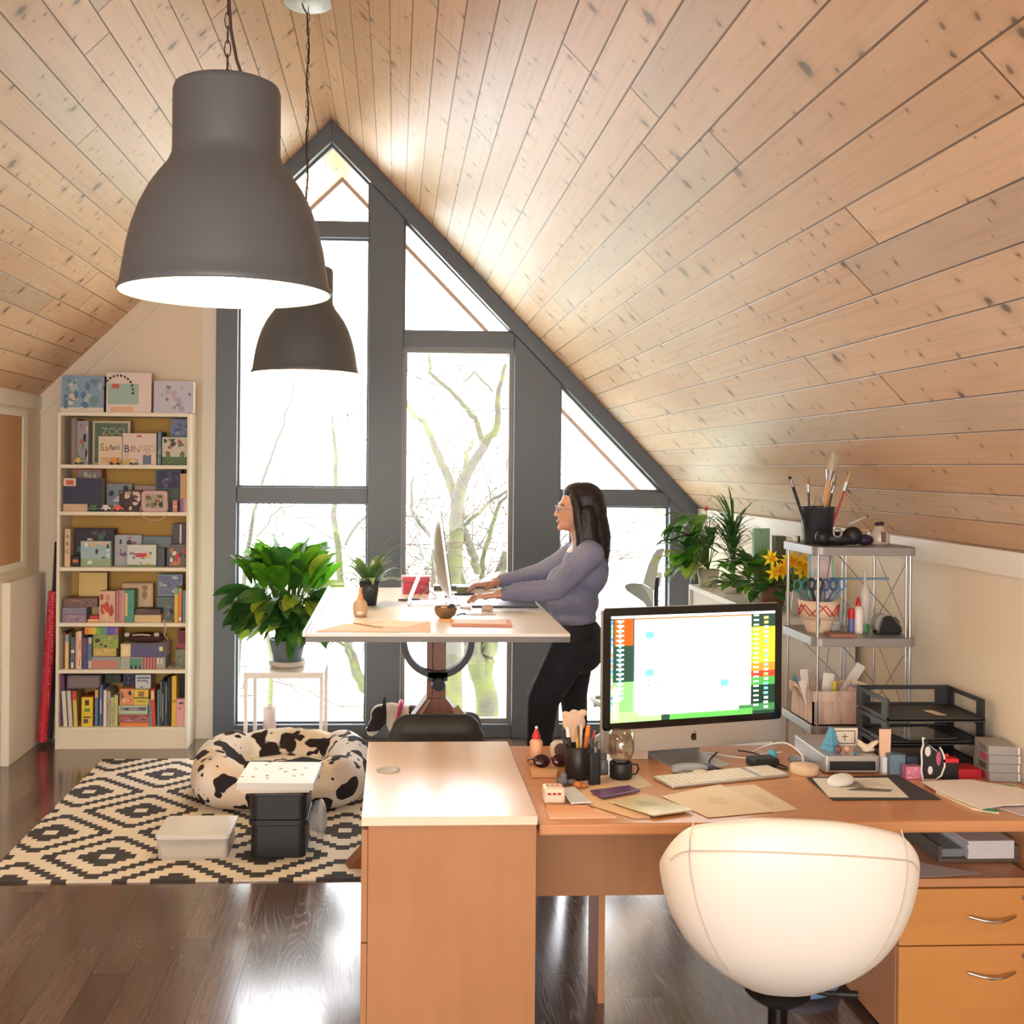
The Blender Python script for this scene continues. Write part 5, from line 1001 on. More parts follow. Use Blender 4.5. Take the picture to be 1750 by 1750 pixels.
for k, (lab, dx_, c) in enumerate((('grey cassette box at the bottom of the four-box stack', 0, (150, 148, 146)), ('grey cassette box second from the bottom of the stack', .006, (146, 144, 142)), ('grey cassette box third from the bottom of the stack', .004, (150, 148, 146)), ('grey cassette box on top of the four-box stack', .010, (154, 150, 148)))):
    t = thing('cassette_box', lab, 'box', (1.826-dx_*.3, 3.315+dx_*.2, z+k*.0275), -.10-.02*k, 'grey boxes stacked at the right wall'); b = B(); b.box((0, 0, 0), (.085, .12, .027), mat(c, .5)); b.out('body', t, bev=.0015)
    b = B(); b.box((-.0006, .02, .004), (-.0001, .075, .023), mat([(180, 60, 90), (90, 80, 80), (190, 60, 100), (120, 116, 114)][k], .5)); b.out('label_strip', t)
    b = B(); b.box((.0862, .002, .002), (.092, .06, .025), mat((226, 222, 218), .6)); b.out('paper_insert', t)
o = slab('paper_sheet', 'large crumpled white sheet at the right end of the desk', 'paper', [(1.60, 3.288), (1.69, 3.305), (1.76, 3.31), (1.86, 3.22), (1.905, 3.12), (1.84, 3.06), (1.72, 3.05), (1.64, 3.02), (1.615, 3.12), (1.60, 3.18)], z+.008, .002, mat((240, 230, 224), .75))
slab('magazine', 'colourful magazine corner showing under the white sheet, front', 'magazine', [(1.70, 3.06), (1.74, 2.975), (1.86, 2.975), (1.86, 3.08)], z, .004, mat((196, 180, 186), .3))
slab('green_folder', 'cream folder with a green edge under the white sheet', 'folder', [(1.60, 3.20), (1.625, 3.04), (1.68, 3.0), (1.69, 3.1)], z, .006, mat((226, 206, 176), .7))
slab('green_card', 'small green card tip under the white sheet', 'card', [(1.642, 3.02), (1.672, 3.00), (1.69, 3.015), (1.65, 3.045)], z+.0062, .001, mat((40, 140, 80), .5))
o = carton('patterned_card', 'patterned card with green leaves beside the white sheet', 1.80, 1.88, z, z+.003, 3.225, .06, (232, 222, 206), cat='card')
b = B(); blobs(b, -.03, .03, .0, .05, 0, [(110, 150, 60), (60, 60, 70), (90, 130, 60)], 9, .3)
for i, v in enumerate(b.v): b.v[i] = (v[0], v[2], .0031-v[1])
b.out('print', o)

# ------------------------------------------------------------ wire shelving
t = thing('wire_shelf', 'grey metal shelf unit with thin cross wires behind the desk', 'shelf unit', (0, 0, 0)); M_SHF = mat((152, 150, 150), .4, .5)
sx0, sx1, sy0, sy1 = 1.485, 1.86, 3.86, 4.20
for zz_ in (1.428, 1.105, .792, .30):
    b = B(); b.rbox((sx0, sy0, zz_-.03), (sx1, sy1, zz_), M_SHF, .03, 5, 2); b.out('shelf', t, bev=.002)
for x, y in ((sx0+.02, sy0+.02), (sx1-.02, sy0+.02), (sx0+.02, sy1-.02), (sx1-.02, sy1-.02)):
    B().cyl((x, y, 0), (x, y, 1.40), .0055, M_METAL, seg=10).out('post', t)
for x, y in ((sx1-.035, sy0+.02), (sx1-.13, sy1-.02), (sx1-.145, sy1-.02)):
    B().cyl((x, y, .02), (x, y, 1.40), .004, M_METAL, seg=8).out('post', t)
for za, zb_ in ((.80, 1.075), (1.11, 1.40), (.31, .76)):
    for p, q in ((((sx0+.02, sy0+.02, za), (sx0+.19, sy1-.02, zb_))), (((sx1-.02, sy0+.02, za), (sx0+.19, sy1-.02, zb_))), (((sx1-.02, sy0+.02, zb_), (sx1-.02, sy1-.02, za))), (((sx1-.02, sy0+.02, za), (sx1-.02, sy1-.02, zb_))), (((sx0+.05, sy1-.02, zb_), (sx1-.05, sy1-.02, za)))):
        B().cyl(p, q, .0018, M_METAL, seg=6).out('brace_wire', t)
B().cyl((1.60, 4.03, 1.30), (1.83, 4.03, 1.30), .004, mat((120, 150, 176), .4), seg=8).out('blue_rod', None, label='pale blue rod across the middle bay of the wire shelf', cat='rod')
# top shelf
zs = 1.4285
t = thing('brush_cup', 'tall dark grey cup full of paint brushes on top of the wire shelf', 'cup', (1.555, 4.02, zs)); B().lathe([(0, 0), (.048, 0), (.05, .003), (.062, .134), (.064, .136), (.061, .137), (.046, .004), (0, .004)], mat((50, 52, 58), .3), seg=32).out('cup', t)
def brush(label, p0, p1, r, ch, cb, bris=.2, flat=1.0):
    t = thing('paint_brush', label, 'brush', p0); d_ = Vector(p1)-Vector(p0); B().cyl((0, 0, 0), d_*(1-bris-.12), r, mat(ch, .35), r*1.1, seg=8).out('handle', t)
    B().cyl(d_*(1-bris-.12), d_*(1-bris), r*1.15, M_METAL, r*1.3*flat, seg=8).out('ferrule', t); B().cyl(d_*(1-bris), d_, r*1.3*flat, mat(cb, .8), r*.5*flat, seg=8).out('bristles', t)
for a in (('black paint brush leaning far left in the cup', (1.525, 4.0, zs+.01), (1.434, 3.98, 1.677), .0055, (26, 24, 26), (30, 28, 28), .04), ('thin dark brush standing upright in the cup', (1.528, 4.02, zs+.01), (1.522, 4.03, 1.675), .004, (70, 50, 44), (170, 120, 70), .12),
    ('wide wooden brush with grey bristles, tallest in the cup', (1.555, 4.01, zs+.01), (1.606, 4.0, 1.765), .0075, (206, 150, 90), (190, 180, 160), .2, 1.8), ('wide brush with pale bristles beside the tallest one', (1.567, 4.03, zs+.01), (1.622, 4.02, 1.755), .0065, (216, 160, 96), (214, 206, 190), .3, 1.8),
    ('slim brown brush at the back of the cup', (1.575, 4.04, zs+.01), (1.636, 4.05, 1.68), .004, (60, 46, 40), (140, 100, 60), .15), ('red-handled brush leaning right in the cup', (1.585, 4.0, zs+.01), (1.665, 3.99, 1.698), .0045, (170, 20, 36), (206, 160, 110), .16), ('short beige foam brush in the cup', (1.545, 3.985, zs+.01), (1.54, 3.98, 1.605), .010, (150, 136, 120), (160, 146, 130), .2, 1.6)):
    brush(*a)
o = blob('black_pouch', [('s', (1.60, 3.93, zs+.026), (.07, .03, .026)), ('s', (1.65, 3.93, zs+.036), (.035, .028, .034)), ('s', (1.535, 3.925, zs+.030), (.025, .025, .028))], .005, mat((24, 24, 30), .5), it=2, label='black drawstring pouch in front of the brush cup', cat='pouch')
B().lathe([(.013, -.004), (.018, -.002), (.018, .002), (.013, .004), (.011, 0)], mat((150, 150, 154), .3, .6)).out('ring', None, (1.58, 3.894, zs+.048), (pi/2, 0, 0), 'grey metal ring on the black drawstring pouch', 'ring')
o = blob('purple_pouch', [('s', (1.705, 3.955, zs+.02), (.033, .025, .02))], .004, mat((46, 30, 60), .6), it=2, label='small dark purple pouch right of the black pouch', cat='pouch')
brush('silver brush lying across the black pouch', (1.655, 3.98, zs+.075), (1.73, 3.98, 1.535), .004, (190, 186, 180), (80, 60, 50), .12)
t = thing('spice_jar', 'round glass jar with a dark bow on top of the wire shelf', 'jar', (1.775, 3.99, zs)); B().lathe([(0, 0), (.032, 0), (.036, .01), (.036, .035), (.028, .048), (.016, .056), (.016, .068), (0, .07)], mat((206, 190, 176), .2), seg=24).out('body', t)
blob('bow', [('s', (-.008, 0, .076), (.011, .008, .008)), ('s', (.008, 0, .078), (.011, .008, .008))], .003, mat((60, 36, 44), .7), t, 1); b = B(); b.cyl((0, -.036, .012), (0, -.034, .05), .008, mat((110, 90, 76), .6)); b.out('spoon', t)
t = thing('thread_spool', 'small brown spool beside the round glass jar', 'spool', (1.735, 4.03, zs)); B().lathe([(0, 0), (.018, 0), (.018, .006), (.012, .01), (.012, .045), (.02, .05), (.02, .056), (0, .056)], mat((206, 170, 130), .5)).out('body', t)
for lab, x, c in (('small white paint pot at the left of the top wire shelf', 1.503, (220, 216, 212)), ('small dark paint pot at the left of the top wire shelf', 1.522, (70, 50, 46))):
    B().lathe([(0, 0), (.009, 0), (.009, .02), (.007, .022), (0, .022)], mat(c, .4), seg=14).out('paint_pot', None, (x, 4.10 if c[0] > 100 else 4.13, zs), label=lab, cat='pot')
# middle shelf
zs = 1.1055
t = thing('scissors_pot', 'cream flower pot with a red zigzag pattern holding scissors', 'pot', (1.553, 4.0, zs)); B().lathe([(0, 0), (.038, 0), (.042, .01), (.058, .05), (.06, .055), (.066, .055), (.072, .12), (.069, .12), (.06, .05), (0, .045)], mat((232, 206, 180), .6), seg=36).out('pot', t)
B().lathe([(.036, .001), (.0405, .01), (.0575, .05), (.059, .054)], mat((40, 36, 36), .5), seg=36).out('base', t, rot=(0, 0, 0))
for ph0 in (0, .5):
    b = B(); P = []
    for k in range(73):
        a = 2*pi*k/72; q = (k/6+ph0*1) % 2; q = q if q < 1 else 2-q; zq = .066+.04*q; r = .0665+(zq-.055)*.09+.0015; P.append((r*cos(a), r*sin(a), zq))
    b.tube(P, .0022, mat((190, 50, 50), .5), 5); b.out('zigzag', t)
for k, (x, y, tl, c, lab) in enumerate(((-.040, -.02, -.25, (60, 120, 120), 'teal-handled scissors in the zigzag pot'), (-.012, -.03, -.05, (50, 60, 90), 'navy-handled scissors in the zigzag pot'), (.02, -.01, .15, (60, 90, 140), 'blue-handled scissors in the zigzag pot'), (.04, .01, .3, (90, 140, 180), 'light blue-handled scissors in the zigzag pot'), (.0, .03, .0, (40, 50, 60), 'black-handled scissors in the zigzag pot'))):
    t = thing('scissors', lab, 'scissors', (1.553+x*.5, 4.0+y, zs+.05)); 
    for s_ in (-1, 1):
        b = B(); C_ = Vector((tl*.12+s_*.015+x*.5, 0, .125)); b.tube([C_+Vector((.013*cos(2*pi*j/12), 0, .020*sin(2*pi*j/12))) for j in range(13)], .0042, mat(c, .4), 6); b.tube([C_+Vector((0, 0, -.02)), (tl*.03, 0, .04), (0, 0, .01)], .004, mat(c, .4), 6, .002); b.out('handle', t)
t = thing('picture_card', 'pastel framed picture leaning behind the scissors pot', 'picture', (1.625, 4.14, zs), 0); b = B(); b.box((-.05, 0, 0), (.05, .006, .28), mat((150, 190, 170), .5)); b.out('frame', t, rot=(-.08, 0, .0)); b = B(); b.box((-.04, -.001, .012), (.04, 0, .268), mat((226, 206, 206), .5)); blobs(b, -.038, .038, .02, .26, -.0012, [(190, 170, 200), (240, 226, 200), (170, 200, 190)], 7, .3); b.out('picture', t, rot=(-.08, 0, 0))
t = thing('glue_bottle', 'white glue bottle with a pointed red cap on the wire shelf', 'bottle', (1.694, 3.98, zs)); B().lathe([(0, 0), (.017, 0), (.018, .005), (.018, .08), (.010, .1), (0, .1)], mat((236, 228, 218), .4)).out('body', t); B().lathe([(.010, .098), (.010, .108), (.004, .132), (0, .133)], M_RED).out('cap', t)
t = thing('glue_stick', 'short glue stick with a red cap beside the white glue bottle', 'glue stick', (1.665, 3.97, zs)); B().cyl((0, 0, 0), (0, 0, .055), .0115, mat((100, 110, 170), .4), seg=16).out('body', t); B().cyl((0, 0, .055), (0, 0, .09), .012, M_RED, seg=16).out('cap', t)
t = thing('spray_bottle', 'tall clear bottle with a green foot on the wire shelf', 'bottle', (1.735, 4.02, zs)); B().cyl((0, 0, 0), (0, 0, .03), .016, mat((70, 140, 80), .4), seg=16).out('foot', t); B().lathe([(0, .03), (.018, .03), (.018, .15), (.005, .17), (.004, .225), (0, .226)], mat((232, 226, 222), .15, alpha=.6)).out('body', t)
for lab, x, zz_, c in (('flat white glass jar, lower of two on the wire shelf', 1.632, 0, (196, 196, 192)), ('flat clear glass jar, upper of two on the wire shelf', 1.630, .0355, (176, 180, 178))):
    t = thing('glass_jar', lab, 'jar', (x, 4.06, zs+.012+zz_ if 0 else zs+zz_)); B().lathe([(0, 0), (.027, 0), (.028, .003), (.028, .024), (0, .024)], mat(c, .2), seg=24).out('body', t); B().lathe([(0, .0245), (.029, .0245), (.029, .034), (0, .034)], mat((206, 204, 200), .4), seg=24).out('lid', t)
b = B(); b.box((-.05, -.03, 0), (.05, .03, .012), mat((150, 104, 90), .6)); b.out('wooden_block', None, (1.60, 3.905, zs), label='flat brown wooden block at the front of the wire shelf', cat='block')
t = thing('tape_dispenser', 'black and silver tape dispenser on the wire shelf', 'tape dispenser', (1.795, 3.98, zs)); b = B(); b.cyl((-.01, -.02, .036), (-.01, .02, .036), .036, mat((150, 148, 146), .35), seg=28); b.out('reel', t)
b = B(); b.prism([(-.04, 0), (.05, 0), (.055, .01), (.045, .045), (.03, .062), (0, .068), (-.02, .06), (-.03, .04)], -.023, .023, mat((34, 34, 36), .35)); b.out('body', t, bev=.004)
# lower shelf: fabric basket
zs = .7925; t = thing('fabric_basket', 'washed wood-print fabric basket on the wire shelf behind the letter trays', 'basket', (1.575, 3.99, zs)); N = NT('washed_wood_print'); v_, (X_, Y_, Z_) = N.obj()
N.done(N.mix(N.ramp(N.noise(N.xyz(N.op('MULTIPLY', X_, 40.0), N.op('MULTIPLY', Y_, 40.0), N.op('MULTIPLY', Z_, 6.0)), 1.0, 3.0), .4, .7), (222, 198, 180), (186, 156, 142)), .85); M_BSK = N.m
b = B()
for (x0, y0, x1, y1) in ((-.085, -.11, .10, -.104), (-.085, .104, .10, .11), (-.085, -.11, -.079, .11), (.094, -.11, .10, .11), (-.085, -.11, .10, .11)):
    b.box((x0, y0, 0 if y1-y0 > .21 and x1-x0 > .1 else 0), (x1, y1, .004 if (y1-y0 > .2 and x1-x0 > .1) else .118), M_BSK)
b.out('body', t); b = B()
for (x0, y0, x1, y1) in ((-.089, -.115, .104, -.111), (-.089, .111, .104, .115), (-.0895, -.115, -.0855, .115), (.1005, -.115, .1045, .115)): b.box((x0, y0, .085), (x1, y1, .122), M_BSK)
b.out('folded_rim', t, bev=.001); b = B(); b.tube([(-.09, -.03, .08), (-.10, -.035, .11), (-.105, 0, .125), (-.10, .035, .11), (-.09, .03, .08)], .006, M_BSK, 8); b.out('handle', t)
random.seed(21)
for lab, x, y, L, tx, c, th in (('white paper scroll standing in the fabric basket', -.05, .03, .17, -.1, (236, 230, 222), .014), ('white feather brush in the fabric basket', -.06, -.05, .15, -.3, (226, 220, 214), .012), ('teal strip sticking out of the fabric basket', -.04, .06, .15, -.35, (80, 150, 170), .006), ('white folded leaflet in the fabric basket', .0, .0, .16, .1, (238, 234, 228), .02), ('yellow strip in the fabric basket', .01, -.05, .14, .05, (226, 206, 60), .006), ('long white envelope leaning right in the fabric basket', .03, .02, .22, .55, (232, 226, 222), .018), ('cream card with purple lettering in the fabric basket', .055, -.06, .15, .35, (226, 206, 180), .03)):
    t = thing('paper_strip', lab, 'paper', (1.575+x, 3.99+y, zs+.006)); b = B(); b.box((-th, -.002, 0), (th, .002, L), mat(c, .7)); b.out('strip', t, rot=(0, tx, 0))
    if 'purple' in lab: text('sale', .03, (.035, -.004, .125), (pi/2, tx, 0), mat((110, 70, 130), .6), t)

# ------------------------------------------------------------ standing desk
HS = 1.08
M_WTOP = mat((236, 232, 228), .3); M_EDGE = mat((122, 120, 120), .5)
t = thing('standing_desk', 'tall white drafting desk on a reddish wood column with a dark arc bracket', 'desk', (0, 0, 0))
B().box((-.325, 4.13, HS-.012), (.66, 5.70, HS), M_WTOP).out('tabletop', t, bev=.001)
b = B(); b.box((-.325, 4.13, HS-.032), (.66, 4.15, HS-.0125), M_EDGE); b.box((-.325, 5.68, HS-.032), (.66, 5.70, HS-.0125), M_EDGE); b.box((.64, 4.15, HS-.032), (.66, 5.68, HS-.0125), M_EDGE); b.box((-.325, 4.15, HS-.032), (-.305, 5.68, HS-.0125), M_EDGE); b.out('edge_band', t)
b = B(); b.box((-.335, 4.12, HS-.01), (-.3255, 5.71, HS+.006), M_ALU); b.box((-.312, 4.135, HS+.0004), (-.306, 5.695, HS+.0012), M_DGREY); b.out('parallel_rail', t)
M_COLW = wood_mat((158, 112, 94), (136, 92, 76), 3, 30, .45, 2)
b = B(); b.box((.148, 4.86, .06), (.172, 4.94, 1.03), M_COLW); b.box((.173, 4.855, .06), (.230, 4.945, 1.03), M_COLW); b.out('column', t, bev=.002)
b = B(); b.prism([(.08, .60), (.30, .60), (.232, .69), (.146, .69)], 4.84, 4.96, M_COLW); b.box((.09, 4.83, .12), (.29, 4.97, .60), M_COLW); b.out('base_box', t, bev=.003)
for s_ in (-1, 1): B().box((.19+s_*.11-.03, 4.45, RG+.0005), (.19+s_*.11+.03, 5.35, .12), M_COLW).out('foot', t, bev=.004)
b = B(); P = []
for k in range(21):
    a = pi+pi*k/20; P.append((.192+.146*cos(a), .945+.146*sin(a)))
P = [(.046, 1.045)]+P+[(.338, 1.045)]
vs = []; fs = []
for k, (x, z_) in enumerate(P):
    u = Vector((x-.192, 0, min(0, z_-.945))).normalized() if z_ < .95 else Vector((math.copysign(1, x-.192), 0, 0))
    for dr, yy in ((-.013, 4.80), (.014, 4.80), (.014, 4.848), (-.013, 4.848)): vs.append((x+u.x*dr, yy, z_+u.z*dr))
n = len(P)
for k in range(n-1):
    for j in range(4): fs.append((k*4+j, k*4+(j+1) % 4, (k+1)*4+(j+1) % 4, (k+1)*4+j))
fs += [(0, 1, 2, 3), ((n-1)*4, (n-1)*4+1, (n-1)*4+2, (n-1)*4+3)]
b.add(vs, fs, mat((66, 66, 70), .45)); b.prism([(.15, .775), (.235, .775), (.235, .812), (.15, .812)], 4.80, 4.85, mat((66, 66, 70), .45)); b.out('arc_bracket', t)
b = B(); b.cyl((.195, 4.848, .765), (.195, 4.77, .765), .024, M_BLACK, seg=8); b.cyl((.195, 4.79, .765), (.195, 4.76, .765), .032, M_BLACK, .028, seg=10); b.out('clamp_knob', t)
b = B(); b.box((.05, 4.25, 1.03), (.335, 5.6, 1.0475), mat((66, 66, 70), .45)); b.out('tilt_frame', t)
b = B(); b.cyl((.10, 4.80, .595), (.16, 4.82, .69), .006, mat((190, 170, 150), .5)); b.out('cord_strut', t)
b = B(); b.T = Matrix.Translation((.30, 4.80, .62)) @ Matrix.Rotation(rad(52), 4, 'Y'); b.box((-.05, -.01, -.016), (.07, .01, .016), mat((206, 176, 142), .6)); b.out('wood_wedge', t)
# dark padded stool behind the end cabinet
t = thing('padded_stool', 'dark grey padded chair back showing behind the end cabinet', 'chair', (.171, 4.36, RG))
M_PAD = fabric_mat((66, 66, 66), (52, 52, 54), 90, .55, .05)
blob('backrest', [('c', [((-.115, 0, .66), .062), ((.115, 0, .66), .062)]), ('c', [((-.15, .005, .58), .045), ((.15, .005, .58), .045)]), ('c', [((-.15, .005, .50), .045), ((.15, .005, .50), .045)]), ('c', [((-.145, .003, .62), .052), ((.145, .003, .62), .052)]), ('s', (0, 0, .60), (.18, .055, .11))], .012, M_PAD, t, 5)
B().rbox((-.19, -.28, .37), (.19, .02, .43), M_PAD, .05, 4, 2).out('seat', t, bev=.015)
b = B(); b.cyl((0, -.13, .06), (0, -.13, .37), .025, M_BLACK); b.out('column', t); b = B(); b.box((-.03, .03, .38), (.03, .045, .55), M_BLACK); b.out('back_bracket', t)
for k in range(5):
    a = .3+2*pi*k/5; b = B(); b.tube([(0, -.13, .06), (.13*cos(a), -.13+.13*sin(a), .05), (.22*cos(a), -.13+.22*sin(a), .02)], .018, M_BLACK, 8, .012); b.out('leg', t)
b = B(); b.tube([(.19, -.1, .40), (.27, -.1, .42), (.31, -.12, .56)], .012, M_BLACK, 8); b.rbox((.285, -.22, .56), (.345, .0, .59), M_BLACK, .02, 4, 2); b.out('armrest', t)

# ------------------------------------------------------------ things on the standing desk
z = HS+.0004
t = thing('computer_monitor', 'silver computer monitor seen edge-on on the standing desk', 'monitor', (.225, 5.05, HS), pi/2)
b = B(); b.T = Matrix.Translation((0, 0, .21)) @ Matrix.Rotation(rad(-8), 4, 'X')
b.box((-.27, -.004, -.175), (.27, .006, .222), M_ALU); vs = []; n = 12
for j in range(n+1):
    for i in range(n+1):
        u = -1+2*i/n; v = -1+2*j/n; vs.append((.265*u, .006+.042*(1-u**4)*(1-v**4), .022+.196*v))
b.add(vs, [(j*(n+1)+i, j*(n+1)+i+1, (j+1)*(n+1)+i+1, (j+1)*(n+1)+i) for j in range(n) for i in range(n)], M_ALU, True); b.out('housing', t)
b = B(); b.T = Matrix.Translation((0, 0, .21)) @ Matrix.Rotation(rad(-8), 4, 'X'); b.box((-.268, -.008, -.105), (.268, -.0045, .220), M_BLACK); b.out('display', t)
b = B(); b.add([(-.09, .06, .25), (.09, .06, .25), (.09, .155, .004), (-.09, .155, .004), (-.09, .066, .25), (.09, .066, .25), (.09, .163, .004), (-.09, .163, .004)], [(0, 1, 2, 3), (7, 6, 5, 4), (0, 3, 7, 4), (1, 5, 6, 2), (0, 4, 5, 1), (3, 2, 6, 7)], M_ALU)
b.rbox((-.09, -.07, .0005), (.09, .163, .006), M_ALU, .01, 3, 2); b.out('stand', t)
t = thing('toy_vase', 'tan bottle-shaped ornament with an orange top at the front of the standing desk', 'ornament', (-.138, 4.60, z)); B().lathe([(0, 0), (.024, 0), (.029, .01), (.031, .04), (.027, .058), (.016, .070), (0, .073)], mat((206, 176, 146), .5), seg=24).out('body', t)
B().lathe([(.014, .0705), (.010, .084), (.006, .098), (.006, .112), (.009, .118), (0, .120)], mat((232, 160, 96), .5), seg=16).out('neck', t); b = B(); b.sph((0, -.0265, .018), (.014, .006, .008), M_WHITE, 12, 8); b.out('white_patch', t)
t = thing('potted_plant', 'small leafy plant in a dark pot on the standing desk', 'plant', (-.11, 4.98, z)); B().lathe([(0, 0), (.032, 0), (.042, .07), (.046, .108), (.043, .108), (.04, .07), (0, .065)], mat((44, 48, 56), .4), seg=28).out('pot', t)
random.seed(31); b = B(); MLs = leaf_mat((70, 104, 60), (120, 150, 84), .3)
for k in range(26):
    az = random.uniform(0, 2*pi); el = random.uniform(.25, 1.35); leaf(b, (.012*cos(az), .012*sin(az), .09), az, el, random.uniform(.13, .19), .042, random.uniform(.8, 1.7), MLs)
b.out('leaves', t); b = B(); 
for k in range(14):
    az = random.uniform(-1, 1.2); leaf(b, (.01, .03, .1), az, random.uniform(.7, 1.4), random.uniform(.2, .3), .005, random.uniform(.9, 1.9), M_LEAFD, 8)
b.out('grass_blades', t)
for lab, x, y, a_, c in (('rose red tin at the back of the standing desk', .105, 5.45, .12, (186, 70, 92)),):
    t = thing('storage_tin', lab, 'tin', (x, y, z), a_); b = B(); b.rbox((-.064, -.05, 0), (.064, .05, .058), mat(c, .45), .015, 4, 2); b.out('body', t, bev=.002); b = B(); b.rbox((-.067, -.053, .058), (.067, .053, .085), mat((196, 84, 104), .45), .016, 4, 2); b.out('lid', t, bev=.003)
t = thing('wooden_bowl', 'brown wooden bowl with scraps on the standing desk', 'bowl', (.212, 4.55, z)); B().lathe([(0, 0), (.022, 0), (.040, .014), (.047, .036), (.047, .046), (.043, .046), (.038, .020), (0, .012)], wood_mat((140, 108, 72), (104, 78, 50)), seg=32).out('bowl', t)
for lab, x, y, r, c in (('cream cork piece in the wooden bowl', .205, 4.545, .016, (214, 180, 140)), ('dark round piece on the rim of the wooden bowl', .238, 4.558, .014, (70, 60, 70)), ('tan shell in the wooden bowl', .19, 4.56, .012, (190, 150, 110))):
    B().sph((0, 0, r*.9), (r, r*.9, r*.9), mat(c, .6), 12, 8).out('bowl_piece', None, (x, y, z+(.022 if r > .013 else .019)+(.012 if 'rim' in lab else 0)), label=lab, cat='scrap')
slab('paper_sheet', 'tan sheets at the front left of the standing desk', 'paper', [(-.29, 4.165), (.14, 4.165), (.145, 4.43), (-.10, 4.42), (-.20, 4.34)], z, .004, mat((232, 196, 166), .7))
slab('paper_sheet', 'white sheet lying across the tan sheets on the standing desk', 'paper', [(-.10, 4.30), (.05, 4.25), (.135, 4.40), (.0, 4.45)], z+.0045, .001, M_PAPER)
slab('stirrer_sticks', 'thin wooden stick lying on the tan sheets', 'stick', [(-.16, 4.36), (-.155, 4.366), (-.04, 4.24), (-.046, 4.236)], z+.0062, .002, mat((190, 150, 110), .6))
slab('sketchbook', 'pink-brown booklet beside the wooden bowl', 'book', [(.225, 4.315), (.46, 4.300), (.468, 4.46), (.225, 4.45)], z, .008, mat((214, 150, 124), .6), bev=.001)
slab('sketchbook', 'thin peach card on the pink-brown booklet', 'card', [(.235, 4.33), (.44, 4.31), (.45, 4.44), (.24, 4.44)], z+.0085, .0015, mat((232, 196, 176), .6))
slab('wood_chip', 'small orange wooden block under the bowl front', 'block', [(.18, 4.455), (.235, 4.45), (.235, 4.49), (.18, 4.49)], z, .006, mat((226, 166, 104), .6))
slab('graphics_tablet', 'flat black tablet under her hands on the standing desk', 'tablet', [(.345, 4.90), (.64, 4.89), (.65, 5.17), (.36, 5.18)], z, .008, mat((60, 64, 72), .3), bev=.002)
slab('white_keyboard', 'thin white keyboard in front of the edge-on monitor', 'keyboard', [(.292, 4.86), (.338, 4.86), (.338, 5.26), (.292, 5.26)], z, .008, M_WHITE, bev=.002)
b = B(); b.rbox((-.024, -.014, 0), (.024, .014, .02), mat((216, 190, 170), .6), .007, 3, 1); b.out('eraser', None, (.405, 4.81, z), label='tan eraser near the black tablet', cat='eraser', bev=.003)
slab('palette_knife', 'mauve blade-shaped card right of the wooden bowl', 'card', [(.29, 4.665), (.34, 4.64), (.43, 4.655), (.35, 4.69)], z, .002, mat((170, 156, 160), .5))
b = B(); b.tube([(.262, 4.61, z+.004), (.285, 4.645, z+.006), (.30, 4.66, z+.004)], .003, M_DGREY, 6); b.out('stick', None, label='thin dark stick pointing from the bowl to the mauve card', cat='stick')
b = B(); b.box((-.16, -.05, 0), (.16, .05, .022), mat((84, 92, 84), .5)); b.out('dark_case', None, (.36, 5.62, z), label='long dark green case at the back edge of the standing desk', cat='case', bev=.003)
b = B(); b.box((-.035, -.03, 0), (.035, .03, .03), mat((110, 124, 96), .5)); b.out('green_box', None, (.345, 5.48, z), label='small olive box behind her far hand', cat='box', bev=.002)
t = thing('magazine', 'open curled magazine standing behind her hands', 'magazine', (.47, 5.52, z)); b = B(); vs = []
for k in range(9):
    u = k/8; vs += [(-.09+.2*u, -.04, .012+.055*sin(pi*u*.75)), (-.07+.2*u, .08, .02+.075*sin(pi*u*.7))]
b.add(vs, [(2*k, 2*k+2, 2*k+3, 2*k+1) for k in range(8)], mat((196, 190, 190), .4), True); b.box((-.09, -.04, 0), (.12, .08, .012), M_PAPER); o = b.out('pages', t)
for lab, x, y, a_, c in (('dark red marker beside the foot of the edge-on monitor', .262, 5.30, 1.2, (120, 30, 44)), ('black stylus near her far hand', .34, 5.36, .2, (40, 40, 44)), ('black pen lying at the left of the monitor foot', .07, 5.12, .1, (50, 46, 50))):
    b = B(); b.cyl((-.05, 0, .006), (.05, 0, .006), .005, mat(c, .4)); b.out('pen', None, (x, y, z), (0, 0, a_), lab, 'pen')
cable('grey cable tangled behind the monitor foot', [(.12, 5.30, z+.004), (.16, 5.24, z+.04), (.13, 5.20, z+.06), (.17, 5.27, z+.03), (.2, 5.22, z+.004), (.14, 5.16, z+.003), (.06, 5.22, z+.003)], .003, M_GREY)

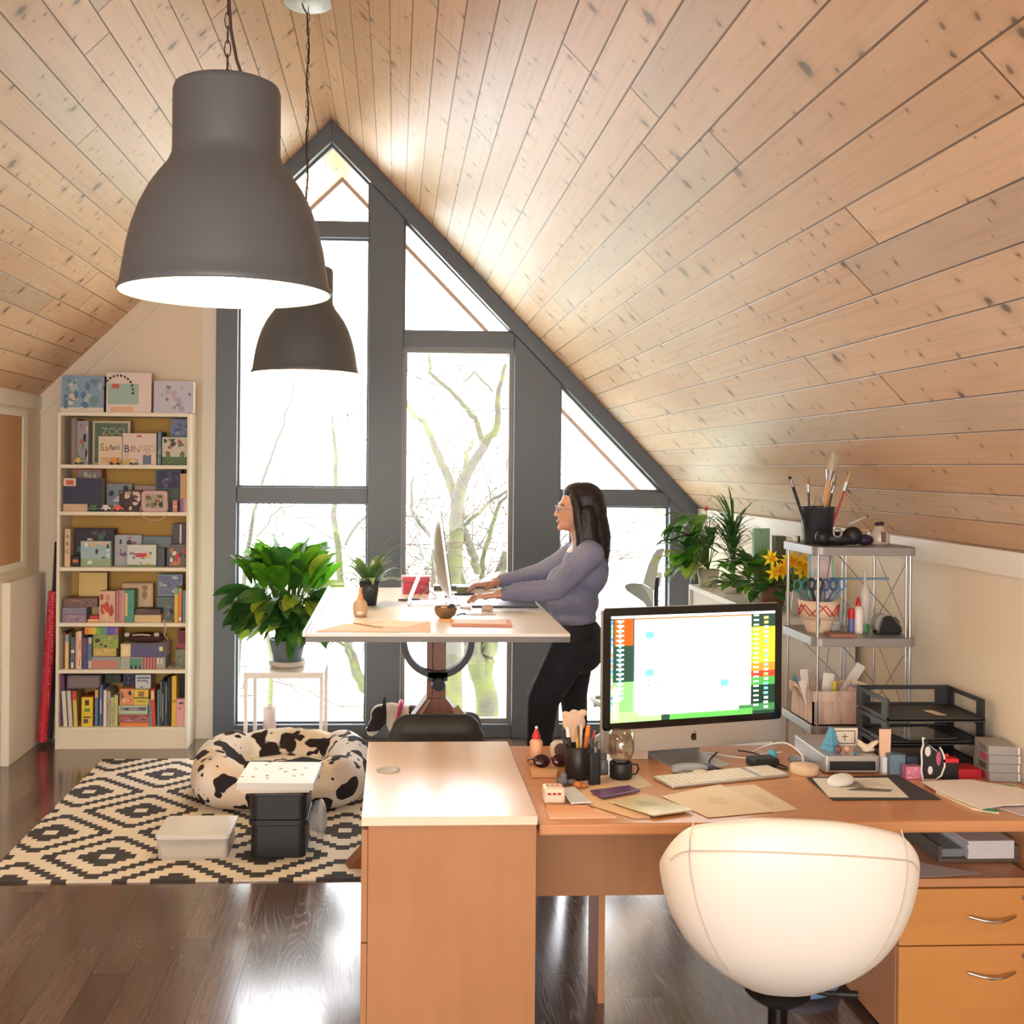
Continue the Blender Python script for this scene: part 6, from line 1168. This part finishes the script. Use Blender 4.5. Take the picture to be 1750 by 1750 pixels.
# ------------------------------------------------------------ person
PY = 5.05; M_SKIN = mat((214, 160, 132), .5); M_HAIR = NT('dark_hair'); v_, (X_, Y_, Z_) = M_HAIR.obj()
hn = M_HAIR.noise(M_HAIR.xyz(M_HAIR.op('MULTIPLY', X_, 160.0), M_HAIR.op('MULTIPLY', Y_, 160.0), M_HAIR.op('MULTIPLY', Z_, 6.0)), 1.0, 2.0)
M_HAIR.bump(hn, .5, .006); M_HAIR.done(M_HAIR.mix(hn, (18, 16, 22), (38, 30, 34)), .45)
def hand(W, D, side, curl=.9):
    W = Vector(W); D = Vector(D).normalized(); S = Vector((0, side, 0)); pr = []
    K = W+D*.082
    pr += [('c', [(W, .022), (W+D*.02, .021)])]
    for i in range(4):
        o_ = S*((i-1.5)*.0195); pr.append(('c', [(W+D*.012+o_*.7, .0135), (K+o_, .0115)]))
        L = (.062, .072, .068, .052)[3-i] ; a = K+o_; d1 = (D+Vector((0, 0, .12))).normalized(); p1 = a+d1*L*.5; d2 = (D+Vector((0, 0, -.55*curl))).normalized(); p2 = p1+d2*L*.32; d3 = (D+Vector((0, 0, -1.1*curl))).normalized(); p3 = p2+d3*L*.28
        p3.z = max(p3.z, HS+.0155)
        pr.append(('c', [(a, .0095), (p1, .0088), (p2, .0080), (p3, .0070)]))
    T0 = W+D*.02+S*.026; T1 = T0+(D*.6+S*.7+Vector((0, 0, -.25))).normalized()*.036; T2 = T1+(D*.95+S*.15+Vector((0, 0, -.3))).normalized()*.032
    pr.append(('c', [(T0, .013), (T1, .0105), (T2, .0085)])); return pr
WN, WF = (.476, 4.885, 1.142), (.494, 5.235, 1.160)
EN, EF = (.70, 4.815, 1.170), (.70, 5.295, 1.195)
SN, SF = (.872, 4.885, 1.318), (.872, 5.215, 1.318)
b_ = [('s', (.83, PY, .93), (.105, .15, .12)), ('s', (.825, PY, 1.08), (.09, .12, .12)), ('s', (.865, PY, 1.24), (.095, .145, .13)), ('c', [((.875, PY, 1.30), .06), ((.855, PY, 1.38), .047), ((.84, PY, 1.44), .045)]),
    ('s', (.850, PY, 1.540), (.090, .072, .084)), ('s', (.808, PY, 1.500), (.062, .058, .082)), ('s', (.790, PY, 1.442), (.040, .038, .030)), ('c', [((.760, PY, 1.520), .010), ((.746, PY, 1.500), .0105), ((.736, PY, 1.487), .0105)]),
    ('s', (.742, PY-.010, 1.483), (.008, .007, .006)), ('s', (.742, PY+.010, 1.483), (.008, .007, .006)), ('s', (.752, PY, 1.4625), (.010, .021, .0055)), ('s', (.7545, PY, 1.4515), (.010, .018, .0060)), ('s', (.759, PY, 1.427), (.017, .018, .015)), ('s', (.762, PY, 1.535), (.016, .042, .010)),
    ('c', [(SN, .05), (EN, .042), (WN, .024)]), ('c', [(SF, .05), (EF, .042), (WF, .024)]), ('c', [((.87, PY-.1, 1.33), .05), (SN, .05)]), ('c', [((.87, PY+.1, 1.33), .05), (SF, .05)]),
    ('c', [((.80, PY-.08, .90), .085), ((.672, PY-.09, .66), .062), ((.655, PY-.095, .48), .050), ((.69, PY-.095, .30), .050), ((.715, PY-.095, .10), .034)]),
    ('c', [((.85, PY+.08, .90), .085), ((.835, PY+.08, .66), .060), ((.85, PY+.085, .48), .048), ((.86, PY+.085, .30), .050), ((.88, PY+.085, .10), .034)])]
for s_ in (-1, 1): b_ += [('s', (.852, PY+s_*.073, 1.500), (.017, .008, .029)), ('s', (.764, PY+s_*.026, 1.512), (.012, .015, .009))]
b_ += hand(WN, (-1, .06, -.13), 1, 1.0)+hand(WF, (-1, -.05, -.16), -1, 1.0)
per = blob('person', b_, .0050, M_SKIN, it=2, label='woman with long dark hair standing and typing at the tall white desk', cat='person')
sw = [('s', (.872, PY, 1.235), (.108, .160, .13)), ('s', (.815, PY, 1.09), (.122, .150, .10)), ('s', (.818, PY, 1.02), (.108, .142, .055)), ('s', (.78, PY, 1.15), (.09, .13, .11)), ('c', [((.872, PY-.13, 1.318), .060), ((.868, PY-.06, 1.332), .058), ((.868, PY+.06, 1.332), .058), ((.872, PY+.13, 1.318), .060)]), ('s', (.875, PY, 1.315), (.075, .12, .05)),
    ('c', [(SN, .060), ((.79, 4.845, 1.25), .054), (EN, .049), ((.59, 4.85, 1.155), .043), ((.505, 4.878, 1.143), .034), ((.492, 4.881, 1.1425), .033)]), ('c', [(SF, .060), ((.79, 5.255, 1.25), .054), (EF, .049), ((.59, 5.265, 1.17), .043), ((.522, 5.243, 1.163), .034), ((.51, 5.24, 1.162), .033)])]
for k in range(7): sw.append(('c', [((.52+.03*k, 4.842+.004*(6-k), 1.186+.003*k), .009), ((.53+.03*k, 4.872, 1.193+.003*k), .007)]))
M_SHIRT = fabric_mat((142, 146, 176), (120, 124, 154), 30, .85, .6)
blob('shirt', sw, .008, M_SHIRT, per, 4)
M_TRS = fabric_mat((36, 40, 48), (28, 30, 38), 50, .8, .2)
blob('trousers', [('s', (.832, PY, .955), (.118, .158, .075)), ('s', (.845, PY, .88), (.12, .158, .12)), ('c', [((.80, PY-.078, .89), .096), ((.738, PY-.084, .78), .085), ((.672, PY-.09, .66), .074), ((.655, PY-.095, .48), .060), ((.69, PY-.095, .30), .056), ((.715, PY-.095, .12), .042)]),
    ('c', [((.85, PY+.078, .89), .096), ((.845, PY+.08, .78), .078), ((.837, PY+.08, .66), .066), ((.85, PY+.085, .48), .055), ((.86, PY+.085, .30), .055), ((.88, PY+.085, .12), .042)])], .009, M_TRS, per, 4)
for x, y in ((.715, PY-.095), (.88, PY+.085)):
    blob('shoe', [('c', [((x+.02, y, .05), .036), ((x-.06, y, .042), .034), ((x-.13, y, .036), .027)])], .008, M_BLACK, per, 2)
hr = [('s', (.872, PY, 1.553), (.088, .083, .084)), ('s', (.845, PY, 1.588), (.078, .070, .048)), ('s', (.905, PY, 1.50), (.066, .085, .09)), ('c', [((.900, PY, 1.47), .075), ((.912, PY, 1.38), .080), ((.922, PY, 1.31), .066), ((.938, PY, 1.25), .030), ((.932, PY, 1.235), .012)])]
for s_ in (-1, 1):
    hr.append(('c', [((.815, PY+s_*.052, 1.570), .026), ((.822, PY+s_*.072, 1.52), .021), ((.832, PY+s_*.080, 1.45), .026), ((.845, PY+s_*.088, 1.36), .034), ((.862, PY+s_*.090, 1.30), .022), ((.87, PY+s_*.088, 1.275), .008)]))
    hr.append(('c', [((.87, PY+s_*.076, 1.50), .03), ((.875, PY+s_*.085, 1.40), .036), ((.895, PY+s_*.082, 1.31), .034), ((.93, PY+s_*.06, 1.24), .012)])); hr.append(('c', [((.93, PY+s_*.04, 1.36), .05), ((.948, PY+s_*.045, 1.27), .025), ((.955, PY+s_*.04, 1.215), .007)]))
blob('hair', hr, .0055, M_HAIR.m, per, 3)
b = B()
for k in range(26):
    a = random.uniform(-.09, .09); x0 = random.uniform(.90, .955); b.tube([(x0-.02, PY+a, 1.40), (x0, PY+a*1.1, 1.30), (x0+.01+random.uniform(0, .02), PY+a*1.05, 1.20+random.uniform(0, .05))], .0016, M_HAIR.m, 4, .0006)
b.out('loose_strands', per)
for s_ in (-1, 1):
    B().sph((.7615, PY+s_*.0275, 1.5115), (.0085, .0125, .0075), mat((236, 230, 226), .2), 12, 8).out('eye', per); B().sph((.7530, PY+s_*.0275, 1.5115), (.0022, .0052, .0052), mat((50, 34, 30), .15), 10, 6).out('iris', per)
    b = B(); b.tube([(.760, PY+s_*.012, 1.530), (.754, PY+s_*.03, 1.534), (.765, PY+s_*.048, 1.529)], .003, M_HAIR.m, 5); b.out('eyebrow', per)
b = B(); b.tube([(.7435, PY-.017, 1.457), (.7405, PY, 1.4565), (.7435, PY+.017, 1.457)], .0028, mat((160, 74, 76), .45), 6); b.out('mouth', per)
b = B()
for s_ in (-1, 1):
    b.tube([(.742+.006*abs(sin(2*pi*k/16))*0, PY+s_*.030+.021*cos(2*pi*k/16), 1.510+.017*sin(2*pi*k/16)) for k in range(17)], .0018, mat((150, 150, 156), .3, .6), 6)
    b.tube([(.743, PY+s_*.051, 1.514), (.80, PY+s_*.070, 1.512), (.86, PY+s_*.078, 1.508)], .0016, mat((150, 150, 156), .3, .6), 6)
b.tube([(.742, PY-.009, 1.514), (.739, PY, 1.517), (.742, PY+.009, 1.514)], .0016, mat((150, 150, 156), .3, .6), 6); b.out('glasses', per)

# ------------------------------------------------------------ plant on its white stand, glass tube
t = thing('plant_stand', 'white square metal plant stand by the window', 'stand', (-.61, 6.46, RG*0)); M_WM = mat((240, 236, 234), .35)
B().box((-.2205, -.22, .527), (.2205, .22, .545), M_WM).out('top', t, bev=.001)
for x in (-.21, .21):
    for y in (-.21, .21): B().box((x-.010, y-.010, .0085 if y < 0 else .0), (x+.010, y+.010, .527), M_WM).out('leg', t)
b = B(); b.box((-.20, -.215, .510), (.20, -.205, .5265), M_WM); b.out('rail', t)
t = thing('potted_plant', 'big bushy green broad-leaved plant in a grey pot on the white stand', 'plant', (-.61, 6.45, .5455))
B().lathe([(0, 0), (.085, 0), (.103, .008), (.108, .036), (.102, .036), (.09, .012), (0, .012)], mat((226, 216, 204), .5), seg=36).out('saucer', t)
B().lathe([(0, .0125), (.07, .0125), (.078, .03), (.105, .15), (.109, .155), (.104, .158), (.098, .15), (0, .14)], mat((116, 124, 134), .45), seg=36).out('pot', t)
random.seed(8); b = B(); bs = B()
for k in range(215):
    az = random.uniform(0, 2*pi) if k % 3 else random.uniform(-pi, 0); e0 = random.uniform(-1.0, 1.35); rr = random.uniform(.55, 1.0)
    R1 = Vector((.235*rr*cos(az)*cos(e0), .20*rr*sin(az)*cos(e0), .39+.225*rr*sin(e0)))
    top = e0 > .35
    m = M_LEAF if top and random.random() < .8 else (M_LEAFD if random.random() < .8 else M_LEAFY)
    leaf(b, R1, az+random.uniform(-.5, .5), random.uniform(.6, 1.4) if top else random.uniform(-.7, .3), random.uniform(.17, .24), random.uniform(.085, .12), random.uniform(.3, 1.3) if top else random.uniform(.6, 1.2), m, 7, .2, random.uniform(-.5, .5), random.uniform(-.9, .9))
    bs.tube([(.03*cos(az), .03*sin(az), .14), (R1*.6+Vector((0, 0, .1))), R1], .0035, M_STEM, 5, .0025)
leaf(b, (.14, -.10, .16), -.35, .1, .30, .075, 1.9, M_LEAFY, 8, .2, .3); leaf(b, (.03, -.11, .20), -1.5, -.6, .20, .06, 1.0, M_LEAFD)
b.out('leaves', t); bs.out('stems', t)
t = thing('glass_tube', 'tall milky glass tube on a red base under the white stand', 'vase', (-.715, 6.5, .0)); B().lathe([(0, 0), (.052, 0), (.052, .012), (.045, .016), (0, .016)], mat((196, 96, 90), .5), seg=28).out('base', t)
B().lathe([(.038, .0165), (.038, .28), (.040, .305), (.038, .305), (.035, .28), (.035, .0165)], mat((240, 226, 220), .2, alpha=.55), seg=32).out('tube', t); b = B(); b.cyl((.012, 0, .018), (.012, 0, .27), .014, mat((226, 196, 180), .6)); b.out('candle', t)

# ------------------------------------------------------------ low white shelf with plants
LS = 1.09
t = thing('low_shelf', 'low white shelf unit along the right wall behind the big computer', 'shelf unit', (0, 0, 0)); M_LS = mat((226, 222, 214), .5)
B().box((1.56, 4.5, LS-.025), (1.905, 5.82, LS), M_LS).out('top_panel', t, bev=.001); B().box((1.56, 4.5, 0), (1.905, 4.52, LS-.0255), M_LS).out('side_panel', t); B().box((1.56, 5.80, 0), (1.905, 5.82, LS-.0255), M_LS).out('side_panel', t)
B().box((1.575, 4.521, .0), (1.585, 5.799, LS-.026), mat((196, 192, 184), .5)).out('sliding_front', t)
random.seed(12)
t = thing('potted_plant', 'dark spiky long-bladed plant in a white pot on the low shelf', 'plant', (1.665, 5.40, LS)); B().lathe([(0, 0), (.045, 0), (.062, .085), (.058, .085), (.04, .01), (0, .01)], mat((226, 222, 214), .4), seg=28).out('pot', t); b = B(); b.tube([(0, 0, .05), (.01, 0, .16), (0, 0, .30)], .008, mat((110, 90, 60), .7), 7)
b.out('stem', t); b = B()
for k in range(130):
    az = random.uniform(0, 2*pi); z0 = random.uniform(.15, .32); L = random.uniform(.18, .32)
    if cos(az) > .55: L *= .7
    leaf(b, (0, 0, z0), az, random.uniform(.2, 1.4), L, .011, random.uniform(.9, 2.2), M_LEAFD, 7, .15)
b.out('leaves', t)
t = thing('potted_plant', 'trailing green heart-leaved plant hanging left off the low shelf', 'plant', (1.63, 5.70, LS)); B().lathe([(0, 0), (.045, 0), (.058, .09), (.054, .09), (.04, .01), (0, .01)], mat((206, 196, 184), .5), seg=28).out('pot', t); b = B(); bs = B()
for k in range(44):
    az = random.gauss(pi, .8); R1 = Vector((random.uniform(-.15, .02), random.uniform(-.15, .15), random.uniform(.10, .37))); bs.tube([(0, 0, .09), R1*.6+Vector((0, 0, .08)), R1], .0025, M_STEM, 5)
    leaf(b, R1, az, random.uniform(-.6, .5), random.uniform(.13, .19), random.uniform(.07, .10), random.uniform(.8, 1.8), M_LEAFY if R1.z < .16 and random.random() < .5 else (M_LEAF if random.random() < .4 else M_LEAFD), 7, .2)
b.out('leaves', t); bs.out('stems', t); b = B(); b.sph((-.02, -.02, .405), (.012, .01, .012), mat((214, 100, 110), .5), 10, 6); b.tube([(0, 0, .1), (-.01, -.01, .3), (-.02, -.02, .40)], .002, M_STEM, 5); b.out('flower', t)
t = thing('potted_plant', 'bushy mid-green plant on the low shelf left of the wire shelf', 'plant', (1.70, 4.93, LS)); B().lathe([(0, 0), (.05, 0), (.066, .09), (.062, .09), (.045, .01), (0, .01)], mat((120, 90, 70), .6), seg=28).out('pot', t); b = B(); bs = B()
for k in range(95):
    az = random.uniform(0, 2*pi); e0 = random.uniform(-.3, 1.3); R1 = Vector((.13*cos(az)*cos(e0)-.05, .2*sin(az)*cos(e0), .08+.13*max(0, sin(e0)))); bs.tube([(0, 0, .08), R1], .0022, M_STEM, 4)
    leaf(b, R1, az, random.uniform(-.1, .7), random.uniform(.09, .15), random.uniform(.045, .065), random.uniform(.7, 1.8), (M_LEAFD if random.random() < .6 else M_LEAF), 6, .2)
b.out('leaves', t); bs.out('stems', t)
t = thing('daffodil_vase', 'bunch of yellow daffodils in a vase at the near end of the low shelf', 'flowers', (1.69, 4.565, LS)); B().lathe([(0, 0), (.03, 0), (.036, .04), (.026, .10), (.03, .115), (.027, .115), (.02, .1), (0, .09)], mat((200, 206, 210), .2, alpha=.7), seg=24).out('vase', t)
MF = leaf_mat((252, 220, 40), (250, 204, 30), .35); MF2 = mat((250, 176, 24), .5)
for k in range(15):
    x = -.145+.0165*k+random.uniform(-.012, .012); y = -.05+random.uniform(-.03, .03); zf = random.uniform(.18, .25); f = B(); f.tube([(0, 0, .09), (x*.5, y*.5, .14), (x, y, zf)], .0025, M_STEM, 5); fl = f.out('stem', t)
    f = B(); st = random.uniform(0, 1)
    for j in range(6): 
        a = st+2*pi*j/6; f.add([(x, y-.002, zf), (x+.020*cos(a-.45), y-.008, zf+.020*sin(a-.45)), (x+.040*cos(a), y-.002, zf+.040*sin(a)), (x+.020*cos(a+.45), y-.008, zf+.020*sin(a+.45))], [(0, 1, 2, 3)], MF, True)
    f.lathe([(.006, 0), (.009, .014), (.013, .02)], MF2, (0, 0, 0), 10)
    n_ = 20
    for i in range(len(f.v)-30, len(f.v)): q = f.v[i]; f.v[i] = (x+q[0], y-.004-q[2], zf+q[1])
    f.out('blossom', t)
for lab, x, y, w_, h, c, d_ in (('pale green folder standing on the low shelf behind the plants', 1.745, 5.20, .075, .33, (150, 196, 164), .03), ('dark grey-green binder beside the pale green folder', 1.80, 5.10, .05, .30, (90, 100, 84), .05), ('tan paper roll box leaning near the wall on the low shelf', 1.85, 4.98, .07, .26, (226, 196, 150), .04), ('dark brown narrow frame edge on the low shelf', 1.865, 4.72, .03, .22, (110, 76, 50), .03)):
    b = B(); b.box((-w_/2, 0, 0), (w_/2, d_, h), mat(c, .6)); b.out('folder', None, (x, y, LS+.0003), (0, 0, 0), lab, 'folder', bev=.001)

# ------------------------------------------------------------ grey saddle chair by the window
t = thing('saddle_chair', 'light grey winged-back swivel chair by the right window', 'chair', (1.36, 6.3, 0)); ML_ = mat((176, 180, 178), .45)
cz = lambda zx, zy: ((1000+.1143*zx-675)/298.0-1.36+.0, 1.7-(860+.1143*zy-798)/298.0)
def plate(P, y0, y1, m, nm, th=.02, bend=0.0):
    b = B(); q = [cz(*p) for p in P]; xs = [p[0] for p in q]; n = len(q); f = lambda p: y0+(y1-y0)*(p[0]-min(xs))/(max(xs)-min(xs))
    vs = [(p[0], f(p)-th/2, p[1]) for p in q]+[(p[0], f(p)+th/2, p[1]) for p in q]
    b.add(vs, [tuple(range(n)), tuple(reversed(range(n, 2*n)))]+[(i, i+n, (i+1) % n+n, (i+1) % n) for i in range(n)], m); return b.out(nm, t, bev=.004)
plate([(820, 1150), (850, 1060), (890, 950), (940, 840), (1000, 740), (1060, 670), (1100, 655), (1200, 650), (1195, 700), (1150, 790), (1100, 880), (1085, 960), (1080, 1050), (1040, 1110), (1025, 1270), (990, 1265), (930, 1210)], -.08, .03, ML_, 'upper_backrest')
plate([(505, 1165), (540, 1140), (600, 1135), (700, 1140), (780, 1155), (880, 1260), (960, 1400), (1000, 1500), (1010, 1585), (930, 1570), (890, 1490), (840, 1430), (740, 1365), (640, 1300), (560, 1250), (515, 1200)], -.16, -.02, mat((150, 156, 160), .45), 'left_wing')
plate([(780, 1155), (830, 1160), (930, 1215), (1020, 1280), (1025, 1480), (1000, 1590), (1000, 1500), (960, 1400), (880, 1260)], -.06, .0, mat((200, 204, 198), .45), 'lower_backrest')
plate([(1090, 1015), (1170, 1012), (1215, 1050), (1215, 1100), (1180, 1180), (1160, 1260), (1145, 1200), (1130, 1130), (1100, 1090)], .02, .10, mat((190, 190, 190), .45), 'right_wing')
b = B(); p0, p1 = cz(1075, 1080), cz(1070, 1600); b.tube([(p0[0], -.01, p0[1]), (p0[0]-.004, -.005, (p0[1]+p1[1])/2), (p1[0], 0, p1[1]-.02), (p1[0], .0, .74)], .013, mat((46, 46, 50), .6), 10); b.out('back_post', t)
blob('seat', [('s', (-.06, 0, .72), (.20, .19, .045)), ('c', [((-.20, -.08, .745), .03), ((.0, -.14, .75), .035)]), ('c', [((-.20, .08, .745), .03), ((.0, .14, .75), .035)])], .014, mat((44, 44, 48), .5), t, 4)
b = B(); b.cyl((-.03, 0, .10), (-.03, 0, .70), .025, M_DGREY); b.cyl((-.03, 0, .40), (-.03, 0, .69), .034, M_BLACK); b.out('gas_column', t)
for k in range(4):
    a = pi/4+.35+k*pi/2; b = B(); b.tube([(-.03, 0, .12), (-.03+.15*cos(a), .15*sin(a), .15), (-.03+.30*cos(a), .30*sin(a), .055)], .022, ML_, 8, .016); b.out('foot', t); b = B(); b.cyl((-.03+.30*cos(a), .30*sin(a)-.012, .026), (-.03+.30*cos(a), .30*sin(a)+.012, .026), .0255, M_BLACK); b.out('caster', t)
b = B(); b.tube([(-.03+.19*cos(pi*.55+.07*k*pi), .19*sin(pi*.55+.07*k*pi), .33+.05*sin(k/12*pi)) for k in range(13)], .014, ML_, 8); b.tube([(-.03, 0, .38), (-.12, .02, .36), (-.21, .03, .34)], .012, ML_, 8); b.out('foot_ring', t)
